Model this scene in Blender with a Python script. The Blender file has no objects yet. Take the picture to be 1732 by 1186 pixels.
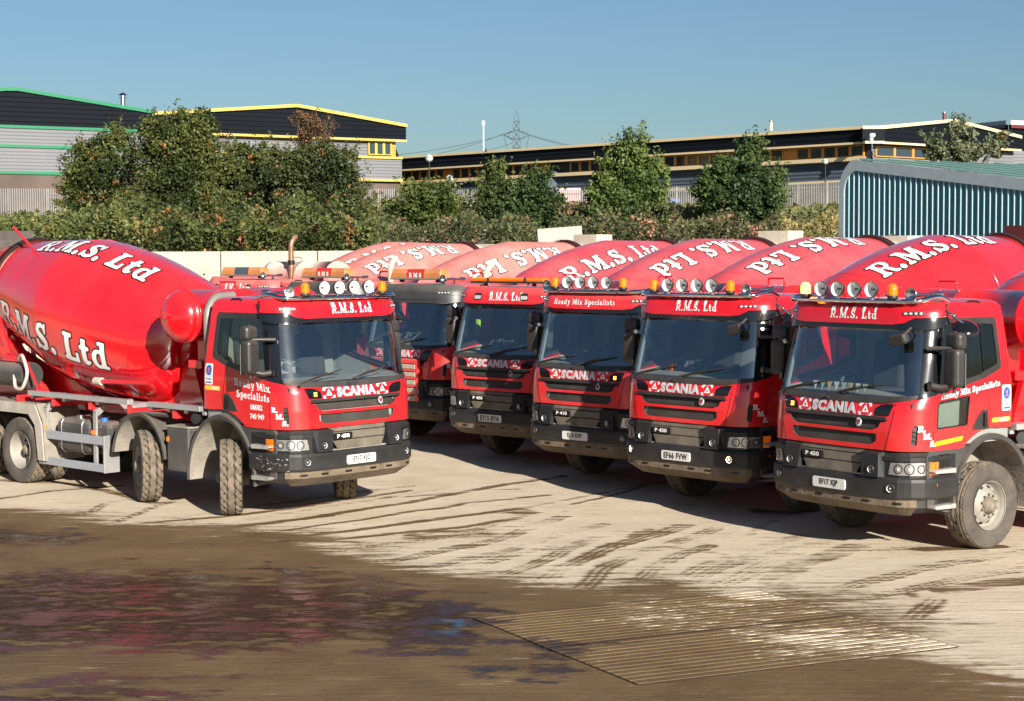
import bpy, bmesh, math, random
import numpy as np
from mathutils import Matrix, Vector
R = math.radians
PI = math.pi
scene = bpy.context.scene
col = scene.collection

# ------------------------------------------------------------------ camera
cam_data = bpy.data.cameras.new('camera')
cam_data.sensor_width = 36
cam_data.lens = 60.28
cam_data.clip_end = 4000
cam = bpy.data.objects.new('camera', cam_data)
col.objects.link(cam)
cam.matrix_world = Matrix.Translation((0, 0, 3.603)) @ Matrix.Rotation(PI/2-0.0576, 4, 'X') @ Matrix.Rotation(-0.00547, 4, 'Z')
scene.camera = cam

# ------------------------------------------------------------------ sky, sun, exposure
SUN_DIR = Vector((0.60, -1.38, 0.0)).normalized()
SUN_EL = R(21)
world = bpy.data.worlds.new("World")
scene.world = world
world.use_nodes = True
wn = world.node_tree
bg = wn.nodes['Background']
sky = wn.nodes.new('ShaderNodeTexSky')
sky.sky_type = 'NISHITA'
sky.sun_disc = False
sky.sun_elevation = SUN_EL
sky.sun_rotation = math.atan2(SUN_DIR.x, SUN_DIR.y)
sky.altitude = 50
sky.air_density = 1.0
sky.dust_density = 0.9
sky.ozone_density = 3.0
grade = wn.nodes.new('ShaderNodeMix'); grade.data_type = 'RGBA'; grade.blend_type = 'MULTIPLY'
grade.inputs[0].default_value = 1.0
grade.inputs[7].default_value = (0.70, 0.81, 0.88, 1)
wn.links.new(sky.outputs[0], grade.inputs[6])
wn.links.new(grade.outputs[2], bg.inputs['Color'])
bg.inputs['Strength'].default_value = 0.050
sl = bpy.data.lights.new('sun', 'SUN')
sl.energy = 5.0
sl.angle = R(0.5)
sl.color = (1.0, 0.92, 0.80)
so = bpy.data.objects.new('sun', sl)
col.objects.link(so)
sd = Vector((SUN_DIR.x*math.cos(SUN_EL), SUN_DIR.y*math.cos(SUN_EL), math.sin(SUN_EL)))
so.rotation_euler = sd.to_track_quat('Z', 'Y').to_euler()
so.location = (10, -20, 30)
vs = scene.view_settings
vs.view_transform = 'Standard'
vs.look = 'None'
vs.gamma = 1.0
vs.exposure = 1.02
scene.cycles.max_bounces = 6
scene.cycles.transparent_max_bounces = 12
scene.cycles.caustics_reflective = False
scene.cycles.caustics_refractive = False

# ------------------------------------------------------------------ scene-graph helpers
def tag(o, label=None, cat=None, group=None, kind=None):
    if label: o['label'] = label
    if cat: o['category'] = cat
    if group: o['group'] = group
    if kind: o['kind'] = kind
    return o

def empty(name, loc=(0, 0, 0), rz=0.0, parent=None):
    o = bpy.data.objects.new(name, None)
    o.empty_display_size = 0.3
    col.objects.link(o)
    o.location = loc
    o.rotation_euler = (0, 0, rz)
    o.parent = parent
    return o

class MB:
    def __init__(s):
        s.v = []; s.f = []; s.m = []; s.s = []; s.mats = []
    def mi(s, mat):
        if mat not in s.mats: s.mats.append(mat)
        return s.mats.index(mat)
    def add(s, verts, faces, mat, smooth=False):
        b = len(s.v)
        s.v.extend([tuple(p) for p in verts])
        k = s.mi(mat)
        for f in faces:
            s.f.append([i+b for i in f]); s.m.append(k); s.s.append(smooth)
    def mesh(s, name):
        me = bpy.data.meshes.new(name)
        me.from_pydata(s.v, [], s.f)
        for m in s.mats: me.materials.append(m)
        me.polygons.foreach_set('material_index', s.m)
        me.polygons.foreach_set('use_smooth', s.s)
        me.update()
        return me
    def build(s, name, parent=None, loc=None, rot=None):
        return link(name, s.mesh(name), parent, loc, rot)

def link(name, me, parent=None, loc=None, rot=None):
    o = bpy.data.objects.new(name, me)
    col.objects.link(o)
    o.parent = parent
    if loc is not None: o.location = loc
    if rot is not None: o.rotation_euler = rot
    return o

CACHE = {}
def part(name, parent, key, fn, loc=None, rot=None):
    if key is None or key not in CACHE:
        mb = MB(); fn(mb)
        me = mb.mesh(name)
        if key is not None: CACHE[key] = me
    else:
        me = CACHE[key]
    return link(name, me, parent, loc, rot)

# ------------------------------------------------------------------ shape helpers
def box(mb, c, size, mat, bev=0.0, M=None, seg=1):
    bm = bmesh.new()
    bmesh.ops.create_cube(bm, size=1.0)
    for v in bm.verts:
        v.co = Vector((v.co.x*size[0], v.co.y*size[1], v.co.z*size[2]))
    if bev > 0:
        bmesh.ops.bevel(bm, geom=bm.edges[:], offset=bev, segments=seg, affect='EDGES', profile=0.5)
    T = Matrix.Translation(c)
    if M is not None: T = T @ M
    bm.verts.index_update()
    vs_ = [T @ v.co for v in bm.verts]
    mb.add(vs_, [[v.index for v in f.verts] for f in bm.faces], mat, False)
    bm.free()

def tri_prism(mb, poly, y0, y1, mat, axis='Y'):
    """closed polygon [(x,z)] extruded along Y (or other axis)"""
    n = len(poly)
    def P(a, b, t):
        return {'Y': (a, t, b), 'X': (t, a, b), 'Z': (a, b, t)}[axis]
    v = [P(a, b, y0) for a, b in poly]+[P(a, b, y1) for a, b in poly]
    f = [list(range(n)), list(range(2*n-1, n-1, -1))]+[[i, i+n, (i+1) % n+n, (i+1) % n] for i in range(n)]
    mb.add(v, f, mat)

def tube(mb, pts, r, mat, n=10, cap=True, smooth=True):
    pts = [Vector(p) for p in pts]
    rr = r if isinstance(r, (list, tuple)) else [r]*len(pts)
    V = []; F = []
    up = Vector((0, 0, 1))
    t0 = (pts[1]-pts[0]).normalized()
    a = t0.cross(up)
    if a.length < 1e-3: a = t0.cross(Vector((1, 0, 0)))
    a.normalize()
    for i, p in enumerate(pts):
        if i == 0: t = pts[1]-pts[0]
        elif i == len(pts)-1: t = pts[-1]-pts[-2]
        else: t = (pts[i+1]-pts[i]).normalized()+(pts[i]-pts[i-1]).normalized()
        t.normalize()
        a = (a-t*a.dot(t)).normalized()
        b = t.cross(a)
        for k in range(n):
            th = 2*PI*k/n
            V.append(p+(a*math.cos(th)+b*math.sin(th))*rr[i])
    for i in range(len(pts)-1):
        for k in range(n):
            F.append([i*n+k, i*n+(k+1) % n, (i+1)*n+(k+1) % n, (i+1)*n+k])
    mb.add(V, F, mat, smooth)
    if cap:
        mb.add(V[:n], [list(range(n-1, -1, -1))], mat)
        mb.add(V[-n:], [list(range(n))], mat)

def rounded(pts, r=0.05, n=4):
    """polyline with rounded corners"""
    P = [Vector(p) for p in pts]
    out = [P[0]]
    for i in range(1, len(P)-1):
        a = (P[i-1]-P[i]); b = (P[i+1]-P[i])
        d = min(r, a.length*.45, b.length*.45)
        A = P[i]+a.normalized()*d; B = P[i]+b.normalized()*d
        for k in range(n+1):
            t = k/n
            out.append(A*(1-t)**2+P[i]*2*t*(1-t)+B*t*t)
    out.append(P[-1])
    return out

def lathe(mb, prof, mat, M=None, n=32, smooth=True, th0=0, th1=2*PI, matfn=None):
    """prof [(r, x)] turned round the local X axis"""
    M = M or Matrix.Identity(4)
    full = abs(th1-th0-2*PI) < 1e-6
    m = n if full else n+1
    V = []
    for r, x in prof:
        for k in range(m):
            th = th0+(th1-th0)*k/n
            V.append(M @ Vector((x, r*math.cos(th), r*math.sin(th))))
    for i in range(len(prof)-1):
        F = []
        for k in range(n):
            k2 = (k+1) % m
            F.append([i*m+k, i*m+k2, (i+1)*m+k2, (i+1)*m+k])
        used = {}
        vv = []
        FF = []
        for f in F:
            g = []
            for q in f:
                if q not in used: used[q] = len(vv); vv.append(V[q])
                g.append(used[q])
            FF.append(g)
        # separate rings per segment keep sharp profiles sharp unless smooth joined below
        if not smooth: mb.add(vv, FF, matfn(i) if matfn else mat, False)
    if smooth:
        F = []
        b = len(mb.v)
        mb.v.extend([tuple(p) for p in V])
        for i in range(len(prof)-1):
            k_ = mb.mi(matfn(i) if matfn else mat)
            for k in range(n):
                k2 = (k+1) % m
                mb.f.append([b+i*m+k, b+i*m+k2, b+(i+1)*m+k2, b+(i+1)*m+k])
                mb.m.append(k_); mb.s.append(True)

def axisM(p, d):
    """matrix taking local +X to direction d at p"""
    d = Vector(d).normalized()
    q = Vector((1, 0, 0)).rotation_difference(d)
    return Matrix.Translation(p) @ q.to_matrix().to_4x4()

def cyl(mb, p0, p1, r, mat, n=16, smooth=True):
    p0 = Vector(p0); p1 = Vector(p1)
    L = (p1-p0).length
    M = axisM(p0, p1-p0)
    lathe(mb, [(r, 0), (r, L)], mat, M, n, smooth)
    for x, rev in ((0, True), (L, False)):
        ring = [M @ Vector((x, r*math.cos(2*PI*k/n), r*math.sin(2*PI*k/n))) for k in range(n)]
        mb.add(ring, [list(range(n))[::-1] if rev else list(range(n))], mat)

def disc(mb, p, d, r, mat, n=20):
    M = axisM(p, d)
    mb.add([M @ Vector((0, r*math.cos(2*PI*k/n), r*math.sin(2*PI*k/n))) for k in range(n)], [list(range(n))], mat)

def sweep(mb, path, prof, mat, smooth=False, caps=True):
    """closed profile [(outward, z)] swept along plan polyline [(x,y)] (outward = right-hand side of travel reversed)"""
    P = [Vector((x, y)) for x, y in path]
    V = []; n = len(prof)
    for i, p in enumerate(P):
        a = (P[i]-P[i-1]).normalized() if i > 0 else None
        b = (P[i+1]-P[i]).normalized() if i < len(P)-1 else None
        if a is None: t = b; k = 1
        elif b is None: t = a; k = 1
        else:
            t = (a+b).normalized(); k = 1/max(.5, t.dot(a))
        nrm = Vector((t.y, -t.x))
        for d, z in prof:
            q = p+nrm*d*k
            V.append((q.x, q.y, z))
    F = []
    for i in range(len(P)-1):
        for j in range(n):
            F.append([i*n+j, i*n+(j+1) % n, (i+1)*n+(j+1) % n, (i+1)*n+j])
    if caps:
        F.append(list(range(n))[::-1]); F.append([(len(P)-1)*n+j for j in range(n)])
    mb.add(V, F, mat, smooth)

# ------------------------------------------------------------------ signed-distance patches
def sd_box(X, Y, x0, y0, x1, y1, r=0.0):
    cx, cy = (x0+x1)/2, (y0+y1)/2
    hx, hy = abs(x1-x0)/2-r, abs(y1-y0)/2-r
    dx = np.abs(X-cx)-hx; dy = np.abs(Y-cy)-hy
    return np.hypot(np.maximum(dx, 0), np.maximum(dy, 0))+np.minimum(np.maximum(dx, dy), 0)-r
def sd_ell(X, Y, cx, cy, rx, ry):
    k = np.hypot((X-cx)/rx, (Y-cy)/ry)
    return (k-1)*min(rx, ry)
def sd_poly(X, Y, P, r=0.0):
    d = np.full(X.shape, 1e9); s = np.ones(X.shape)
    n = len(P)
    for i in range(n):
        ax, ay = P[i]; bx, by = P[i-1]
        ex, ey = bx-ax, by-ay
        wx, wy = X-ax, Y-ay
        t = np.clip((wx*ex+wy*ey)/(ex*ex+ey*ey+1e-12), 0, 1)
        d = np.minimum(d, (wx-ex*t)**2+(wy-ey*t)**2)
        c1 = Y >= ay; c2 = Y < by; c3 = ex*wy > ey*wx
        flip = (c1 & c2 & c3) | (~c1 & ~c2 & ~c3)
        s = np.where(flip, -s, s)
    return s*np.sqrt(d)-r
def sd_line(X, Y, P, w):
    d = np.full(X.shape, 1e9)
    ws = w if isinstance(w, (list, tuple)) else [w]*len(P)
    for i in range(len(P)-1):
        ax, ay = P[i]; bx, by = P[i+1]
        ex, ey = bx-ax, by-ay
        t = np.clip(((X-ax)*ex+(Y-ay)*ey)/(ex*ex+ey*ey+1e-12), 0, 1)
        d = np.minimum(d, np.hypot(X-ax-ex*t, Y-ay-ey*t)-(ws[i]*(1-t)+ws[i+1]*t)/2)
    return d
def vnoise(X, Y, seed):
    r = np.random.default_rng(seed).random((256, 256))
    xi = np.floor(X).astype(int); yi = np.floor(Y).astype(int)
    fx = X-xi; fy = Y-yi; fx = fx*fx*(3-2*fx); fy = fy*fy*(3-2*fy)
    g = lambda a, b: r[a % 256, b % 256]
    return (g(xi, yi)*(1-fx)+g(xi+1, yi)*fx)*(1-fy)+(g(xi, yi+1)*(1-fx)+g(xi+1, yi+1)*fx)*fy
U_ = np.minimum
def SUB(a, b): return np.maximum(a, -b)

def patch(mb, sdf, rect, step, mp, off, mat, thick=0.0, smooth=True, flip=False, sidemat=None):
    x0, y0, x1, y1 = rect
    nx = max(2, int(math.ceil((x1-x0)/step))+1); ny = max(2, int(math.ceil((y1-y0)/step))+1)
    xs = np.linspace(x0, x1, nx); ys = np.linspace(y0, y1, ny)
    X, Y = np.meshgrid(xs, ys, indexing='ij')
    S = sdf(X, Y)
    S = np.where(np.abs(S) < 1e-7, 1e-7, S)
    S[0, :] = np.maximum(S[0, :], 1e-4); S[-1, :] = np.maximum(S[-1, :], 1e-4)
    S[:, 0] = np.maximum(S[:, 0], 1e-4); S[:, -1] = np.maximum(S[:, -1], 1e-4)
    ins = S < 0
    cells = np.argwhere(ins[:-1, :-1] | ins[1:, :-1] | ins[:-1, 1:] | ins[1:, 1:])
    if len(cells) == 0: return
    idx = {}; pu = []; pv = []
    def node(i, j):
        k = (i, j)
        if k not in idx:
            idx[k] = len(pu); pu.append(xs[i]); pv.append(ys[j])
        return idx[k]
    def edge(i, j, i2, j2):
        k = (i, j, i2, j2) if (i, j) < (i2, j2) else (i2, j2, i, j)
        if k not in idx:
            a, b = S[k[0], k[1]], S[k[2], k[3]]
            t = a/(a-b)
            idx[k] = len(pu)
            pu.append(xs[k[0]]+(xs[k[2]]-xs[k[0]])*t); pv.append(ys[k[1]]+(ys[k[3]]-ys[k[1]])*t)
        return idx[k]
    F = []
    for i, j in cells:
        i = int(i); j = int(j)
        c = [(i, j), (i+1, j), (i+1, j+1), (i, j+1)]
        poly = []
        for a in range(4):
            p = c[a]; q = c[(a+1) % 4]
            ip = ins[p]; iq = ins[q]
            if ip: poly.append(node(*p))
            if ip != iq: poly.append(edge(p[0], p[1], q[0], q[1]))
        if len(poly) >= 3: F.append(poly)
    PU = np.array(pu); PV = np.array(pv)
    P = mp(PU, PV, off)
    if flip: F = [f[::-1] for f in F]
    b = len(mb.v)
    mb.add(P.tolist(), F, mat, smooth)
    if thick:
        Q = mp(PU, PV, off-thick)
        cnt = {}
        for f in F:
            for a in range(len(f)):
                e = (f[a], f[(a+1) % len(f)])
                cnt[e] = 1
        be = [e for e in cnt if (e[1], e[0]) not in cnt]
        used = {}; V = []; FF = []
        for a, c_ in be:
            for q in (a, c_):
                if q not in used:
                    used[q] = len(V); V.append(P[q]); V.append(Q[q])
            FF.append([used[c_], used[a], used[a]+1, used[c_]+1])
        mb.add(V, FF, sidemat or mat, False)

def plane_map(o, ex, ey, nrm):
    o = np.array(o, float); ex = np.array(ex, float); ey = np.array(ey, float); nrm = np.array(nrm, float)
    return lambda U, V, d: o+np.outer(U, ex)+np.outer(V, ey)+d*nrm

# ------------------------------------------------------------------ slab-serif glyphs (cap height 1)
def G_(ch):
    def b(x0, y0, x1, y1, r=0.0): return lambda X, Y: sd_box(X, Y, x0, y0, x1, y1, r)
    def l(P, w): return lambda X, Y: sd_line(X, Y, P, w)
    def pl(P): return lambda X, Y: sd_poly(X, Y, P)
    def un(*fs):
        def g(X, Y):
            d = fs[0](X, Y)
            for f in fs[1:]: d = np.minimum(d, f(X, Y))
            return d
        return g
    def mi(f, g): return lambda X, Y: np.maximum(f(X, Y), -g(X, Y))
    def it(f, g): return lambda X, Y: np.maximum(f(X, Y), g(X, Y))
    def e(cx, cy, rx, ry): return lambda X, Y: sd_ell(X, Y, cx, cy, rx, ry)
    S_pts = [(.70, .70), (.63, .86), (.44, .92), (.24, .86), (.18, .70), (.30, .56), (.52, .47), (.68, .34), (.68, .18), (.52, .08), (.34, .08), (.18, .16), (.12, .30)]
    S_w = [.08, .12, .14, .17, .21, .23, .24, .23, .20, .15, .14, .12, .08]
    T = {
     'R': (1.0, un(b(.12, 0, .34, 1), b(.0, 0, .46, .11), b(.0, .89, .5, 1), mi(b(.2, .42, .88, 1, .27), b(.34, .52, .66, .89, .15)), pl([(.42, .50), (.64, .50), (.86, .11), (1.0, .11), (1.0, 0), (.72, 0)]))),
     'M': (1.30, un(b(.12, 0, .23, 1), b(0, 0, .36, .11), b(0, .89, .38, 1), b(.94, 0, 1.17, 1), b(.82, 0, 1.3, .11), b(.88, .89, 1.3, 1), pl([(.12, 1), (.38, 1), (.68, .36), (.62, .04), (.56, .04)]), pl([(1.14, 1), (.95, 1), (.60, .30), (.56, .04), (.64, .04)]))),
     'S': (.86, un(l(S_pts, S_w), b(.64, .64, .74, 1.0), b(.04, 0, .14, .36))),
     'L': (.86, un(b(.12, 0, .38, 1), b(0, .87, .52, 1), b(0, 0, .84, .14), b(.70, 0, .84, .36))),
     't': (.56, un(b(.12, .12, .36, .94), b(0, .56, .52, .69), l([(.24, .2), (.28, .1), (.38, .08), (.50, .14)], [.24, .2, .16, .08]))),
     'd': (.86, un(mi(e(.34, .34, .34, .36), e(.37, .34, .15, .25)), b(.48, .0, .70, 1), b(.34, .88, .70, 1), b(.50, 0, .84, .12))),
     '.': (.36, e(.14, .10, .135, .135)),
     ',': (.3, e(.14, .1, .13, .13)),
     ' ': (.34, None),
     'e': (.66, un(it(mi(e(.32, .34, .32, .36), e(.33, .36, .12, .23)), lambda X, Y: -np.maximum(X-.3, np.minimum(-(Y-.16), (.30-Y)))*0-9), l([(.2, .37), (.56, .37)], .1))),
     'a': (.72, un(mi(e(.27, .22, .27, .23), e(.29, .22, .09, .12)), b(.36, .05, .58, .5), l([(.12, .6), (.24, .66), (.38, .64), (.47, .5)], [.12, .12, .16, .2]), b(.5, 0, .70, .1))),
     'y': (.74, un(l([(.16, .66), (.40, .05)], .2), l([(.62, .66), (.34, -.16), (.2, -.26), (.06, -.22)], [.12, .12, .12, .14]), b(0, .58, .34, .69), b(.46, .58, .76, .69))),
     'i': (.42, un(b(.10, 0, .32, .66), b(0, 0, .42, .11), b(0, .56, .3, .67), e(.21, .88, .13, .13))),
     'x': (.74, un(l([(.16, .62), (.58, .05)], .2), l([(.6, .62), (.14, .05)], .1), b(0, .58, .32, .69), b(.46, .58, .74, .69), b(0, 0, .3, .1), b(.42, 0, .76, .1))),
     'p': (.78, un(mi(e(.44, .33, .32, .36), e(.42, .33, .12, .24)), b(.10, -.3, .34, .68), b(0, -.32, .46, -.21), b(0, .58, .3, .69))),
     'c': (.62, un(mi(mi(e(.32, .34, .32, .36), e(.36, .34, .15, .24)), b(.42, .2, .8, .46)), e(.5, .5, .1, .1))),
     'l': (.40, un(b(.09, 0, .31, 1), b(0, 0, .4, .11), b(0, .89, .28, 1))),
     's': (.56, un(l([(.42, .54), (.30, .61), (.16, .58), (.14, .46), (.28, .36), (.42, .26), (.40, .11), (.26, .06), (.10, .12)], [.08, .1, .14, .18, .2, .18, .14, .1, .08]), b(.40, .44, .48, .68), b(.04, 0, .12, .24))),
    }
    return T[ch]
# 'e' without the helper clutter
_e0 = G_
def glyph(ch):
    if ch == 'e':
        def f(X, Y):
            d = np.maximum(sd_ell(X, Y, .32, .34, .32, .36), -sd_ell(X, Y, .33, .36, .12, .23))
            d = np.maximum(d, -sd_box(X, Y, .36, .2, .8, .33))
            return np.minimum(d, sd_box(X, Y, .14, .33, .62, .42))
        return (.68, f)
    return G_(ch)

def text_layout(txt, h, track=0.06):
    """[(x0, width, sdf)] with height h"""
    x = 0; out = []
    for ch in txt:
        w, f = glyph(ch)
        if f is not None: out.append((x*h, w*h, f))
        x += w+track
    return out, (x-track)*h

def serif(mb, txt, h, cx, cy, mp, off, mat, bold=0.0, outline=None, omat=None, step=None, ang=0.0, slant=0.0, thick=0.0, track=0.06, wscale=1.0):
    """write txt centred at (cx,cy) in the (u,v) domain of mp"""
    lay, W = text_layout(txt, h, track)
    st = step or h/14
    ca, sa = math.cos(ang), math.sin(ang)
    def mp2(U, V, d):
        x = (U-W/2)*wscale+slant*(V-h/2); y = V-h/2
        return mp(cx+x*ca-y*sa, cy+x*sa+y*ca, d)
    for x0, w, f in lay:
        bold_ = bold
        rect = (x0-.08*h-(outline or 0), -.34*h-(outline or 0), x0+w+.08*h+(outline or 0), 1.06*h+(outline or 0))
        g = lambda X, Y, o=0.0: f((X-x0)/h, Y/h)*h-bold-o
        if outline:
            patch(mb, lambda X, Y: g(X, Y, outline), rect, st, mp2, off, omat)
            patch(mb, lambda X, Y: g(X, Y, 0), rect, st, mp2, off+.0035, mat)
        else:
            patch(mb, lambda X, Y: g(X, Y, 0), rect, st, mp2, off, mat, thick=thick)

# sans text from the built-in font, mapped through mp
SANS = {}
def sans(mb, txt, h, cx, cy, mp, off, mat, bold=0.0, wscale=1.0, spacing=1.0, slant=0.0):
    key = (txt, bold, spacing, slant)
    if key not in SANS:
        cu = bpy.data.curves.new('t', 'FONT')
        cu.body = txt; cu.size = 1.0; cu.offset = bold; cu.space_character = spacing
        cu.shear = slant; cu.resolution_u = 3
        ob = bpy.data.objects.new('t', cu)
        col.objects.link(ob)
        dg = bpy.context.evaluated_depsgraph_get()
        me = ob.evaluated_get(dg).to_mesh()
        V = np.array([v.co[:2] for v in me.vertices]); F = [list(p.vertices) for p in me.polygons]
        ob.evaluated_get(dg).to_mesh_clear()
        bpy.data.objects.remove(ob); bpy.data.curves.remove(cu)
        SANS[key] = (V, F)
    V, F = SANS[key]
    mn = V.min(0); mx = V.max(0)
    s = h/(mx[1]-mn[1])
    X = (V[:, 0]-(mn[0]+mx[0])/2)*s*wscale; Y = (V[:, 1]-(mn[1]+mx[1])/2)*s
    P = mp(cx+X, cy+Y, off)
    mb.add(P.tolist(), F, mat)

# ------------------------------------------------------------------ materials
MATS = {}
def mat(name, color, rough=0.5, metal=0.0, var=0.0, vscale=4.0, dirt=None, damt=0.0, dscale=2.0, dup=0.0, bump=0.0, bscale=30.0, spec=0.5, coat=0.0, emit=None, estr=0.0, drough=0.9, dlow=None, spk=0.0):
    """principled paint with procedural variation; dirt = dust colour laid by noise (damt), more on upward faces (dup)"""
    if name in MATS: return MATS[name]
    m = bpy.data.materials.new(name); m.use_nodes = True
    nt = m.node_tree; N = nt.nodes; L = nt.links
    p = N['Principled BSDF']
    p.inputs['Base Color'].default_value = (*color, 1)
    p.inputs['Roughness'].default_value = rough
    p.inputs['Metallic'].default_value = metal
    p.inputs['Specular IOR Level'].default_value = spec
    p.inputs['Coat Weight'].default_value = coat
    p.inputs['Coat Roughness'].default_value = 0.06
    if emit:
        p.inputs['Emission Color'].default_value = (*emit, 1); p.inputs['Emission Strength'].default_value = estr
    tc = N.new('ShaderNodeTexCoord')
    c_out = None
    if var > 0:
        nz = N.new('ShaderNodeTexNoise'); nz.inputs['Scale'].default_value = vscale; nz.inputs['Detail'].default_value = 6
        L.new(tc.outputs['Object'], nz.inputs['Vector'])
        mr = N.new('ShaderNodeMapRange'); mr.inputs['From Min'].default_value = .3; mr.inputs['From Max'].default_value = .7
        mr.inputs['To Min'].default_value = 1-var; mr.inputs['To Max'].default_value = 1+var
        L.new(nz.outputs['Fac'], mr.inputs['Value'])
        vm = N.new('ShaderNodeVectorMath'); vm.operation = 'SCALE'; vm.inputs[0].default_value = color
        L.new(mr.outputs[0], vm.inputs['Scale'])
        c_out = vm.outputs[0]
    if dirt is not None and (damt > 0 or dup > 0):
        nz = N.new('ShaderNodeTexNoise'); nz.inputs['Scale'].default_value = dscale; nz.inputs['Detail'].default_value = 8; nz.inputs['Roughness'].default_value = .65
        L.new(tc.outputs['Object'], nz.inputs['Vector'])
        mr = N.new('ShaderNodeMapRange'); mr.inputs['From Min'].default_value = .35; mr.inputs['From Max'].default_value = .75
        mr.inputs['To Min'].default_value = damt*.35; mr.inputs['To Max'].default_value = damt*1.3
        L.new(nz.outputs['Fac'], mr.inputs['Value'])
        f = mr.outputs[0]
        if dup > 0:
            ge = N.new('ShaderNodeNewGeometry'); sx = N.new('ShaderNodeSeparateXYZ'); L.new(ge.outputs['Normal'], sx.inputs[0])
            m2 = N.new('ShaderNodeMapRange'); m2.inputs['From Min'].default_value = .1; m2.inputs['From Max'].default_value = 1.0
            m2.inputs['To Min'].default_value = 0; m2.inputs['To Max'].default_value = dup
            L.new(sx.outputs['Z'], m2.inputs['Value'])
            nm = N.new('ShaderNodeMath'); nm.operation = 'MULTIPLY_ADD'
            mr3 = N.new('ShaderNodeMapRange'); mr3.inputs['From Min'].default_value = .3; mr3.inputs['From Max'].default_value = .6
            mr3.inputs['To Min'].default_value = .6; mr3.inputs['To Max'].default_value = 1.1
            L.new(nz.outputs['Fac'], mr3.inputs['Value'])
            L.new(m2.outputs[0], nm.inputs[0]); L.new(mr3.outputs[0], nm.inputs[1]); L.new(f, nm.inputs[2])
            f = nm.outputs[0]
        if dlow is not None:   # splash dirt that fades out above height dlow (object space)
            sz = N.new('ShaderNodeSeparateXYZ'); L.new(tc.outputs['Object'], sz.inputs[0])
            m4 = N.new('ShaderNodeMapRange'); m4.inputs['From Min'].default_value = dlow[0]; m4.inputs['From Max'].default_value = dlow[1]
            m4.inputs['To Min'].default_value = dlow[2]; m4.inputs['To Max'].default_value = 0
            L.new(sz.outputs['Z'], m4.inputs['Value'])
            ml = N.new('ShaderNodeMath'); ml.operation = 'MULTIPLY_ADD'; L.new(m4.outputs[0], ml.inputs[0]); L.new(nz.outputs['Fac'], ml.inputs[1]); L.new(f, ml.inputs[2])
            f = ml.outputs[0]
        if spk > 0:    # fine cement spatter
            n5 = N.new('ShaderNodeTexNoise'); n5.inputs['Scale'].default_value = 26; n5.inputs['Detail'].default_value = 3
            L.new(tc.outputs['Object'], n5.inputs['Vector'])
            m5 = N.new('ShaderNodeMapRange'); m5.inputs['From Min'].default_value = .66; m5.inputs['From Max'].default_value = .74; m5.inputs['To Max'].default_value = spk
            L.new(n5.outputs['Fac'], m5.inputs['Value'])
            a5 = N.new('ShaderNodeMath'); a5.operation = 'ADD'; L.new(f, a5.inputs[0]); L.new(m5.outputs[0], a5.inputs[1]); f = a5.outputs[0]
        cl = N.new('ShaderNodeClamp'); L.new(f, cl.inputs[0])
        mx = N.new('ShaderNodeMix'); mx.data_type = 'RGBA'
        mx.inputs[6].default_value = (*color, 1); mx.inputs[7].default_value = (*dirt, 1)
        if c_out: L.new(c_out, mx.inputs[6])
        L.new(cl.outputs[0], mx.inputs[0])
        c_out = mx.outputs[2]
        mf = N.new('ShaderNodeMix'); mf.inputs[2].default_value = rough; mf.inputs[3].default_value = drough
        L.new(cl.outputs[0], mf.inputs[0]); L.new(mf.outputs[0], p.inputs['Roughness'])
        if coat > 0:
            mc = N.new('ShaderNodeMix'); mc.inputs[2].default_value = coat; mc.inputs[3].default_value = 0
            L.new(cl.outputs[0], mc.inputs[0]); L.new(mc.outputs[0], p.inputs['Coat Weight'])
    if c_out: L.new(c_out, p.inputs['Base Color'])
    if bump > 0:
        nz = N.new('ShaderNodeTexNoise'); nz.inputs['Scale'].default_value = bscale; nz.inputs['Detail'].default_value = 4
        L.new(tc.outputs['Object'], nz.inputs['Vector'])
        bp = N.new('ShaderNodeBump'); bp.inputs['Strength'].default_value = bump; bp.inputs['Distance'].default_value = .02
        L.new(nz.outputs['Fac'], bp.inputs['Height']); L.new(bp.outputs[0], p.inputs['Normal'])
    MATS[name] = m
    return m

def glass_mat(name, tint=(.75, .8, .8), rough=0.01, refl=0.10, thru=1.0):
    if name in MATS: return MATS[name]
    m = bpy.data.materials.new(name); m.use_nodes = True
    nt = m.node_tree; N = nt.nodes; L = nt.links
    N.remove(N['Principled BSDF'])
    out = N['Material Output']
    tr = N.new('ShaderNodeBsdfTransparent'); tr.inputs[0].default_value = (*tint, 1)
    gl = N.new('ShaderNodeBsdfGlossy'); gl.inputs['Roughness'].default_value = rough
    gl.inputs[0].default_value = (1, 1, 1, 1)
    fr = N.new('ShaderNodeFresnel')
    ge = N.new('ShaderNodeNewGeometry')
    ior = N.new('ShaderNodeMix'); ior.inputs[2].default_value = 1.5; ior.inputs[3].default_value = 1/1.5
    L.new(ge.outputs['Backfacing'], ior.inputs[0]); L.new(ior.outputs[0], fr.inputs[0])
    ad = N.new('ShaderNodeMath'); ad.operation = 'MULTIPLY_ADD'; ad.inputs[1].default_value = 1.0; ad.inputs[2].default_value = refl
    L.new(fr.outputs[0], ad.inputs[0])
    cl = N.new('ShaderNodeClamp'); L.new(ad.outputs[0], cl.inputs[0])
    mx = N.new('ShaderNodeMixShader')
    L.new(cl.outputs[0], mx.inputs[0]); L.new(tr.outputs[0], mx.inputs[1]); L.new(gl.outputs[0], mx.inputs[2])
    L.new(mx.outputs[0], out.inputs[0])
    MATS[name] = m
    return m

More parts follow.
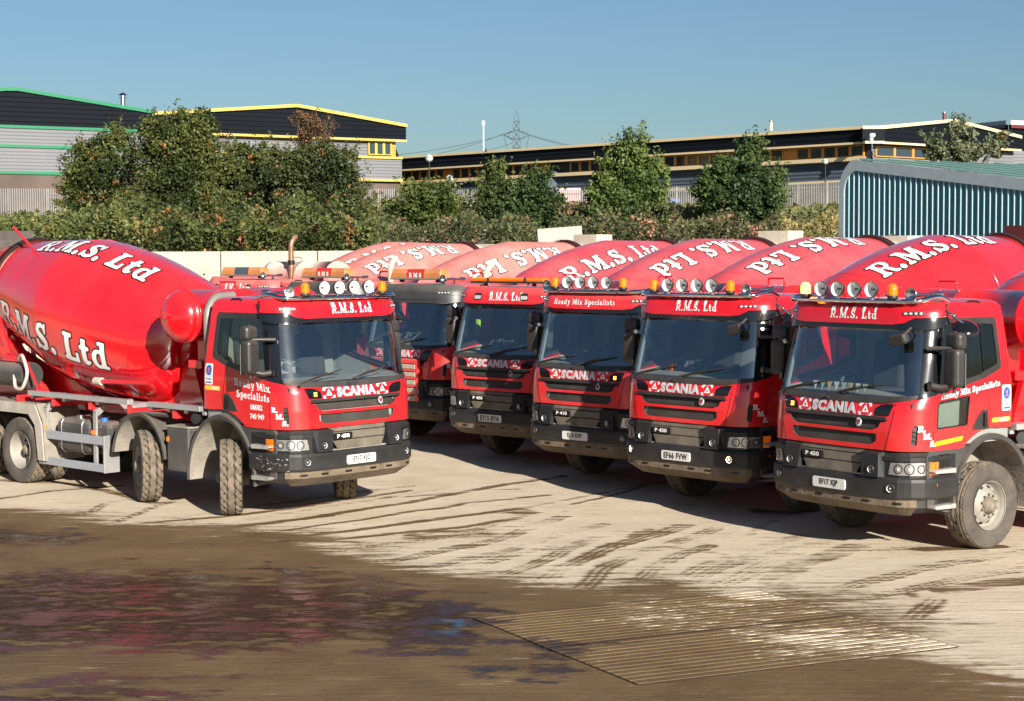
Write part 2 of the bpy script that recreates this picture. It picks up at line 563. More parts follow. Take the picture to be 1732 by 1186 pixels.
DUST = (.50, .42, .33)
MUD = (.27, .21, .15)
RED = (.66, .002, .010)
def red(level):
    if level == 0: return mat('red_paint_clean', RED, .22, var=.05, vscale=1.5, dirt=DUST, damt=.008, dup=.05, dscale=3, coat=.9, dlow=(1.0, 1.9, .12))
    if level == 1: return mat('red_paint_dusty', RED, .3, var=.06, vscale=1.5, dirt=(.62, .42, .38), damt=.05, dup=.22, dscale=2.2, coat=.6, dlow=(1.0, 1.9, .2), spk=.3)
    return mat('red_paint_very_dusty', (.58, .012, .02), .4, var=.08, vscale=1.5, dirt=(.66, .42, .36), damt=.12, dup=.42, dscale=1.8, coat=.3, dlow=(1.0, 1.9, .2))
def drumred(level):
    if level == 0: return mat('drum_red_clean', (.66, .002, .010), .14, var=.05, vscale=.8, dirt=(.6, .3, .27), damt=.025, dup=.07, dscale=1.2, coat=1.0, spk=.04)
    if level == 1: return mat('drum_red_dusty', (.60, .010, .025), .3, var=.08, vscale=.9, dirt=(.68, .30, .30), damt=.12, dup=.20, dscale=1.1, coat=.6, spk=.5)
    return mat('drum_red_faded', (.60, .03, .03), .42, var=.10, vscale=.9, dirt=(.70, .45, .38), damt=.20, dup=.34, dscale=.9, coat=.3, spk=.5)
BLACK = mat('black_plastic', (.018, .018, .02), .42, var=.2, dirt=DUST, damt=.03, dup=.08, bump=.05, bscale=200)
BLACKG = mat('black_gloss', (.008, .008, .010), .12, coat=.4)
DGREY = mat('bumper_grey', (.013, .015, .018), .45, spec=.4, var=.15, vscale=3, dirt=MUD, damt=.02, dup=.06, dscale=6, dlow=(.4, .95, .16))
DGREY2 = mat('mudguard_grey', (.030, .034, .040), .42, var=.12, vscale=3, dirt=(.36, .29, .22), damt=.06, dup=.18, dscale=4, dlow=(.3, 1.4, .30))
DUSTY = mat('caked_underside', (.11, .085, .06), .9, var=.5, vscale=4, dirt=(.24, .18, .12), damt=.4, dscale=5, bump=.6, bscale=25)
CAKE = mat('caked_mudguard', (.24, .215, .18), .92, var=.2, vscale=5, bump=.5, bscale=30)
GRILLE = mat('grille_slat', (.07, .06, .048), .6, var=.3, vscale=3, dirt=(.40, .34, .26), damt=.22, dscale=3)
CHROME = mat('chrome', (.72, .72, .74), .08, 1.0)
STEEL = mat('stainless', (.55, .55, .56), .28, 1.0, var=.1)
ALU = mat('aluminium', (.55, .56, .58), .38, .7, var=.1, dirt=DUST, damt=.15)
GALV = mat('guard_rail_grey', (.30, .33, .38), .45, .2, var=.08, dirt=DUST, damt=.12)
RUBBER = mat('rubber', (.03, .028, .026), .75, var=.3)
TYRE = mat('tyre_side', (.040, .036, .032), .85, var=.3, vscale=6, dirt=(.22, .18, .14), damt=.26, dscale=5, bump=.3, bscale=40)
TREAD = mat('tyre_tread', (.075, .06, .045), .92, var=.3, vscale=9, dirt=(.32, .26, .19), damt=.40, dscale=9, bump=.5, bscale=40)
GROOVE = mat('tyre_groove', (.02, .017, .014), .95)
RIM = mat('rim_grey', (.27, .265, .25), .5, .2, var=.2, dirt=(.30, .25, .19), damt=.5, dscale=7, bump=.2, bscale=30)
RIMD = mat('rim_hole', (.01, .01, .01), .9)
HUB = mat('hub_rust', (.20, .17, .13), .75, .2, var=.4, vscale=14, bump=.4, bscale=30)
WHITE = mat('white_vinyl', (.80, .80, .80), .4)
WHITEL = mat('white_lettering', (.82, .82, .82), .35, dirt=(.6, .5, .42), damt=.05, dup=.15)
INK = mat('black_vinyl', (.008, .008, .008), .4)
SILVER = mat('silver_lettering', (.62, .62, .64), .35, .3)
INTER = mat('cab_lining', (.24, .25, .24), .8, var=.1)
DASH = mat('dashboard', (.035, .038, .042), .6, var=.1)
DASHL = mat('dashboard_top', (.22, .22, .21), .7, var=.2, dirt=DUST, damt=.2)
SEAT = mat('seat_cloth', (.035, .035, .04), .9, var=.2)
WGLASS = glass_mat('windscreen_glass', (.90, .97, .96), .004, .17)
SGLASS = glass_mat('side_glass', (.70, .80, .74), .005, .06)
DGLASS = glass_mat('dark_glass', (.05, .055, .06), .02, .05)
LENS = glass_mat('lamp_glass', (.97, .97, .97), .02, .03)
REFL = mat('lamp_reflector', (.95, .95, .95), .3, 0.0, coat=1.0)
HLCH = mat('headlamp_chrome', (.75, .76, .78), .22, .85, var=.15, vscale=40)
AMBER = mat('amber_lens', (.85, .17, .004), .12, emit=(1, .18, .005), estr=.12, coat=1.0)
AMBERL = mat('amber_lit', (1, .45, .05), .15, emit=(1, .42, .05), estr=5.0)
LAMPLIT = mat('bulb_lit', (1, .9, .7), .3, emit=(1, .75, .4), estr=6.0)
LAMPW = mat('lamp_white', (.62, .62, .60), .2, .3)
YELLOW = mat('yellow_stripe', (.85, .42, .01), .4)
BLUE = mat('sticker_blue', (.02, .08, .32), .4)
BLUEL = mat('sticker_light', (.45, .60, .75), .4)
BEIGE = mat('concrete_caked', (.50, .44, .37), .9, var=.15, vscale=4, dirt=(.35, .3, .24), damt=.3, bump=.4, bscale=14)
PINKD = mat('tank_dust_pink', (.50, .05, .05), .6, var=.15, dirt=(.62, .54, .46), damt=.35, dup=.7, dscale=2)
COPPER = mat('exhaust_rust', (.32, .17, .10), .4, .6, var=.3, vscale=6)
BLKTANK = mat('tank_black', (.022, .025, .030), .38, var=.1, dirt=DUST, damt=.08, dup=.3)
BLUECAP = mat('cap_blue', (.02, .15, .5), .5)
TREADPL = mat('tread_plate', (.42, .40, .37), .55, .3, var=.3, vscale=12, bump=.5, bscale=50)

# ------------------------------------------------------------------ cab surface: u runs round the plan outline, z up
def outline_table(a, R1, xf, ys, xr, r2):
    P = []
    for t in np.linspace(0, a, 12): P.append((xf, t))
    for t in np.linspace(0, PI/2, 14)[1:]: P.append((xf-R1+R1*math.cos(t), a+R1*math.sin(t)))
    for t in np.linspace(xf-R1, xr+r2, 14)[1:]: P.append((t, ys))
    for t in np.linspace(0, PI/2, 6)[1:]: P.append((xr+r2-r2*math.sin(t), ys-r2+r2*math.cos(t)))
    for t in np.linspace(ys-r2, 0, 8)[1:]: P.append((xr, t))
    P = np.array(P)
    u = np.concatenate([[0], np.cumsum(np.hypot(*np.diff(P, axis=0).T))])
    return u, P
CU, CP = outline_table(.82, .38, 1.40, 1.20, -.42, .08)
XFZ = np.array([[.4, 1.42], [1.26, 1.42], [1.5, 1.415], [1.75, 1.385], [1.84, 1.35], [1.90, 1.315], [2.65, 1.13], [2.75, 1.12], [2.86, 1.10], [2.95, 1.02], [3.2, 1.0]])
WZ = np.array([[.4, 1.2], [1.9, 1.2], [2.3, 1.175], [2.78, 1.125], [2.95, 1.09], [3.2, 1.09]])
RXZ = np.array([[.4, 0], [2.0, 0], [2.95, .11], [3.2, .11]])
def cab_pos(u, z):
    s = np.sign(u); a = np.abs(u)
    px = np.interp(a, CU, CP[:, 0]); py = np.interp(a, CU, CP[:, 1])
    k = np.clip((px+.1)/1.5, 0, 1); k = k*k*(3-2*k)
    x = px+(np.interp(z, XFZ[:, 0], XFZ[:, 1])-1.40)*k+.045*(1-(py/1.2)**2)*k
    kr = np.clip((.4-px)/.8, 0, 1)
    x = x+np.interp(z, RXZ[:, 0], RXZ[:, 1])*kr
    y = py*np.interp(z, WZ[:, 0], WZ[:, 1])/1.2
    return np.stack([x, y*s, z], -1)
def surf(posf):
    def mp(U, V, d):
        U = np.asarray(U, float); V = np.asarray(V, float)
        e = 2e-3
        p = posf(U, V)
        du = posf(U+e, V)-posf(U-e, V); dv = posf(U, V+e)-posf(U, V-e)
        n = np.cross(du, dv); n /= (np.linalg.norm(n, axis=-1, keepdims=True)+1e-12)
        return p+n*d
    return mp
cabS = surf(cab_pos)
UE = float(CU[-1])
# lower (bumper) outline
BP_ = np.array([(1.50, 0), (1.50, .3), (1.495, .6), (1.475, .8), (1.43, .98), (1.34, 1.10), (1.2, 1.18), (1.05, 1.215), (.93, 1.22), (.6, 1.22)])
BU = np.concatenate([[0], np.cumsum(np.hypot(*np.diff(BP_, axis=0).T))])
def bump_pos(u, z):
    s = np.sign(u); a = np.abs(u)
    return np.stack([np.interp(a, BU, BP_[:, 0]), np.interp(a, BU, BP_[:, 1])*s, z], -1)
bumpS = surf(bump_pos)
def bpath(u1, d=0.0, n=34, u0=None):
    us = np.linspace(-u1 if u0 is None else u0, u1, n)
    P = bumpS(us, us*0+.8, d)
    return [(p[0], p[1]) for p in P]

def usd(x): return 2.437-x      # u of a point at truck-X on the cab side

def cab_shell(mb, red_, left_low_window):
    ws = [(-1.13, 1.90), (-.85, 1.86), (-.4, 1.835), (0, 1.83), (.4, 1.835), (.85, 1.86), (1.13, 1.90), (1.105, 2.66), (-1.105, 2.66)]
    def side_win(U, Z, s):
        u = U*s
        q = np.maximum(sd_poly(u, Z, [(1.33, 1.93), (1.75, 2.00), (2.28, 2.09), (2.64, 2.19), (2.64, 2.765), (1.30, 2.765)], 0), -9)
        return sd_poly(u, Z, [(1.40, 1.985), (1.8, 2.05), (2.28, 2.135), (2.56, 2.235), (2.56, 2.72), (1.38, 2.72)], .045)
    def body(U, Z):
        a = np.abs(U)
        d = sd_box(U, Z, -UE-1, 1.262, UE+1, 2.93)
        # mudguard cut-out and door bottom
        d = np.maximum(d, -sd_ell(a, Z, 2.437, .55, .84, .92))
        d = np.maximum(d, -sd_box(a, Z, 2.40, .5, UE+1, 1.46))
        # windscreen + pillars are one opening, covered by black frame later
        d = np.maximum(d, -sd_poly(U, Z, ws, .03))
        d = np.maximum(d, -side_win(U, Z, 1)); d = np.maximum(d, -side_win(U, Z, -1))
        # grille slots
        d = np.maximum(d, -sd_poly(U, Z, SLOT1, .012)); d = np.maximum(d, -sd_poly(U, Z, SLOT2, .015))
        for s in (1, -1):
            d = np.maximum(d, -sd_poly(U*s, Z, PLAMP, .01))
            d = np.maximum(d, -sd_poly(U*s, Z, [(1.12, 1.345), (1.17, 1.335), (1.185, 1.54), (1.135, 1.56)], .008))
        if left_low_window:
            d = np.maximum(d, -sd_poly(U, Z, LOWWIN, .03))
        return d
    patch(mb, body, (-UE+.001, 1.24, UE-.001, 2.94), .022, cabS, 0, red_, thick=.035, sidemat=BLACK)
    # roof: shrinking rings above the top edge
    n = 90
    us = np.linspace(-UE, UE, n+1)[:-1]
    rings = []
    for inset, z in ((0, 2.925), (.02, 2.955), (.05, 2.975), (.12, 2.995), (.4, 3.01), (.8, 3.015)):
        base = cab_pos(us, us*0+2.925)
        c = np.array([.35, 0, 0])
        dd = base[:, :2]-c[:2]
        L = np.linalg.norm(dd, axis=1, keepdims=True)
        q = c[:2]+dd*np.maximum(.0, (1-inset/np.maximum(.9, L*0+1.0)))
        rings.append(np.concatenate([q, np.full((n, 1), z)], 1))
    V = np.concatenate(rings).tolist(); F = []
    for i in range(len(rings)-1):
        for k in range(n):
            F.append([i*n+k, i*n+(k+1) % n, (i+1)*n+(k+1) % n, (i+1)*n+k])
    F.append([(len(rings)-1)*n+k for k in range(n)])
    mb.add(V, F, red_, True)
    # roof ribs and roof side gutter
    for s in (1, -1):
        us2 = np.linspace(1.25*s, 2.62*s, 16)
        P = cabS(us2, us2*0+2.80, .006)
        tube(mb, [Vector(p) for p in P], .008, red_, 6)
    # seams
    def seam(pts, w=.009, m=INK):
        for i in range(len(pts)-1):
            (a, b), (c, d_) = pts[i], pts[i+1]
            k = max(2, int(math.hypot(c-a, d_-b)/.06)+1)
            t = np.linspace(0, 1, k)
            U = a+(c-a)*t; Z = b+(d_-b)*t
            L = math.hypot(c-a, d_-b); nx, nz = -(d_-b)/L*w/2, (c-a)/L*w/2
            A = cabS(U+nx, Z+nz, .0025); B = cabS(U-nx, Z-nz, .0025)
            V = np.concatenate([A, B]).tolist()
            mb.add(V, [[j+1, j, k+j, k+j+1] for j in range(k-1)], m)
    for s in (1, -1):
        seam([(s*.80, 1.262), (s*.865, 1.50), (s*.90, 1.72), (s*.905, 1.80)])
        seam([(s*1.395, 1.27), (s*1.40, 1.95)])
        seam([(s*2.275, 2.78), (s*2.29, 2.10), (s*2.36, 1.80), (s*2.40, 1.62), (s*2.37, 1.475)])
        seam([(s*1.36, 2.775), (s*2.28, 2.785)])
        seam([(s*.55, 1.795), (s*.905, 1.80)], .006)

SLOT1 = [(-.80, 1.640), (.80, 1.640), (.80, 1.605), (.71, 1.595), (.69, 1.535), (.60, 1.50), (-.60, 1.50), (-.69, 1.535), (-.71, 1.595), (-.80, 1.605)]
SLOT2 = [(-.66, 1.435), (.66, 1.435), (.66, 1.375), (.58, 1.33), (-.58, 1.33), (-.66, 1.375)]
PLAMP = [(.615, 1.665), (.83, 1.675), (.875, 1.795), (.70, 1.775), (.63, 1.735)]
LOWWIN = [(1.475, 1.545), (1.955, 1.56), (1.975, 1.84), (1.465, 1.80)]

def cab_inner(mb):
    """lining, floor, rear wall, dash"""
    def f(U, Z):
        a = np.abs(U)
        d = sd_box(U, Z, -UE-1, 1.3, UE+1, 2.9)
        d = np.maximum(d, -sd_poly(U, Z, [(-1.17, 1.80), (1.17, 1.80), (1.15, 2.70), (-1.15, 2.70)], .03))
        for s in (1, -1):
            d = np.maximum(d, -sd_poly(U*s, Z, [(1.34, 1.93), (1.8, 1.98), (2.60, 2.16), (2.60, 2.76), (1.33, 2.76)], .03))
            d = np.maximum(d, -sd_poly(U, Z, LOWWIN, .05))
        return d
    patch(mb, f, (-UE+.001, 1.26, UE-.001, 2.94), .05, cabS, -.045, INTER)
    box(mb, (.4, 0, 2.90), (1.4, 2.0, .02), INTER)
    box(mb, (.45, 0, 1.40), (1.6, 2.2, .03), INTER)
    # rear wall: lighter lining
    box(mb, (-.26, 0, 2.1), (.03, 2.1, 1.5), mat('cab_rear_lining', (.20, .20, .19), .85))

def dashboard(mb):
    P = [(.55, 1.45), (1.28, 1.45), (1.30, 1.80), (1.20, 1.865), (.92, 1.90), (.72, 1.84), (.62, 1.62)]
    tri_prism(mb, P, -1.08, 1.08, DASH)
    tri_prism(mb, [(.93, 1.905), (1.19, 1.87), (1.19, 1.876), (.93, 1.911)], -1.05, 1.05, DASHL)
    box(mb, (.80, -.55, 1.90), (.22, .5, .12), DASH, .03)

def seat(mb):
    box(mb, (.02, 0, 1.78), (.46, .5, .16), SEAT, .05, seg=2)
    box(mb, (-.18, 0, 2.12), (.14, .48, .62), SEAT, .05, Matrix.Rotation(R(-8), 4, 'Y'), seg=2)
    box(mb, (-.22, 0, 2.50), (.10, .26, .18), SEAT, .04, seg=2)
    box(mb, (.02, 0, 1.55), (.3, .3, .34), DASH, .02)

def steering_wheel(mb):
    T = Matrix.Translation((.62, -.55, 2.02)) @ Matrix.Rotation(R(-58), 4, 'Y')
    pts = [T @ Vector((0, .23*math.cos(a), .23*math.sin(a))) for a in np.linspace(0, 2*PI, 29)]
    tube(mb, pts, .016, DASH, 8, cap=False)
    for a in (0.3, PI-.3, -PI/2):
        tube(mb, [T @ Vector((.03, 0, 0)), T @ Vector((0, .22*math.cos(a), .22*math.sin(a)))], .014, DASH, 6)
    cyl(mb, T @ Vector((.05, 0, 0)), T @ Vector((-.01, 0, 0)), .07, DASH)
    tube(mb, [T @ Vector((.05, 0, 0)), (.9, -.55, 1.75)], .03, DASH, 8)

def windscreen(mb):
    f = lambda U, Z: sd_poly(U, Z, [(-1.13, 1.89), (-.85, 1.85), (-.4, 1.825), (0, 1.82), (.4, 1.825), (.85, 1.85), (1.13, 1.89), (1.105, 2.67), (-1.105, 2.67)], .02)
    patch(mb, f, (-1.3, 1.7, 1.3, 2.75), .04, cabS, -.012, WGLASS)

def pillar_trim(mb):
    """black A pillars, sill under the screen and window frames"""
    for s in (1, -1):
        f = lambda U, Z: SUB(sd_poly(U*s, Z, [(1.10, 1.87), (1.36, 1.93), (1.34, 2.74), (1.085, 2.69)], .02), sd_poly(U, Z, [(-1.115, 1.925), (-.85, 1.885), (-.4, 1.865), (0, 1.86), (.4, 1.865), (.85, 1.885), (1.115, 1.925), (1.085, 2.64), (-1.085, 2.64)], .02))
        patch(mb, f, (.9, 1.78, 1.5, 2.8) if s > 0 else (-1.5, 1.78, -.9, 2.8), .03, cabS, .006, BLACKG, thick=.03)
        # side window surround
        g = lambda U, Z: SUB(sd_poly(U*s, Z, [(1.375, 1.965), (1.8, 2.03), (2.28, 2.115), (2.585, 2.21), (2.585, 2.74), (1.36, 2.74)], .05),
                             sd_poly(U*s, Z, [(1.415, 2.02), (1.8, 2.085), (2.245, 2.155), (2.245, 2.69), (1.40, 2.69)], .03))
        h = lambda U, Z: np.maximum(g(U, Z), -sd_poly(U*s, Z, [(2.31, 2.185), (2.53, 2.25), (2.53, 2.68), (2.31, 2.69)], .03))
        patch(mb, h, (1.25, 1.85, 2.75, 2.85) if s > 0 else (-2.75, 1.85, -1.25, 2.85), .03, cabS, .005, BLACK, thick=.03)
    # scuttle strip with the wiper spindles
    f = lambda U, Z: SUB(sd_poly(U, Z, [(-1.12, 1.87), (-.85, 1.825), (-.4, 1.805), (0, 1.80), (.4, 1.805), (.85, 1.825), (1.12, 1.87), (1.12, 1.95), (-1.12, 1.95)], .01),
                         sd_poly(U, Z, [(-1.15, 1.91), (-.85, 1.885), (-.4, 1.865), (0, 1.86), (.4, 1.865), (.85, 1.885), (1.15, 1.91), (1.12, 2.5), (-1.12, 2.5)], 0))
    patch(mb, f, (-1.25, 1.74, 1.25, 2.0), .02, cabS, .012, BLACK, thick=.03)

def side_window(mb, s):
    f = lambda U, Z: sd_poly(U*s, Z, [(1.41, 2.01), (1.8, 2.075), (2.25, 2.15), (2.25, 2.70), (1.40, 2.70)], .02)
    patch(mb, f, (1.3, 1.9, 2.4, 2.8) if s > 0 else (-2.4, 1.9, -1.3, 2.8), .05, cabS, -.01, SGLASS)
def quarter_window(mb, s):
    f = lambda U, Z: sd_poly(U*s, Z, [(2.30, 2.18), (2.54, 2.24), (2.54, 2.69), (2.30, 2.70)], .02)
    patch(mb, f, (2.2, 2.0, 2.7, 2.8) if s > 0 else (-2.7, 2.0, -2.2, 2.8), .05, cabS, -.004, DGLASS)

def visor(mb, m_up, style):
    """roof-front visor: painted upper band over a black lip that dips at the corners"""
    mp = cabS
    f = lambda U, Z: sd_poly(U, Z, [(-1.33, 2.80), (-1.0, 2.795), (-.90, 2.745), (-.75, 2.725), (.75, 2.725), (.90, 2.745), (1.0, 2.795), (1.33, 2.80), (1.31, 2.93), (-1.31, 2.93)], .01)
    patch(mb, f, (-1.42, 2.65, 1.42, 2.97), .02, mp, .085, m_up, thick=.10)
    g = lambda U, Z: np.maximum(sd_poly(U, Z, [(-1.34, 2.70), (-1.0, 2.64), (-.82, 2.655), (-.7, 2.67), (.7, 2.67), (.82, 2.655), (1.0, 2.64), (1.34, 2.70), (1.34, 2.93), (-1.34, 2.93)], .01), -f(U, Z)-.002)
    patch(mb, g, (-1.42, 2.6, 1.42, 2.95), .02, mp, .075, BLACKG if style else m_up, thick=.09)
    # top edge closing onto the roof
    us = np.linspace(-1.3, 1.3, 40)
    A = mp(us, us*0+2.935, .085); B = mp(us, us*0+2.93, -.12); B[:, 2] = 2.985
    C_ = A.copy(); C_[:, 2] += .012; C_[:, 0] -= .01
    V = np.concatenate([A, C_, B]).tolist(); n = 40
    mb.add(V, [[i, i+1, n+i+1, n+i] for i in range(n-1)]+[[n+i, n+i+1, 2*n+i+1, 2*n+i] for i in range(n-1)], m_up, True)

def marker_lamp(mb, s):
    mpf = cabS
    f = lambda U, Z: sd_box(U, Z, 1.0*s-.11, 2.815, 1.0*s+.11, 2.855, .01)
    patch(mb, f, (s-.15, 2.78, s+.15, 2.9), .01, mpf, .092, INK, thick=.01)
    for k in range(4):
        u0 = s-.075+k*.05
        f2 = lambda U, Z: sd_box(U, Z, u0-.018, 2.823, u0+.018, 2.847, .008)
        patch(mb, f2, (u0-.03, 2.81, u0+.03, 2.86), .006, mpf, .096, LAMPW, thick=.004)

def grille_insert(mb, lamp_lit=None):
    f = lambda U, Z: sd_box(U, Z, -.86, 1.30, .86, 1.66)
    patch(mb, f, (-.9, 1.28, .9, 1.68), .06, cabS, -.06, INK)
    mesh_m = mat('grille_mesh', (.018, .016, .015), .6, var=.2, dirt=DUST, damt=.05)
    # upper slot bars: two slats; lower one
    for z, hw, th in ((1.62, .79, .022), (1.555, .70, .05), (1.37, .62, .075)):
        us = np.linspace(-hw, hw, 20)
        P = cabS(us, us*0+z, -.012)
        for i in range(1):
            A = P.copy(); A[:, 2] += th; B = P.copy(); B[:, 2] -= th
            A[:, 0] -= .035
            V = np.concatenate([A, B]).tolist()
            mb.add(V, [[j, j+1, 20+j+1, 20+j] for j in range(19)], BLACK if z > 1.6 else mesh_m)
    f1 = lambda U, Z: sd_poly(U, Z, [(-.81, 1.648), (.81, 1.648), (.81, 1.612), (-.81, 1.612)], .004)
    patch(mb, f1, (-.9, 1.59, .9, 1.67), .02, cabS, .022, BLACK, thick=.05)
    for s in (1, -1):
        g = lambda U, Z: sd_poly(U*s, Z, PLAMP, .004)
        patch(mb, g, (.45, 1.64, .92, 1.83) if s > 0 else (-.92, 1.64, -.45, 1.83), .015, cabS, -.006, BLACKG, thick=.02)
        g2 = lambda U, Z: sd_poly(U*s, Z, [(1.11, 1.335), (1.18, 1.325), (1.195, 1.55), (1.13, 1.57)], .006)
        patch(mb, g2, (1.05, 1.3, 1.25, 1.6) if s > 0 else (-1.25, 1.3, -1.05, 1.6), .02, cabS, -.03, BLACK, thick=.02)
        for z in (1.39, 1.44, 1.49):
            us = np.linspace(1.12, 1.185, 3)*s
            P = cabS(us, us*0+z, -.012)
            tube(mb, [Vector(p) for p in P], .006, DGREY, 5)
    if lamp_lit:
        for s in lamp_lit:
            for a, b in ((0, 0), (1, 0), (0, 1), (1, 1)):
                u0 = s*(.70+a*.03); z0 = 1.70+b*.03
                g = lambda U, Z: sd_box(U, Z, u0-.010, z0-.010, u0+.010, z0+.010, .003)
                patch(mb, g, (u0-.02, z0-.02, u0+.02, z0+.02), .005, cabS, .0, AMBERL)

def emblem(mb):
    """round bird shield on the upper grille bar"""
    f = lambda U, Z: sd_ell(U, Z, .415, 1.57, .036, .05)
    patch(mb, f, (.36, 1.5, .47, 1.64), .006, cabS, .026, SILVER, thick=.02)
    g = lambda U, Z: sd_poly(U, Z, [(.39, 1.595), (.44, 1.595), (.438, 1.57), (.415, 1.535), (.392, 1.57)], .002)
    patch(mb, g, (.37, 1.52, .46, 1.61), .004, cabS, .030, mat('emblem_blue', (.02, .03, .12), .3), thick=.003)
    g = lambda U, Z: sd_poly(U, Z, [(.402, 1.59), (.428, 1.585), (.42, 1.57), (.43, 1.55), (.41, 1.56), (.405, 1.575)], .001)
    patch(mb, g, (.38, 1.53, .45, 1.6), .003, cabS, .033, mat('emblem_red', (.6, .02, .02), .3), thick=.002)

def brand_letters(mb, z=1.725):
    def mp(U, V, d): return cabS(U, V, d)
    sans(mb, 'SCANIA', .130, 0, z, mp, .012, SILVER, bold=.070, wscale=1.13, spacing=1.16)

def roundel(mb, u0, z=1.725, r=.095):
    """ring of lettering (Ready Mix / Specialists) round a hollow triangle"""
    def ring_text(txt, a0, a1, inward):
        lay, W = text_layout(txt, .040, .06)
        for x0, w, f in lay:
            t = (x0+w/2)/W
            ang = a0+(a1-a0)*t
            def mp2(U, V, d, ang=ang, x0=x0, w=w):
                lx = U-(x0+w/2); ly = V-.0215
                if not inward: rr = r+ly; th = ang-lx/r
                else: rr = r-ly; th = ang+lx/r
                return cabS(u0+rr*np.cos(th), z+rr*np.sin(th), d)
            patch(mb, lambda X, Y: f((X-x0)/.040, Y/.040)*.040-.0012, (x0-.006, -.018, x0+w+.006, .05), .0042, mp2, .003, WHITE)
    ring_text('Ready Mix', R(158), R(22), False)
    ring_text('Specialists', R(-160), R(-20), True)
    tri = [(u0-.044, z-.030), (u0+.044, z-.030), (u0, z+.044)]
    f = lambda U, Z: np.maximum(sd_poly(U, Z, tri, .006), -sd_poly(U, Z, [(u0-.020, z-.020), (u0+.020, z-.020), (u0, z+.016)], 0))
    patch(mb, f, (u0-.07, z-.06, u0+.07, z+.07), .005, cabS, .003, WHITE)

def lower_front(mb):
    """grey headlamp band, pods and slatted centre panel between bumper and cab"""
    # upper lip right under the red panel
    for s in (1, -1):
        us = np.linspace(.50*s, 1.85*s, 22)
        P = [(p[0], p[1]) for p in bumpS(us, us*0+1, -.03)]
        if s < 0: P = P[::-1]
        sweep(mb, P, [(0, .95), (0, 1.20), (-.03, 1.245), (-.12, 1.25), (-.12, .95)], DGREY)
        us = np.linspace(.78*s, 1.80*s, 18)
        P = [(p[0], p[1]) for p in bumpS(us, us*0+1, -.01)]
        if s < 0: P = P[::-1]
        sweep(mb, P, [(0, 1.145), (.0, 1.19), (-.04, 1.215), (-.04, 1.145)], DGREY)
        # pod
        y0, y1 = .52*s, .80*s
        V = [(1.44, y0*.96, .95), (1.44, y1, .95), (1.44, y1, 1.245), (1.44, y0*.96, 1.245),
             (1.535, y0+.0, .95), (1.525, y1-.03*s, .95), (1.50, y1-.05*s, 1.225), (1.51, y0-.03*s, 1.225)]
        F = [[4, 5, 6, 7], [0, 4, 7, 3], [1, 2, 6, 5], [3, 7, 6, 2], [0, 1, 5, 4]]
        if s < 0: F = [f[::-1] for f in F]
        mb.add(V, F, DGREY)
    # recessed slatted centre
    def slat(z0, z1, hw0, hw1, x):
        V = [(x, -hw0, z0), (x, hw0, z0), (x-.012, hw1, z1), (x-.012, -hw1, z1), (x-.05, -hw1, z1+.004), (x-.05, hw1, z1+.004), (x-.05, -hw0, z0), (x-.05, hw0, z0)]
        mb.add(V, [[0, 1, 2, 3], [3, 2, 5, 4], [6, 7, 1, 0]], GRILLE)
    slat(.965, 1.075, .40, .47, 1.49); slat(1.09, 1.185, .475, .50, 1.475); slat(1.20, 1.25, .50, .52, 1.455)
    box(mb, (1.42, 0, 1.10), (.02, 1.1, .32), INK)

def model_badge(mb, txt):
    mp = plane_map((1.497, -.30, 1.135), (0, 1, 0), (0, 0, 1), (1, 0, 0))
    f = lambda U, V: sd_box(U, V, -.165, -.042, .165, .042, .012)
    patch(mb, f, (-.2, -.06, .2, .06), .012, mp, 0, INK, thick=.02)
    sans(mb, txt, .052, 0, 0, mp, .004, WHITE, bold=.03, wscale=1.45, spacing=1.0)

def headlamp(mb, s, both=True):
    u0, u1 = .86, 1.52
    def rg(a, b): return (a, .93, b, 1.17) if s > 0 else (-b, .93, -a, 1.17)
    shp = lambda U, Z, g=0.0: sd_poly(U*s, Z, [(u0, .985), (u1, .975), (u1+.02, 1.13), (u0+.03, 1.125)], g)
    patch(mb, lambda U, Z: shp(U, Z, .018), rg(.8, 1.6), .02, bumpS, -.026, INK, thick=.02)
    patch(mb, lambda U, Z: np.maximum(shp(U, Z), U*s-1.36), rg(.8, 1.6), .015, bumpS, -.022, HLCH)
    patch(mb, lambda U, Z: np.maximum(shp(U, Z), 1.375-U*s), rg(.8, 1.6), .015, bumpS, -.018, AMBER)
    patch(mb, lambda U, Z: shp(U, Z, .004), rg(.8, 1.6), .03, bumpS, -.004, LENS)
    # bowls and ribs behind the glass
    for uu, rr in ((.99, .052), (1.13, .060), (1.28, .045)):
        patch(mb, lambda U, Z: np.abs(sd_ell(U*s, Z, uu, 1.055, rr, rr))-.006, rg(.85, 1.5), .008, bumpS, -.016, mat('lamp_bezel', (.06, .06, .07), .3, .5))
        patch(mb, lambda U, Z: sd_ell(U*s, Z, uu, 1.055, rr*.4, rr*.4), rg(.85, 1.5), .008, bumpS, -.014, LAMPW)
    for k in range(5):
        uu = 1.385+k*.033
        patch(mb, lambda U, Z: sd_box(U*s, Z, uu-.003, .985, uu+.003, 1.12), rg(1.3, 1.6), .01, bumpS, -.012, mat('amber_rib', (.6, .14, .0), .3))
    for k in range(4):
        zz = 1.0+k*.035
        patch(mb, lambda U, Z: sd_box(U*s, Z, 1.24, zz-.003, 1.35, zz+.003), rg(1.2, 1.4), .01, bumpS, -.014, mat('lamp_rib', (.35, .35, .36), .4, .5))

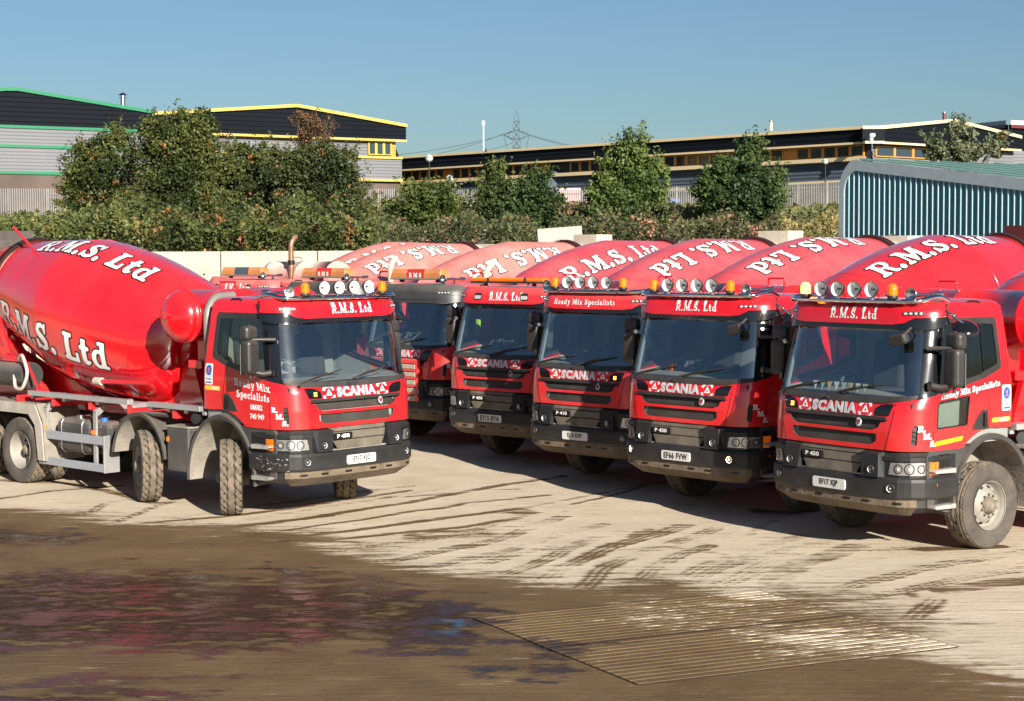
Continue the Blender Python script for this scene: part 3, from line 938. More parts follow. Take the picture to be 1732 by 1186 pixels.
def round_lamp(mb, p, r=.042, lit=False, rim=DGREY, d=(1, 0, 0)):
    p = Vector(p)
    M = axisM(p, d)
    lathe(mb, [(r*1.45, -.03), (r*1.45, .006), (r*1.25, .012), (r*1.05, .002)], rim, M, 20)
    lathe(mb, [(r*1.05, .002), (r*.8, -.018), (r*.3, -.03), (0.001, -.03)], LAMPLIT if lit else REFL, M, 20)
    lathe(mb, [(r*.28, -.03), (r*.28, .0), (.001, .0)], LAMPLIT if lit else LAMPW, M, 12)
    lathe(mb, [(r*1.05, .004), (r*.6, .012), (.001, .015)], LENS, M, 16)

def bumper(mb):
    prof = [(.0, .70), (.012, .73), (.014, .90), (.0, .935), (-.03, .95), (-.13, .95), (-.13, .70)]
    sweep(mb, bpath(1.86, 0, 48), prof, DGREY, smooth=False)
    # cut-back under-skirt, caked with mud
    sweep(mb, bpath(1.80, -.03, 40), [(.0, .60), (.0, .70), (-.10, .70), (-.16, .53), (-.14, .52)], DGREY)
    sweep(mb, bpath(1.22, -.02, 30), [(.005, .61), (.005, .698), (-.05, .698), (-.22, .50), (-.18, .49)], DUSTY)
    for u0 in (-.95, -.62, -.2, .25, .55, .98):
        patch(mb, lambda U, Z: sd_box(U, Z, u0-.06, .635, u0+.06, .665, .012), (u0-.1, .6, u0+.1, .7), .012, bumpS, -.010, INK)
    # tread plate on top, muddy
    sweep(mb, bpath(.62, -.028, 16), [(.0, .9495), (.0, .962), (-.10, .968), (-.10, .9495)], TREADPL)
    for s in (1, -1):
        patch(mb, lambda U, Z: sd_box(U*s, Z, .55, .805, .585, .835, .01), (.5, .78, .62, .86) if s > 0 else (-.62, .78, -.5, .86), .01, bumpS, .016, BLACK, thick=.006)
def scuffs(mb):
    r = np.random.default_rng(5)
    ms = (mat('scuff_pale', (.45, .44, .42), .8), mat('scuff_dark', (.01, .01, .01), .9), mat('scuff_rust', (.30, .12, .06), .9))
    for k in range(34):
        u = -r.uniform(1.15, 1.80); z = .90-abs(r.normal())*.10; a = r.uniform(.004, .03)**1.0; b = r.uniform(.0015, .008); sl = r.uniform(-.8, .8)
        patch(mb, lambda U, Z: sd_ell(U, Z-sl*(U-u), u, z, a, b)+(vnoise(U*300, Z*300, 9)-.5)*.004, (u-a*1.3, z-.05, u+a*1.3, z+.05), .005, bumpS, .0165, ms[int(r.choice(3, p=[.6, .25, .15]))])
def slat_panel(mb, m):
    box(mb, (1.49, 0, 1.245), (.09, 1.30, .78), m, .02)
    sm = mat('slat_beige', (.40, .34, .27), .8, var=.15, dirt=MUD, damt=.2)
    for k in range(5):
        z = .915+k*.145
        box(mb, (1.535, 0, z), (.02, 1.16, .085), sm, .008)
        box(mb, (1.537, 0, z+.052), (.012, 1.16, .012), INK)
def side_fill(mb, s):
    """grey corner panel with the two steps between bumper and wheel arch"""
    pts = [(.50, 1.30), (1.10, 1.275), (1.16, 1.2), (1.14, .60), (.80, .52), (.66, .52), (.62, .8), (.50, 1.12), (.40, 1.25)]
    tri_prism(mb, pts, 1.08*s, 1.185*s, DGREY2)
    for z in (1.02, .60):
        P = [(.74, z-.025), (1.08, z-.015), (1.12, z+.005), (1.08, z+.025), (.74, z+.03)]
        tri_prism(mb, P, 1.05*s, 1.275*s, TREADPL)
        box(mb, (.86, 1.19*s, z+.12), (.20, .02, .14), INK, .008)
    box(mb, (1.0, 1.22*s, .87), (.06, .02, .045), AMBER, .006)

def arc_guard(mb, s, x0=0.0, zc=.50, a=.70, b=.84, y0=.62, y1=1.20, t0=-8, t1=188, mo=DGREY2, mi_=CAKE, flare=.05):
    n = 30
    A = []
    for k in range(n+1):
        t = R(t0+(t1-t0)*k/n)
        A.append((x0+a*math.cos(t), zc+b*math.sin(t), x0+(a+flare)*math.cos(t), zc+(b+flare)*math.sin(t)))
    V = []; 
    for xi, zi, xo, zo in A:
        V += [(xi, y0*s, zi), (xi, (y1+.02)*s, zi), (xo, (y1+.03)*s, zo), (xo, (y1-.02)*s, zo+.012), (xo, y0*s, zo)]
    F = []; Fi = []
    for k in range(n):
        b0 = k*5; b1 = b0+5
        Fi.append([b0, b1, b1+1, b0+1])
        F += [[b0+1, b1+1, b1+2, b0+2], [b0+2, b1+2, b1+3, b0+3], [b0+3, b1+3, b1+4, b0+4]]
    F += [[0, 1, 2, 3, 4], [n*5+4, n*5+3, n*5+2, n*5+1, n*5]]
    if s < 0: F = [f[::-1] for f in F]; Fi = [f[::-1] for f in Fi]
    mb.add(V, F, mo, False); mb.add(V, Fi, mi_, False)
    # inner liner wall
    W = []
    for xi, zi, xo, zo in A: W += [(xi, y0*s, zi), (xi, y0*s, zc-.0)]
    mb.add([(xi, y0*s, zi) for xi, zi, _, _ in A], [list(range(n+1))], mi_)

# ------------------------------------------------------------------ wheels (local: centre at origin, outward = +Y)
TR = .525
def tyre(mb, lug):
    T = Matrix.Rotation(PI/2, 4, 'Z')
    side = [(.29, -.11), (.31, -.135), (.40, -.155), (.47, -.155), (.507, -.14)]
    lathe(mb, side, TYRE, T, 48)
    lathe(mb, [(r, -x) for r, x in side][::-1], TYRE, T, 48)
    # raised rings on the outer wall
    for rr in (.36, .44):
        pass
    na = 120 if lug else 144; nw = 23
    xs = np.linspace(-.14, .14, nw)
    V = []
    Mi = []
    for i in range(na):
        th = 2*PI*i/na
        for j, x in enumerate(xs):
            r = TR-.016*(abs(x)/.14)**3.0
            if lug:
                ph = (i*1.0/5) + (abs(x)/.14)*1.3*(1 if x > 0 else -1)
                g = (ph % 1.0) < .24 and abs(x) > .03
                g = g or abs(abs(x)-.05) < .007
            else:
                g = (j in (4, 9, 13, 18)) or ((i % 4 == 0) and (abs(x) > .115 or (abs(x) < .06 and (i//4+j//5) % 2 == 0)))
            if g: r -= .016
            V.append((-x, r*math.cos(th), r*math.sin(th)) if False else (r*math.cos(th), x, r*math.sin(th)))
            Mi.append(g)
    F1 = []; F2 = []
    for i in range(na):
        for j in range(nw-1):
            q = [i*nw+j, i*nw+j+1, ((i+1) % na)*nw+j+1, ((i+1) % na)*nw+j]
            (F2 if sum(Mi[k] for k in q) >= 3 else F1).append(q)
    b = len(mb.v)
    mb.add(V, F1, TREAD); 
    k = mb.mi(GROOVE)
    for f in F2: mb.f.append([i+b for i in f]); mb.m.append(k); mb.s.append(False)

def rim_front(mb):
    T = Matrix.Rotation(PI/2, 4, 'Z')
    lathe(mb, [(.292, .135), (.300, .14), (.286, .12), (.270, .09), (.262, .04), (.245, .03), (.20, .075), (.165, .105), (.15, .11), (.001, .11)], RIM, T, 40)
    lathe(mb, [(.27, -.10), (.262, .04)], RIM, T, 30)
    for k in range(10):
        a = 2*PI*k/10
        p = Vector((.222*math.cos(a), .054, .222*math.sin(a)))
        M = axisM(p, (.045*math.cos(a)*9, 1, .045*math.sin(a)*9))
        M = Matrix.Translation(p) @ Matrix.Rotation(-a, 4, 'Y') @ Matrix.Rotation(R(-42), 4, 'Z')
        V = [M @ Vector((.022*math.cos(t), .004, .034*math.sin(t))) for t in np.linspace(0, 2*PI, 15)[:-1]]
        mb.add(V, [list(range(14))[::-1]], RIMD)
def rim_rear(mb):
    T = Matrix.Rotation(PI/2, 4, 'Z')
    lathe(mb, [(.292, .135), (.300, .142), (.286, .125), (.272, .08), (.262, -.02), (.24, -.06), (.19, -.075), (.15, -.075), (.001, -.075)], RIM, T, 40)
    for k in range(10):
        a = 2*PI*k/10
        p = Vector((.215*math.cos(a), -.064, .215*math.sin(a)))
        V = [p+Vector((.03*math.cos(t), 0, .03*math.sin(t))) for t in np.linspace(0, 2*PI, 13)[:-1]]
        mb.add(V, [list(range(12))[::-1]], RIMD)
def hub(mb, front):
    y0 = .11 if front else -.075
    T = Matrix.Rotation(PI/2, 4, 'Z')
    lathe(mb, [(.105, y0), (.10, y0+.03), (.082, y0+.045), (.075, y0+.07 if front else y0+.12), (.05, y0+.085 if front else y0+.14), (.001, y0+.088 if front else y0+.14)], HUB, T, 24)
    for k in range(10):
        a = 2*PI*(k+.5)/10
        p = Vector((.135*math.cos(a), y0-.005, .135*math.sin(a)))
        cyl(mb, p, p+Vector((0, .035, 0)), .014, HUB, 6, False)
    cyl(mb, (0, -.25, 0), (0, y0, 0), .12, DUSTY, 16)

def add_wheel(root, x, y, steer, kind):
    out = 1 if y > 0 else -1
    w = part('wheel', root, 'hub_'+kind[:5], lambda m: hub(m, kind.startswith('front')), (x, y, TR), (0, 0, R(steer)+(0 if out > 0 else PI)))
    part('tyre', w, 'tyre_'+('lug' if 'lug' in kind or 'rear' in kind else 'rib'), lambda m: tyre(m, 'lug' in kind or 'rear' in kind))
    part('rim', w, 'rim_'+kind[:5], rim_front if kind.startswith('front') else rim_rear)
    return w
def add_inner(root, x, y):
    out = 1 if y > 0 else -1
    w = part('inner_wheel', root, 'hub_inner', lambda m: cyl(m, (0, -.15, 0), (0, .1, 0), .2, DUSTY, 16), (x, y, TR), (0, 0, 0 if out > 0 else PI))
    part('tyre', w, 'tyre_lug', lambda m: tyre(m, True))

# ------------------------------------------------------------------ drum
DA = Vector((-math.cos(R(10.5)), 0, math.sin(R(10.5))))      # axis, towards the rear
DUPV = Vector((math.sin(R(10.5)), 0, math.cos(R(10.5))))
DORG = Vector((-1.88, 0, 2.16))
DPROF = [(.0, .30), (.0, .46), (.04, .60), (.13, .74), (.26, .86), (.42, .94), (.62, 1.0), (1.0, 1.065), (1.5, 1.13), (1.9, 1.16), (2.5, 1.175), (2.9, 1.16), (3.3, 1.09), (3.9, .97), (4.5, .85), (4.62, .825)]
DS = np.array([p[0] for p in DPROF[1:]]); DR = np.array([p[1] for p in DPROF[1:]])
def drum_map(scale, sc, th0, dirn):
    """x along the axis (dirn=+1: reads rear->front), y = height upward on the skin"""
    ax = np.array(DA); up = np.array(DUPV); org = np.array(DORG)
    sd_ = np.array([0, -1, 0.])
    def pos(X, Y):
        s = sc-dirn*X
        r = np.interp(s, DS, DR)*scale
        th = th0-dirn*Y/1.1
        c, q = np.cos(th), np.sin(th)
        return org+np.outer(s, ax)+(r*c)[:, None]*up+(r*q)[:, None]*sd_
    def mp(X, Y, d):
        X = np.asarray(X, float); Y = np.asarray(Y, float); e = .004
        p = pos(X, Y); du = pos(X+e, Y)-pos(X-e, Y); dv = pos(X, Y+e)-pos(X, Y-e)
        n = np.cross(du, dv); n /= np.linalg.norm(n, axis=-1, keepdims=True)
        return p+n*d
    return mp
def drumM(): return axisM(DORG, DA)
def smooth_prof():
    s = np.linspace(0, 4.62, 80)
    # gaussian-smoothed radius keeps the head crisp
    r = np.interp(s, DS, DR)
    k = np.array([1, 2, 3, 2, 1.])/9
    r2 = np.convolve(np.pad(r, 2, mode='edge'), k, 'valid')
    w = np.clip((s-.3)/.4, 0, 1)
    return s, r*(1-w)+r2*w
def drum_shell(mb, m, scale):
    s, r = smooth_prof()
    pr = [(.30*scale, 0), (.46*scale, 0)]
    pr += [(np.interp(t, DS, DR)*scale, t) for t in (.01, .04, .08, .13, .19, .26, .34, .42, .5)]
    pr += [(np.interp(t, s, r)*scale, t) for t in s[s > .55]]
    M = drumM()
    lathe(mb, pr, m, M, 72)
    # weld beads
    for t in (.62, 1.9, 2.9, 3.9):
        rr = np.interp(t, DS, DR)*scale
        lathe(mb, [(rr-.004, t-.012), (rr+.003, t-.004), (rr+.003, t+.004), (rr-.004, t+.012)], m, M, 72)
    # inspection hatch ring
    disc(mb, DORG+DA*.002, -DA, .42, m, 30)
def drum_head_ring(mb, m, scale):
    M = drumM()
    lathe(mb, [(.20, -.10), (.30, -.08), (.46, -.02), (.46, .01)], m, M, 30)
    for k in range(12):
        a = 2*PI*k/12
        p = M @ Vector((-.03, .38*math.cos(a), .38*math.sin(a)))
        cyl(mb, p, p-DA*.03, .022, m, 6, False)
def drum_rear(mb, m, m2, scale):
    M = drumM()
    lathe(mb, [(.80*scale, 4.62), (.86*scale, 4.64), (.86*scale, 4.80), (.80*scale, 4.82)], mat('track_ring', (.10, .02, .015), .4, .5, var=.3), M, 60)
    lathe(mb, [(.80*scale, 4.60), (.79*scale, 4.86), (.70*scale, 5.2), (.60*scale, 5.55), (.56*scale, 5.56), (.54*scale, 5.3)], m2, M, 56)
    lathe(mb, [(.875*scale, 4.63), (.885*scale, 4.65)], mat('ring_edge', (.02, .015, .015), .6), M, 60)

def pedestals(mb, m):
    """red frames that carry the drum"""
    for s in (1, -1):
        tri_prism(mb, [(-1.35, 1.30), (-2.05, 1.30), (-1.86, 1.98), (-1.62, 1.98)], .36*s, .44*s, m)
        tri_prism(mb, [(-5.3, 1.30), (-7.1, 1.30), (-6.75, 2.28), (-6.35, 2.28)], .48*s, .56*s, m)
        tube(mb, [(-5.5, .52*s, 1.38), (-6.3, .62*s, 2.2)], .05, m, 8)
        tube(mb, [(-7.3, .5*s, 1.35), (-6.8, .6*s, 2.3), (-6.9, .6*s, 3.1)], .045, m, 8)
        cyl(mb, (-6.40, .50*s, 2.36), (-6.56, .50*s, 2.39), .13, m, 18)
    box(mb, (-1.75, 0, 1.62), (.30, .75, .50), m, .03)
    box(mb, (-1.62, 0, 2.10), (.34, .40, .40), m, .05, seg=2)
    cyl(mb, (-1.46, 0, 2.12), (-1.86, 0, 2.17), .24, m, 24)
    box(mb, (-6.55, 0, 2.2), (.16, 1.2, .16), m, .01)
    tri_prism(mb, [(-4.3, 1.3), (-4.5, 1.42), (-6.7, 2.10), (-7.2, 2.2), (-7.2, 1.3)], -.30, -.27, m)
    tri_prism(mb, [(-1.9, 1.3), (-1.9, 1.75), (-2.6, 1.42), (-3.2, 1.36), (-3.2, 1.3)], -.34, -.31, m)

def subframe(mb, m):
    for s in (1, -1):
        box(mb, (-4.0, .42*s, 1.24), (7.1, .09, .20), m, .01)
        for x in (-1.1, -2.2, -3.2, -4.2, -5.2):
            box(mb, (x, .80*s, 1.33), (.10, .76, .12), m, .01)
    for x in (-.7, -1.9, -3.1, -4.3, -5.5, -6.7): box(mb, (x, 0, 1.22), (.12, .9, .12), m, .01)
def chassis(mb):
    m = mat('chassis_dark', (.03, .027, .025), .7, var=.3, dirt=MUD, damt=.3, dup=.3)
    for s in (1, -1): box(mb, (-3.1, .39*s, 1.0), (8.4, .08, .24), m, .01)
    for x in (0, -1.94, -5.13, -6.50):
        tube(mb, [(x, -.85, .56), (x, -.3, .50), (x, .3, .50), (x, .85, .56)], .09, m, 10)
        box(mb, (x, 0, .72), (.35, .5, .2), m, .05)
    for s in (1, -1):
        box(mb, (-.97, .45*s, .82), (1.2, .12, .06), m)
        box(mb, (-5.8, .45*s, .82), (1.2, .12, .08), m)
    box(mb, (.4, 0, .95), (1.3, .8, .45), m, .05)   # engine sump
    box(mb, (-2.9, 0, .85), (1.5, .4, .35), m, .05)
def side_rail(mb, s):
    for x0, x1 in ((-2.16, -4.85), (-.45, -1.70)):
        box(mb, ((x0+x1)/2, 1.17*s, 1.445), (abs(x1-x0), .10, .075), ALU, .006)
        box(mb, ((x0+x1)/2, .98*s, 1.415), (abs(x1-x0), .26, .012), ALU)
        n = 3
        for k in range(n+1):
            x = x0+(x1-x0)*k/n
            box(mb, (x, .85*s, 1.38), (.08, .6, .05), ALU, .004)
def corner_box(mb, s):
    """grey box between the first two wheel arches"""
    box(mb, (-.98, 1.03*s, .84), (.50, .38, .62), DGREY2, .03, seg=2)
    box(mb, (-.98, 1.03*s, 1.16), (.54, .40, .03), CAKE, .01)
    cyl(mb, (-.72, .95*s, 1.30), (-.60, 1.18*s, 1.30), .075, DGREY, 16)
    tube(mb, [(-1.35, 1.1*s, 1.30), (-1.6, 1.15*s, 1.30), (-1.85, 1.15*s, 1.30)], .035, BLKTANK, 8)
    box(mb, (-1.18, 1.235*s, .98), (.05, .02, .07), AMBER, .006)
def fuel_tank(mb, s):
    box(mb, (-3.72, .90*s, .84), (.95, .52, .52), BLKTANK, .12, seg=3)
    for x in (-4.0, -3.45):
        tri = [( -.275+.0, 0)]
        for z0, z1 in ((.575, 1.105),):
            pts = rounded([(x, .64*s, z0), (x, 1.165*s, z0), (x, 1.165*s, z1), (x, .64*s, z1)], .12)
            tube(mb, pts, .012, STEEL, 6)
    cyl(mb, (-3.72, 1.0*s, 1.09), (-3.72, 1.0*s, 1.15), .06, STEEL, 16)
def adblue_tank(mb, s):
    box(mb, (-3.0, .92*s, .90), (.42, .45, .40), BLKTANK, .09, seg=3)
    cyl(mb, (-3.05, 1.03*s, 1.08), (-3.05, 1.03*s, 1.15), .055, BLUECAP, 16)
def side_guard(mb, s):
    for z, h in ((.83, .13), (.42, .12)):
        box(mb, (-3.68, 1.20*s, z), (1.78, .035, h), GALV, .006)
    box(mb, (-2.80, 1.19*s, .63), (.035, .06, .56), ALU, .004)
    box(mb, (-2.81, 1.06*s, .63), (.012, .24, .56), ALU)
    for x in (-4.40, -3.08):
        box(mb, (x, 1.165*s, .80), (.09, .03, .86), ALU, .004)
        pts = [(x, 1.16*s, 1.22), (x, 1.05*s, 1.30), (x, .5*s, 1.30)]
        for i in range(2):
            a, b = Vector(pts[i]), Vector(pts[i+1])
            box(mb, (a+b)/2, (.09, (a-b).length, .09), ALU, .006, Matrix.Rotation(math.atan2(b.z-a.z, b.y-a.y), 4, 'X'))
        box(mb, (x, 1.20*s, .94), (.10, .03, .07), AMBER, .008)
def rear_guard(mb, s):
    """long angular mudguard over the two rear axles"""
    P = [(-4.36, .42), (-4.42, .98), (-4.60, 1.24), (-7.1, 1.24), (-7.25, 1.0), (-7.3, .6)]
    V = []
    for (x, z) in P:
        V += [(x, .55*s, z), (x, 1.235*s, z)]
    O = []
    for i, (x, z) in enumerate(P):
        ox = x+(.05 if i < 3 else (-.0 if i == 3 else -.04)); oz = z+(.0 if i == 0 else .05)
        O += [(ox, .55*s, oz), (ox, 1.26*s, oz)]
    n = len(P)
    mb.add(V+O, [[2*i, 2*i+1, 2*i+3, 2*i+2] for i in range(n-1)]+[[2*n+2*i, 2*n+2*i+2, 2*n+2*i+3, 2*n+2*i+1] for i in range(n-1)]+[[2*i+1, 2*n+2*i+1, 2*n+2*i+3, 2*i+3] for i in range(n-1)]+[[0, 1, 2*n+1, 2*n]], CAKE)
    # skirt hanging outside
    tri_prism(mb, [(-4.36, .42), (-4.42, .98), (-4.60, 1.29), (-7.1, 1.29), (-7.1, 1.12), (-4.78, 1.12), (-4.60, .96), (-4.52, .42)], 1.235*s, 1.262*s, mat('rear_guard_grey', (.36, .335, .30), .7, var=.2, dirt=DUST, damt=.3, bump=.3, bscale=60))

def water_tank(mb, m, z, r, x, y0=-1.16, y1=1.16):
    T = axisM((x, y0, z), (0, 1, 0)); L = y1-y0
    pr = [(.001, -.20*r/.38), (r*.35, -.185*r/.38), (r*.65, -.14*r/.38), (r*.88, -.06*r/.38), (r, .02), (r, .10)]
    pr2 = [(r+.012, .10), (r+.012, .12), (r, .125)]
    pr = pr+pr2+[(r, L/2), (r+.008, L/2+.01), (r+.008, L/2+.03), (r, L/2+.035), (r, L-.12), (r+.012, L-.115), (r+.012, L-.09), (r, L-.08), (r, L-.02), (r*.88, L+.06), (r*.65, L+.13), (r*.35, L+.18), (.001, L+.19)]
    lathe(mb, pr, m, T, 40)
    cyl(mb, (x, y0-.24*r/.38, z+.02), (x, y0-.10, z+.02), .055, m, 16)
    for s in (-.7, .7): box(mb, (x, s, z-r-.08), (.25, .10, .5), m, .01)
    box(mb, (x, 0, z-r-.32), (.3, 1.8, .12), m, .01)
    tube(mb, rounded([(x, -.45, z+r-.02), (x, -.45, z+r+.10), (x, -.15, z+r+.10), (x, -.15, z+r-.02)], .03), .015, m, 8)

def snorkel(mb, s):
    """grey intake duct standing behind the cab"""
    tube(mb, rounded([(-.50, 1.00*s, 1.5), (-.53, 1.00*s, 2.80), (-.60, .82*s, 2.99), (-.66, .45*s, 3.0)], .16, 6), .062, mat('duct_grey', (.20, .195, .185), .5, .3, dirt=DUST, damt=.25), 14)
def stack_pipe(mb, m, h, y, bend=.12, x=-.62):
    tube(mb, rounded([(x, y, 2.2), (x, y, h-.12), (x-bend, y, h+.02), (x-bend*1.4, y, h+.02)], .1, 5), .062, m, 14)
    cyl(mb, (x, y, h-.62), (x, y, h-.52), .085, INK, 14)

def mirror_main(mb, s, kerb):
    # local coordinates = truck coordinates
    y = (1.42 if s < 0 else 1.39)*s
    box(mb, (.93, y, 2.23), (.17, .22, .45), BLACK, .055, Matrix.Rotation(R(-8*s), 4, 'Z'), seg=3)
    box(mb, (.90, y, 2.545), (.17, .23, .20), BLACK, .06, Matrix.Rotation(R(-8*s), 4, 'Z'), seg=3)
    box(mb, (.84, y, 2.20), (.012, .20, .40), mat('mirror_glass', (.6, .65, .7), .02, 1.0), 0, Matrix.Rotation(R(-8*s), 4, 'Z'))
    tube(mb, [(1.12, 1.14*s, 2.455), (1.0, 1.30*s, 2.46), (.94, 1.42*s, 2.46)], [.03, .022, .02], BLACK, 8)
    tube(mb, [(1.10, 1.17*s, 2.02), (1.02, 1.28*s, 2.00), (.95, 1.38*s, 2.03)], [.045, .035, .03], BLACK, 8)
    tube(mb, [(.93, y, 1.94), (.92, y, 2.66)], .018, BLACK, 8)
    box(mb, (1.13, 1.19*s, 2.02), (.07, .05, .11), BLACKG, .02)
def mirror_kerb(mb, s):
    # round wide-view mirror above the door window
    M = Matrix.Translation((.72, 1.37*s, 2.69)) @ Matrix.Rotation(R(-28*s), 4, 'X') @ Matrix.Rotation(R(14), 4, 'Y')
    lathe(mb, [(.001, .05), (.10, .045), (.155, .02), (.165, -.01), (.15, -.02), (.001, -.022)], BLACKG, M @ Matrix.Rotation(-PI/2, 4, 'Y'), 24)
    tube(mb, [(.80, 1.13*s, 2.90), (.76, 1.27*s, 2.80), (.73, 1.35*s, 2.74)], .02, STEEL, 8)
    box(mb, (.79, 1.22*s, 2.84), (.10, .08, .03), STEEL, .01)
def mirror_front(mb):
    """small front-view mirror hung inside the top of the screen edge"""
    box(mb, (1.36, .93, 2.56), (.12, .26, .13), BLACK, .04, Matrix.Rotation(R(18), 4, 'Y') @ Matrix.Rotation(R(12), 4, 'X'), seg=3)
    tube(mb, [(1.25, 1.02, 2.70), (1.33, .96, 2.60)], .018, BLACK, 8)

def wiper(mb, y):
    P = cabS(np.array([y, y+.06]), np.array([1.82, 1.87]), .03)
    Q = cabS(np.array([y+.10, y+.50]), np.array([1.86, 1.985]), .028)
    tube(mb, [Vector(P[0]), Vector(P[1]), Vector(Q[1])], [.016, .012, .007], BLACK, 6)
    B = cabS(np.linspace(y+.10, y+.78, 9), np.linspace(1.885, 2.02, 9), .006)
    tube(mb, [Vector(p) for p in B], .009, BLACK, 6)
    A = cabS(np.linspace(y+.18, y+.68, 5), np.linspace(1.905, 2.005, 5), .018)
    tube(mb, [Vector(p) for p in A], .006, BLACK, 6)
    p0 = Vector(P[0]); cyl(mb, p0-Vector((.03, 0, 0)), p0+Vector((.015, 0, 0)), .022, BLACK, 10)

def roof_bar(mb):
    pts = rounded([(.62, -1.03, 2.99), (.80, -1.05, 3.055), (1.12, -1.02, 3.0), (1.20, -.86, 2.995), (1.235, 0, 2.995), (1.20, .86, 2.995), (1.12, 1.02, 3.0), (.80, 1.05, 3.055), (.62, 1.03, 2.99)], .14, 5)
    tube(mb, pts, .030, CHROME, 12)
    for y in (-.98, -.6, 0, .6, .98):
        box(mb, (1.20 if abs(y) < .9 else 1.12, y, 2.985), (.07, .05, .05), DGREY, .01)
def spotlight(mb, r=.092):
    """local: centre at origin, faces +X"""
    I = Matrix.Identity(4)
    lathe(mb, [(.001, -.085), (r*.45, -.08), (r*.8, -.05), (r, -.01), (r*1.06, .0), (r*1.06, .018), (r*.97, .022)], BLACK, I, 28)
    lathe(mb, [(r*.97, .020), (r*.90, .012), (r*.6, -.03), (r*.25, -.055), (.001, -.055)], REFL, I, 28)
    lathe(mb, [(.014, -.05), (.014, -.005), (.001, -.002)], mat('bulb_shield', (.10, .10, .11), .3, .8), I, 10)
    lathe(mb, [(r*.97, .021), (r*.6, .030), (.001, .034)], LENS, I, 24)
    box(mb, (-.02, 0, -r-.01), (.04, .05, .05), STEEL, .006)
    tube(mb, [(-.06, .0, -.04), (-.10, .03, -.08), (-.08, .05, -.10)], .006, INK, 5)
def beacon(mb, lit):
    I = Matrix.Rotation(-PI/2, 4, 'Y')
    lathe(mb, [(.001, 0), (.062, 0), (.064, .035), (.056, .045)], BLACK, I, 24)
    a = AMBERL if lit else AMBER
    lathe(mb, [(.056, .045), (.060, .06), (.058, .12), (.048, .165), (.030, .182), (.001, .186)], a, I, 24)
    for k in range(6):
        lathe(mb, [(.0605, .058+.016*k), (.0625, .062+.016*k), (.0600, .066+.016*k)], mat('amber_ring', (.75, .18, .0), .2, emit=(1, .2, 0), estr=.15) if not lit else AMBERL, I, 24)
def horn(mb):
    """trumpet along X, mouth forward"""
    I = Matrix.Identity(4)
    lathe(mb, [(.001, -.42), (.018, -.42), (.020, -.22), (.032, -.10), (.055, -.04), (.082, 0), (.088, .004), (.080, .006), (.05, -.035), (.02, -.08), (.001, -.09)], STEEL, I, 28)
    cyl(mb, (-.42, 0, 0), (-.55, 0, 0), .035, STEEL, 14)
    box(mb, (-.28, 0, -.05), (.04, .04, .08), STEEL)

def strip_bar(mb):
    """long slim amber light bar"""
    P = [(-.07, .0), (.07, 0), (.085, .03), (.075, .06), (-.075, .06), (-.085, .03)]
    def ex(y0, y1, m, P=P):
        V = [(x, y0, z) for x, z in P]+[(x, y1, z) for x, z in P]
        n = len(P)
        mb.add(V, [list(range(n)), list(range(2*n-1, n-1, -1))]+[[i, i+n, (i+1) % n+n, (i+1) % n] for i in range(n)], m)
    ex(-.84, .84, BLACK, [(-.075, -.035), (.075, -.035), (.075, -.002), (-.075, -.002)])
    for k in range(6):
        y0 = -.80+k*.268
        ex(y0, y0+.258, AMBER)
    for y in (-.42, .42): ex(y-.02, y+.02, BLACK, [(-.09, -.01), (.09, -.01), (.092, .064), (-.092, .064)])
    for y in (-.55, .55): box(mb, (0, y, -.055), (.06, .05, .05), BLACK)
def box_bar(mb, kind):
    """amber light bar with a middle panel"""
    def ex(y0, y1, m, t0=0.0, t1=0.0):
        a = [(.12, .0), (.12, .09), (.085, .165), (-.085, .165), (-.12, .09), (-.12, 0)]
        V = [(x, y0, z) for x, z in a]+[(x, y1, z) for x, z in a]
        V = []
        for yy, tt in ((y0, t0), (y1, t1)):
            for x, z in a: V.append((x, yy+(tt if z > .06 else 0), z))
        mb.add(V, [list(range(6)), list(range(11, 5, -1))]+[[i, i+6, (i+1) % 6+6, (i+1) % 6] for i in range(6)], m)
    box(mb, (0, 0, -.02), (.26, 1.42, .035), mat('bar_base', (.20, .18, .15), .6), .01)
    AM = mat('amber_dusty', (.55, .17, .035), .3, var=.2, coat=.5, dirt=DUST, damt=.12, dup=.2)
    mid = mat('bar_mid_red', (.55, .03, .02), .35) if kind == 'rms' else mat('bar_mid_dark', (.06, .08, .11), .3)
    ex(-.70, -.24, AM, .04, 0); ex(-.235, .235, mid); ex(.24, .70, AM, 0, -.04)
    if kind == 'rms':
        mp = plane_map((.1215, 0, .052), (0, 1, 0), (0, 0, 1), (1, 0, 0))
        serif(mb, 'R M S', .080, 0, 0, mp, .003, WHITE, bold=.003, track=.1)
    for y in (-.5, .5): box(mb, (0, y, -.06), (.08, .06, .05), BLACK)

def number_plate(mb, txt):
    mp = plane_map((1.518, 0, .805), (0, 1, 0), (0, 0, 1), (1, 0, 0))
    f = lambda U, V: sd_box(U, V, -.26, -.062, .26, .062, .01)
    patch(mb, f, (-.28, -.08, .28, .08), .02, mp, .014, mat('plate_white', (.60, .60, .59), .5), thick=.02)
    g = lambda U, V: np.abs(sd_box(U, V, -.252, -.054, .252, .054, .008))-.0015
    if txt: sans(mb, txt, .088, 0, 0, mp, .0165, INK, bold=.034, wscale=.80, spacing=1.12)

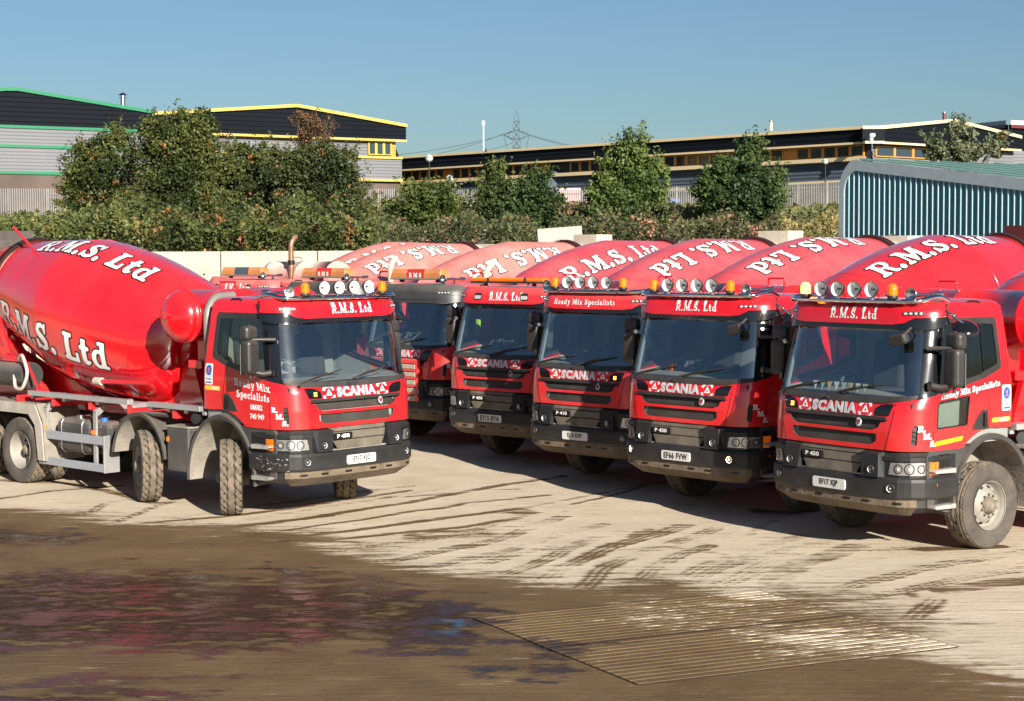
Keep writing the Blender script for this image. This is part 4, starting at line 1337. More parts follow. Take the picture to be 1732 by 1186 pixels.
def sticker(mb, s, u0, z0, z1, w):
    """blue accreditation sticker with crest"""
    zc = (z0+z1)/2; h = z1-z0
    q = lambda a, b, c, d: (lambda U, Z: sd_box(U, Z, a, b, c, d, .004))
    patch(mb, q(u0-w/2, z0, u0+w/2, z1), (u0-w, z0-.02, u0+w, z1+.02), .02, cabS, .003, WHITE)
    patch(mb, q(u0-w/2+.012, z0+h*.36, u0+w/2-.012, z1-.012), (u0-w, z0-.02, u0+w, z1+.02), .012, cabS, .0045, BLUEL)
    patch(mb, lambda U, Z: sd_ell(U, Z, u0, z0+h*.68, w*.36, w*.42), (u0-w, z0, u0+w, z1+.05), .008, cabS, .006, BLUE)
    patch(mb, lambda U, Z: np.minimum(sd_ell(U, Z, u0, z0+h*.72, w*.13, w*.15), sd_box(U, Z, u0-w*.2, z0+h*.56, u0+w*.2, z0+h*.61)), (u0-w, z0, u0+w, z1+.05), .006, cabS, .0075, mat('crest_tone', (.35, .16, .22), .5))
    patch(mb, q(u0-w/2+.012, z0+.01, u0+w/2-.012, z0+h*.33), (u0-w, z0-.02, u0+w, z1+.02), .012, cabS, .0045, WHITE)
    sans(mb, 'FORS', h*.13, u0, z0+h*.26, cabS, .006, BLUE, bold=.03, wscale=1.1)
    patch(mb, q(u0-w/2+.02, z0+.02, u0+w/2-.02, z0+h*.14), (u0-w, z0-.02, u0+w, z1+.02), .008, cabS, .006, BLUE)
def hazard_strip(mb, u0, u1, z0, z1):
    patch(mb, lambda U, Z: sd_box(U, Z, u0, z0, u1, z1, .003), (u0-.02, z0-.02, u1+.02, z1+.02), .02, cabS, .003, mat('label_yellow', (.75, .48, .05), .5))
    patch(mb, lambda U, Z: sd_box(U, Z, u0+(u1-u0)*.45, z0+.008, u1-(u1-u0)*.1, z1-.008, .003), (u0-.02, z0-.02, u1+.02, z1+.02), .015, cabS, .0045, mat('label_pale', (.78, .62, .38), .5))

def door_handle(mb, s):
    P = cabS(np.array([2.14*s, 2.27*s]), np.array([1.56, 1.56]), .0)
    tri = [(2.27, 1.66), (2.36, 1.64), (2.36, 1.49), (2.10, 1.47), (2.2, 1.58)]
    patch(mb, lambda U, Z: sd_poly(U*s, Z, [(2.085, 1.475), (2.34, 1.475), (2.34, 1.68), (2.26, 1.68), (2.17, 1.61)], .012), (2.0, 1.4, 2.45, 1.75) if s > 0 else (-2.45, 1.4, -2.0, 1.75), .015, cabS, .012, BLACK, thick=.02)
    patch(mb, lambda U, Z: sd_box(U*s, Z, 2.255, 1.49, 2.30, 1.66, .015), (2.2, 1.45, 2.4, 1.7) if s > 0 else (-2.4, 1.45, -2.2, 1.7), .012, cabS, .035, BLACKG, thick=.022)

def hopper(mb, m, m2, z1=4.02):
    # funnel above the drum mouth plus discharge collar
    x = -7.30; z0 = 3.30
    lo = [(x-.22, -.26), (x+.20, -.26), (x+.20, .26), (x-.22, .26)]
    hi = [(x-.42, -.36), (x+.16, -.36), (x+.16, .36), (x-.42, .36)]
    V = [(a, b, z0) for a, b in lo]+[(a, b, z1-.16) for a, b in hi]+[(a, b, z1) for a, b in hi]
    F = []
    for k in range(4):
        F.append([k, (k+1) % 4, 4+(k+1) % 4, 4+k]); F.append([4+k, 4+(k+1) % 4, 8+(k+1) % 4, 8+k])
    mb.add(V, F, m)
    V2 = [(a*1+(x-a)*.06, b*.94, z) for (a, b, z) in V]
    mb.add(V2, [f[::-1] for f in F], m)
    n = 8
    mb.add([V[8+k] for k in range(4)]+[V2[8+k] for k in range(4)], [[k, (k+1) % 4, 4+(k+1) % 4, 4+k] for k in range(4)], m)
    for s in (1, -1):
        tube(mb, [(-6.9, .58*s, 2.4), (-7.25, .55*s, 3.2), (-7.45, .5*s, 3.55)], .045, m2, 8)
        tube(mb, [(-7.35, .56*s, 1.3), (-7.7, .5*s, 2.6), (-7.75, .45*s, 3.3)], .04, m2, 8)
        tube(mb, rounded([(-7.1, .62*s, 3.45), (-7.3, .62*s, 3.62), (-8.0, .62*s, 3.62), (-8.1, .62*s, 2.9)], .1), .022, m2, 8)
    box(mb, (-7.35, 0, 3.42), (.5, 1.1, .06), m2, .01)
    M = drumM()
    # half-round discharge collar
    lathe(mb, [(.66, 5.45), (.72, 5.75), (.50, 6.0)], m, M, 20, th0=PI*.55, th1=PI*1.45)
def chute(mb, m):
    V = []; n = 8
    A = Vector((-7.9, 0, 2.55)); B = Vector((-8.75, 0, 1.75))
    for P, r in ((A, .36), (B, .26)):
        for k in range(n+1):
            a = PI+PI*k/n
            V.append(P+Vector((0, r*math.cos(a), r*math.sin(a)+.1)))
    mb.add(V, [[k, k+1, n+1+k+1, n+1+k] for k in range(n)], m, True)
    tube(mb, [A+Vector((0, 0, -.3)), (-7.6, 0, 1.3)], .05, m, 8)
def ladder_arm(mb, m):
    tube(mb, [(-5.9, -.45, 3.72), (-6.15, -.62, 4.05)], .022, m, 6)
def hose_loop(mb):
    tube(mb, rounded([(-5.25, -1.12, 1.95), (-5.05, -1.18, 2.05), (-4.85, -1.2, 1.75), (-5.0, -1.22, 1.48), (-5.25, -1.2, 1.50), (-5.32, -1.16, 1.7)], .12, 6), .028, mat('hose_pale', (.45, .42, .36), .7), 8)
def side_tank(mb):
    cyl(mb, (-5.1, -.98, 1.70), (-6.4, -.98, 1.70), .20, BLKTANK, 24)
def hose_rail(mb, m):
    tube(mb, rounded([(-4.7, -1.1, 1.42), (-4.85, -1.12, 1.72), (-5.1, -1.12, 1.98), (-6.2, -1.1, 1.98)], .1), .022, m, 8)
def chute_arm(mb, m):
    tube(mb, [(-1.95, -.98, 1.72), (-3.05, -1.08, 1.70)], .035, m, 10)
    cyl(mb, (-3.02, -1.08, 1.70), (-3.18, -1.09, 1.70), .06, BEIGE, 14)
def rear_strut(mb, m):
    for s in (-1,):
        tri_prism(mb, [(-5.35, 1.45), (-5.45, 1.45), (-6.35, 2.75), (-6.2, 2.8)], -.98, -.93, m)
        tri_prism(mb, [(-6.35, 1.45), (-6.5, 1.45), (-6.35, 2.75), (-6.2, 2.75)], -.98, -.93, m)

def roof_grab(mb, s):
    P = cabS(np.array([2.0, 2.05, 2.35, 2.42])*s, np.array([2.925]*4), .0)
    P[1, 2] += .06; P[2, 2] += .055
    tube(mb, rounded([Vector(p)-Vector((0, .03*s, 0)) for p in P], .04), .012, INK, 8)

def bunting(mb):
    """row of small pennants on the dash behind the glass"""
    c = [mat('pennant_cream', (.75, .72, .6), .7), mat('pennant_sage', (.45, .5, .38), .7), mat('pennant_ochre', (.6, .45, .2), .7)]
    for k in range(8):
        y = -.50+k*.115
        V = [(1.235, y-.04, 2.00), (1.235, y+.04, 2.00), (1.25, y, 1.90)]
        mb.add(V+[(a-.006, b, z) for a, b, z in V], [[0, 1, 2], [5, 4, 3], [0, 3, 4, 1], [1, 4, 5, 2], [2, 5, 3, 0]], c[k % 3] if k % 3 else c[0])
    tube(mb, [(1.232, -.58, 2.012), (1.232, .38, 2.012)], .004, INK, 5)

def truck(loc, yaw, sp):
    lv = sp.get('dust', 0)
    RD = red(lv); DRD = drumred(lv)
    K = 'L%d_' % lv
    root = empty('mixer_truck', (loc[0], loc[1], 0), R(yaw))
    tag(root, sp['label'], 'mixer truck', 'concrete mixer trucks parked in the yard')
    lw = sp.get('lowwin', False)
    cab = part('cab', root, K+'cab%d' % lw, lambda m: cab_shell(m, RD, lw))
    P = lambda n, k, f, **kw: part(n, cab, k, f, **kw)
    P('cab_lining', 'lining', cab_inner)
    P('windscreen', 'ws', windscreen)
    P('window_frame', 'pillars', pillar_trim)
    for s in (1, -1):
        P('side_window', 'sw%d' % s, lambda m: side_window(m, s))
        P('quarter_window', 'qw%d' % s, lambda m: quarter_window(m, s))
        P('marker_lamp', 'ml%d' % s, lambda m: marker_lamp(m, s))
        P('door_handle', 'dh%d' % s, lambda m: door_handle(m, s))
        P('grab_handle', 'gh%d' % s, lambda m: roof_grab(m, s))
    if lw:
        P('low_door_window', 'lw', lambda m: (patch(m, lambda U, Z: sd_poly(U, Z, LOWWIN, .028), (1.3, 1.45, 2.1, 1.95), .03, cabS, -.008, SGLASS),
            patch(m, lambda U, Z: np.abs(sd_poly(U, Z, LOWWIN, .028))-.009, (1.3, 1.45, 2.1, 1.95), .012, cabS, .004, INK, thick=.01),
            patch(m, lambda U, Z: sd_box(U, Z, 1.5, 1.5, 1.95, 1.85), (1.4, 1.45, 2.1, 1.95), .06, cabS, -.10, INTER)))
        P('reflective_stripe', 'stripe', lambda m: patch(m, lambda U, Z: sd_poly(U, Z, [(1.41, 1.315), (1.88, 1.355), (1.92, 1.405), (1.41, 1.365)], .002), (1.35, 1.28, 2.0, 1.45), .02, cabS, .003, YELLOW))
    vm = sp.get('visor', 'red')
    P('visor', K+'visor_'+vm, lambda m: visor(m, RD if vm == 'red' else mat('visor_black', (.02, .024, .03), .4, dirt=DUST, damt=.05, dup=.2), vm == 'red'))
    if sp.get('vtext'):
        t, h, u0 = sp['vtext']
        P('lettering', 'vt_'+t, lambda m: serif(m, t, h, u0, 2.80+(.015 if h < .1 else .01), cabS, .090, WHITEL, bold=.0, track=.13))
    if sp.get('vlamps'):
        for s in (1, -1):
            P('visor_lamp', 'vl%d' % s, lambda m: (patch(m, lambda U, Z: sd_box(U, Z, .56*s-.09, 2.77, .56*s+.09, 2.86, .015), (.56*s-.12, 2.74, .56*s+.12, 2.9), .012, cabS, .094, DGREY, thick=.02),
                patch(m, lambda U, Z: sd_box(U, Z, .56*s-.075, 2.785, .56*s+.075, 2.845, .01), (.56*s-.12, 2.74, .56*s+.12, 2.9), .012, cabS, .098, LAMPW, thick=.004)))
    P('grille', 'gr_%s' % (sp.get('plit'),), lambda m: grille_insert(m, sp.get('plit')))
    P('badge_lettering', 'brand', brand_letters)
    P('emblem', 'emb', emblem)
    for s in (-1, 1):
        P('roundel', 'rd%d' % s, lambda m: roundel(m, s*.485))
    st = sp.get('sidetext', {})
    for s in (1, -1):
        def diag(m):
            b = -1.24 if s < 0 else 1.20
            for k, ch in enumerate(('R.', 'M.', 'S.')):
                u = (-1.315+k*.075) if s < 0 else (1.235+k*.075)
                serif(m, ch, .066, u, 1.525-k*.088, cabS, .003, WHITEL, bold=.003)
        P('corner_lettering', 'diag%d' % s, diag)
    if st.get('right'):
        P('door_lettering', 'rt1', lambda m: serif(m, 'Ready Mix', .10, -1.735, 1.835, cabS, .003, WHITEL, bold=.001, track=.1, ang=-.09))
        P('door_lettering', 'rt2', lambda m: serif(m, 'Specialists', .10, -1.735, 1.69, cabS, .003, WHITEL, bold=.001, track=.1, ang=-.06, wscale=.92))
        P('door_number', 'rt3', lambda m: sans(m, '08082', .075, -1.67, 1.54, cabS, .003, WHITEL, bold=.035, wscale=1.05))
        P('door_number', 'rt4', lambda m: sans(m, '740 949', .075, -1.66, 1.415, cabS, .003, WHITEL, bold=.035, wscale=.95))
        P('sticker', 'stk1', lambda m: sticker(m, -1, -2.69, 1.80, 2.09, .17))
        P('label_strip', 'lab1', lambda m: hazard_strip(m, -2.78, -2.44, 1.725, 1.785))
    if st.get('left'):
        P('door_lettering', 'lt', lambda m: serif(m, 'Ready Mix Specialists', .072, 2.02, 1.945, cabS, .003, WHITEL, bold=.001, track=.1, ang=.10))
        P('sticker', 'stk2', lambda m: sticker(m, 1, 2.70, 1.66, 1.97, .17))
        P('label_strip', 'lab2', lambda m: hazard_strip(m, 2.43, 2.77, 1.53, 1.585))
    part('dashboard', root, 'dash', dashboard)
    for y in (-.55, .55): part('seat', root, 'seat', seat, (0, y, 0))
    part('steering_wheel', root, 'stw', steering_wheel)
    if sp.get('bunting'): part('bunting', root, None, bunting)
    for y in (-.95, -.12): part('wiper', root, 'wip%s' % y, lambda m: wiper(m, y))
    lf = part('lamp_panel', root, 'lowfront', lower_front)
    bmp = part('bumper', root, 'bumper', bumper)
    part('model_badge', lf, 'badge_'+sp.get('badge', 'P 450'), lambda m: model_badge(m, sp.get('badge', 'P 450')))
    if sp.get('slats'): part('slat_panel', root, None, lambda m: slat_panel(m, RD))
    if sp.get('scuff'): part('scuff_marks', bmp, None, scuffs)
    fl = sp.get('foglit', ())
    for s in (1, -1):
        part('headlamp', lf, 'hl%d' % s, lambda m: headlamp(m, s))
        part('round_lamp', lf, 'pl%d' % s, lambda m: round_lamp(m, (1.53, .655*s, 1.035), .038))
        part('fog_lamp', bmp, 'fog%d%s' % (s, s in fl), lambda m: round_lamp(m, (1.468, .905*s, .825), .040, s in fl, d=(.94, .30*s, 0)))
        part('step_panel', root, 'sf%d' % s, lambda m: side_fill(m, s))
        part('mudguard', root, 'mg1%d' % s, lambda m: arc_guard(m, s, t0=-2, t1=184))
    part('number_plate', bmp, None, lambda m: number_plate(m, sp.get('plate')))
    for s in (1, -1):
        part('mirror', root, 'mir%d' % s, lambda m: mirror_main(m, s, s > 0), (-.16, -.07, 0) if (s > 0 and sp.get('lm')) else None)
    part('kerb_mirror', root, 'mirk', lambda m: mirror_kerb(m, 1))
    if sp.get('fmirror'): part('front_mirror', root, 'mirf', mirror_front)
    # roof equipment
    bar = sp.get('bar')
    if bar == 'spots':
        lb = part('light_bar', root, 'rbar', roof_bar)
        for k in range(4):
            part('spotlight', lb, 'spot', spotlight, (1.25+.0*k, -.405+.27*k, 3.13))
        for s in (1, -1):
            lit = s in sp.get('beaconlit', ())
            part('beacon', lb, 'beacon%s' % lit, lambda m: beacon(m, lit), (1.21, .70*s, 3.02))
        for s in sp.get('horns', ()):
            part('horn', lb, 'horn', horn, (1.16, .93*s, 3.075))
    elif bar == 'strip':
        part('light_bar', root, 'strip', strip_bar, (1.0, 0, 3.10))
    elif bar in ('rms', 'amber'):
        part('light_bar', root, 'bar_'+bar, lambda m: box_bar(m, bar), (.85, sp.get('bary', 0), 3.12))
        part('horn', root, 'horn', horn, (1.05, .84, 3.10))
    # chassis side
    part('chassis', root, 'chassis', chassis)
    part('subframe', root, K+'sub', lambda m: subframe(m, RD))
    part('drum_pedestal', root, K+'ped', lambda m: pedestals(m, RD))
    for s in (1, -1):
        part('side_rail', root, 'rail%d' % s, lambda m: side_rail(m, s))
        part('mudguard', root, 'mg2%d' % s, lambda m: arc_guard(m, s, -1.94, .60, .60, .66, .72, 1.19, 6, 172))
        part('battery_box', root, 'bb%d' % s, lambda m: corner_box(m, s))
        part('side_guard', root, 'sg%d' % s, lambda m: side_guard(m, s))
        part('rear_mudguard', root, 'rg%d' % s, lambda m: rear_guard(m, s))
        part('fuel_tank', root, 'ft%d' % s, lambda m: fuel_tank(m, s))
    part('additive_tank', root, 'ab-1', lambda m: adblue_tank(m, -1))
    a1, a2 = sp.get('steer', (0, 0))
    for s in (1, -1):
        add_wheel(root, 0, 1.045*s, a1, sp.get('tread', 'front'))
        add_wheel(root, -1.94, 1.045*s, a2, sp.get('tread', 'front'))
        for x in (-5.13, -6.50):
            add_wheel(root, x, 1.07*s, 0, 'rear')
            add_inner(root, x, .73*s)
    # drum
    sc = sp.get('dscale', 1.0)
    drum = part('drum', root, K+'drum%s' % sc, lambda m: drum_shell(m, DRD, sc))
    part('drum_flange', drum, K+'dfl', lambda m: drum_head_ring(m, RD, sc))
    part('drum_ring', drum, K+'drr%s' % sc, lambda m: drum_rear(m, DRD, RD if lv == 0 else BEIGE, sc))
    for (th, dirn, s0, h) in sp['texts']:
        part('drum_lettering', drum, 'dt%s' % ((th, dirn, s0, h, sc),), lambda m: serif(m, 'R.M.S. Ltd', h, 0, 0, drum_map(sc, s0, R(th), dirn), .004, WHITEL, bold=.004, outline=.022, omat=INK, step=h/18, track=.10, slant=.0))
    z, r, x, tm = sp.get('tank', (2.72, .37, -.98, None))
    part('water_tank', root, K+'wt%s' % ((z, r, x),) , lambda m: water_tank(m, RD if tm is None else tm, z, r, x))
    hm = sp.get('hopper', BEIGE)
    part('hopper', root, K+'hop'+hm.name+str(sp.get('hz')), lambda m: hopper(m, hm, RD if lv == 0 else BEIGE, sp.get('hz', 4.0)))
    part('chute', root, K+'chu', lambda m: chute(m, RD if lv == 0 else BEIGE))
    if sp.get('snorkel'): part('intake_duct', root, 'snork', lambda m: snorkel(m, -1))
    if sp.get('stack'):
        part('exhaust_stack', root, None, lambda m: stack_pipe(m, *sp['stack']))
    if sp.get('hoses'):
        part('hose', root, None, hose_loop)
        part('side_tank', root, None, side_tank)
        part('hose_rail', root, None, lambda m: hose_rail(m, RD))
        part('chute_arm', root, None, lambda m: chute_arm(m, RD))
        part('rear_strut', root, None, lambda m: rear_strut(m, RD))
        part('chute_lever', root, None, lambda m: ladder_arm(m, RD))
    return root

T_UP_R = (88, 1, 2.55, .40)
truck((-3.177, 24.277), -42.8, dict(label='red mixer truck standing apart on the left, facing right, plate EF17 XJO, front wheels turned', plate='EF17 XJO', vtext=('R.M.S. Ltd', .098, .12),
      bar='spots', horns=(-1,), steer=(-38, -27), sidetext=dict(right=1), plit=(-1,), snorkel=True, hoses=True, scuff=True, lm=True, tread='front_lug',
      texts=[(106, 1, 2.66, .425), (24, 1, 2.42, .39)], hopper=mat('hopper_rubber', (.03, .03, .03), .7, dirt=DUST, damt=.15)))
truck((5.036, 21.415), -143.8, dict(label='red mixer truck nearest on the right, plate EF17 XJP, with bunting behind its windscreen', plate='EF17 XJP', vtext=('R.M.S. Ltd', .098, -.12),
      bar='spots', horns=(1,), beaconlit=(-1,), sidetext=dict(left=1), lowwin=True, plit=(-1,), bunting=True, fmirror=True,
      texts=[(-20, -1, 2.4, .42), (-100, -1, 2.4, .42)]))
truck((3.361, 24.324), -138, dict(label='red mixer truck with plate EF66 FVW and both fog lamps lit', plate='EF66 FVW', vtext=('R.M.S. Ltd', .098, -.1),
      bar='spots', horns=(1,), foglit=(1, -1), fmirror=True, dust=0,
      texts=[(-20, -1, 2.35, .40), (70, 1, 2.4, .42)], hopper=mat('hopper_red_dark', (.07, .012, .012), .6)))
truck((2.025, 26.981), -135, dict(label='red mixer truck with Ready Mix Specialists on its visor, plate EJ16 RXP', plate='EJ16 RXP', vtext=('Ready Mix Specialists', .082, -.08),
      bar='spots', horns=(-1,), plit=(1,), dust=1, hz=3.86, badge='P 410',
      texts=[(-20, 1, 2.35, .40), (100, -1, 2.4, .42)]))
truck((.631, 29.876), -131.5, dict(label='red mixer truck with a slim amber light strip on its roof, plate EY15 BYA', plate='EY15 BYA', vtext=('R.M.S. Ltd', .098, 0), vlamps=True,
      bar='strip', dust=1, texts=[(-28, 1, 2.35, .40), (80, 1, 2.4, .42)]))
truck((-1.14, 33.0), -134, dict(label='mixer truck with a black visor, partly hidden behind the nearest left truck', visor='black', slats=True, hz=3.78,
      bar='rms', dust=1, texts=[(-38, -1, 2.35, .40), (80, 1, 2.4, .42)], stack=(BEIGE, 3.32, .3)))
truck((-3.2, 36.0), -134, dict(label='dusty mixer truck behind the left truck roof lamps, beige stack beside its light bar', visor='black',
      bar='rms', dust=2, texts=[(-42, 1, 2.35, .40), (80, 1, 2.4, .42)], stack=(BEIGE, 3.45, .3)))
truck((-5.47, 39.5), -131, dict(label='dusty mixer truck far left in the row with tall rusty exhaust stack', vtext=('R.M.S. Ltd', .098, -.1), vlamps=True,
      bar='amber', bary=0, dust=2, hz=3.8, texts=[(-32, 1, 2.35, .40), (80, 1, 2.4, .42)], stack=(COPPER, 3.95, -.1), tank=(2.98, .42, -1.0, PINKD)))
truck((-6.4, 45.0), -131, dict(label='rearmost mixer truck, only its high pink drum showing above the others', 
      dust=2, hz=3.8, dscale=1.06, texts=[(-28, -1, 2.35, .40), (80, 1, 2.4, .42)]))

# ================================================================== the place
rng = np.random.default_rng(7)
CF, CH, CPI, CRO = 2900.13, 3.603, 0.0576, 0.00547
def at(u, v, D):
    """world point at ground distance D along the sight line measured in the photograph"""
    a = u-866; b = 593-v
    c, s = math.cos(-CRO), math.sin(-CRO); a, b = a*c-b*s, a*s+b*c
    d = (a, CF*math.cos(CPI)+b*math.sin(CPI), -CF*math.sin(CPI)+b*math.cos(CPI))
    return (d[0]/d[1]*D, D, CH+d[2]/d[1]*D)
def gp(u, v):
    p = at(u, v, 1.0); t = CH/(CH-p[2]); return (p[0]*t, t)
def gpl(pts): return [gp(*p) for p in pts]

# ------------------------------------------------------------------ yard ground: dried concrete, mud, wheel tracks
def sstep(a, b, x):
    t = np.clip((x-a)/(b-a), 0, 1); return t*t*(3-2*t)
MUD_EDGE = [(-900, 850), (-300, 850), (0, 868), (110, 872), (200, 893), (300, 885), (400, 900), (500, 912), (590, 925), (640, 945), (700, 958), (790, 978), (860, 992), (930, 1003), (1010, 1005), (1100, 996), (1200, 986), (1280, 988), (1370, 1022), (1440, 1050), (1500, 1062), (1470, 1075), (1300, 1050), (1270, 1062), (1430, 1090), (1530, 1102), (1620, 1128), (1800, 1170), (2400, 1240), (2400, 1700), (-2400, 1700), (-2400, 850)]
LIGHT_PATCH = [[(1010, 1045), (1090, 1015), (1200, 1003), (1260, 1005), (1330, 1030), (1290, 1045), (1180, 1060), (1080, 1068)],
               [(1270, 1070), (1400, 1050), (1490, 1068), (1600, 1092), (1500, 1108), (1400, 1115), (1300, 1100)],
               [(-40, 850), (60, 828), (180, 838), (150, 855), (60, 862), (-40, 866)], [(190, 870), (330, 855), (370, 872), (300, 890), (200, 892)]]
WET = [[(-700, 985), (0, 972), (160, 962), (330, 970), (520, 964), (640, 985), (720, 990), (800, 1040), (880, 1085), (980, 1100), (900, 1120), (800, 1110), (620, 1118), (400, 1105), (150, 1100), (-700, 1130)],
       [(-700, 905), (120, 898), (160, 915), (60, 930), (-700, 950)], [(-700, 1155), (200, 1150), (400, 1170), (200, 1200), (-700, 1250)]]
POOL = [[(710, 1055), (770, 1050), (800, 1058), (792, 1075), (760, 1083), (700, 1080), (735, 1066)], [(845, 1088), (870, 1090), (905, 1105), (880, 1107)]]
TRACKS = [  # photo polyline, width m, strength, tread pitch
 ([(470, 912), (640, 893), (760, 875), (880, 862)], .16, .9, 0), ([(500, 922), (680, 902), (800, 888), (880, 877)], .14, .8, 0),
 ([(380, 893), (520, 876), (700, 850), (860, 820), (960, 806)], .17, .8, 0), ([(330, 900), (480, 868), (640, 845), (760, 826)], .13, .6, .1),
 ([(250, 885), (400, 872), (560, 850), (700, 830)], .14, .8, 0), ([(100, 905), (280, 880), (400, 862), (600, 833), (700, 822)], .18, .7, .12),
 ([(640, 955), (800, 925), (900, 890), (960, 875)], .25, .75, .11), ([(700, 965), (850, 935), (980, 895), (1020, 888)], .22, .6, .10),
 ([(760, 975), (880, 935), (940, 925)], .25, .6, .12), ([(920, 985), (980, 950), (1050, 922), (1110, 905), (1165, 888)], .30, .95, .10),
 ([(985, 995), (1035, 960), (1070, 945)], .30, .8, .10), ([(1085, 988), (1130, 955), (1165, 938), (1200, 925)], .26, .85, .10),
 ([(1170, 985), (1240, 958), (1330, 930), (1400, 918)], .22, .6, .11), ([(1260, 975), (1330, 940), (1430, 912)], .25, .5, .12),
 ([(1300, 990), (1360, 950), (1450, 925)], .35, .4, 0), ([(1410, 1020), (1520, 1000), (1640, 975), (1800, 955)], .28, .75, .12), ([(1600, 1000), (1700, 985), (1800, 980)], .4, .8, 0),
 ([(1480, 1080), (1530, 1050), (1580, 1015)], .28, .8, .10), ([(1230, 940), (1130, 925), (1060, 930)], .12, .5, 0),
 ([(700, 905), (740, 900), (800, 896)], .2, .5, 0), ([(850, 870), (1000, 838), (1120, 815)], .10, .5, 0), ([(980, 852), (1100, 822), (1200, 806)], .07, .7, 0),
 ([(0, 845), (90, 830), (200, 822)], .12, .7, 0), ([(60, 905), (180, 850), (260, 838)], .14, .8, .1), ([(150, 905), (240, 862), (330, 835)], .16, .7, .1), ([(0, 812), (120, 818), (260, 850)], .2, .6, 0),
 ([(700, 840), (820, 832), (880, 828)], .10, .5, 0), ([(1560, 930), (1640, 928), (1680, 925)], .3, .9, 0), ([(1270, 905), (1340, 870), (1375, 868)], .1, .3, 0),
 ([(1530, 1125), (1640, 1140), (1760, 1160)], .2, .8, 0),
 ([(420, 905), (620, 878), (800, 852), (930, 838)], .10, .7, 0), ([(560, 935), (720, 915), (860, 893)], .20, .7, .1), ([(610, 948), (760, 905), (860, 880)], .24, .7, .1),
 ([(820, 985), (900, 958), (1000, 915), (1050, 900)], .26, .8, .1), ([(940, 1000), (1020, 968), (1100, 935), (1180, 905), (1230, 890)], .26, .6, .1),
 ([(1120, 995), (1200, 962), (1290, 925), (1370, 905)], .26, .7, .1), ([(1180, 1000), (1290, 965), (1420, 940), (1560, 925)], .3, .5, .12),
 ([(1330, 1020), (1450, 985), (1600, 955), (1760, 930)], .3, .6, .12), ([(300, 905), (420, 890), (560, 872)], .1, .7, 0), ([(1500, 1150), (1640, 1172), (1760, 1185)], .25, .8, 0)]
SPOTS = [((930, 867), .30), ((1345, 871), .36), ((1110, 905), .18), ((740, 912), .2), ((1500, 1010), .15), ((870, 1008), .2)]
WARP = True
def ground_masks(X, Y):
    wx = (vnoise(X*1.3+7, Y*1.3, 3)-.5)*.8+(vnoise(X*.5+7, Y*.5, 13)-.5)*1.0+(vnoise(X*5, Y*5, 4)-.5)*.14
    wy = (vnoise(X*1.3, Y*1.3+9, 5)-.5)*.8+(vnoise(X*.5+3, Y*.5, 14)-.5)*.9+(vnoise(X*5, Y*5+3, 6)-.5)*.14
    XX, YY = X+wx, Y+wy
    big = vnoise(X*.9, Y*.9, 8)
    mud = sstep(1.15, -.75, sd_poly(XX, YY, gpl(MUD_EDGE)))
    for q in LIGHT_PATCH:
        mud = mud*(1-.30*sstep(.35, -.30, sd_poly(XX, YY, gpl(q))))
    k = 0
    for pts, w, st, tr in TRACKS:
        k += 1
        P = gpl(pts)
        d = sd_line(X+wx*.16, Y+wy*.16, P, w)
        m = sstep(.045, -.02, d)
        if tr:
            dx, dy = P[-1][0]-P[0][0], P[-1][1]-P[0][1]; L = math.hypot(dx, dy)
            t = (X*dx+Y*dy)/L
            c = d+w/2
            pat = (.5+.5*np.cos(2*PI*c/(w/3.2)))*(.62+.38*np.clip(1.6*np.sin(2*PI*(t/tr+.5*np.round(c/(w/3.2)))), -1, 1))
            m = m*(.42+.66*pat)
        nn = vnoise(X*1.6+k*13, Y*1.6, 20+k)
        m = m*(np.clip(.2+1.25*nn, 0, 1.15) if tr else np.clip(.60+.7*nn, 0, 1.15))
        mud = np.maximum(mud, m*st)
    for (u, v), r in SPOTS:
        x, y = gp(u, v)
        mud = np.maximum(mud, .6*sstep(.10, -.10, np.hypot(XX-x, (YY-y)*.8)-r))
    wet = np.zeros(X.shape)
    for q in WET:
        wet = np.maximum(wet, sstep(.9, -.9, sd_poly(X+wx*.9, Y+wy*.9, gpl(q))))
    pool = np.zeros(X.shape)
    for q in POOL:
        pool = np.maximum(pool, sstep(.10, -.22, sd_poly(X+wx*.35, Y+wy*.35, gpl(q))))
    # far away: worn dirty concrete
    far = sstep(34, 46, Y)*.35
    mud = np.maximum(mud, far)
    return mud, wet, pool

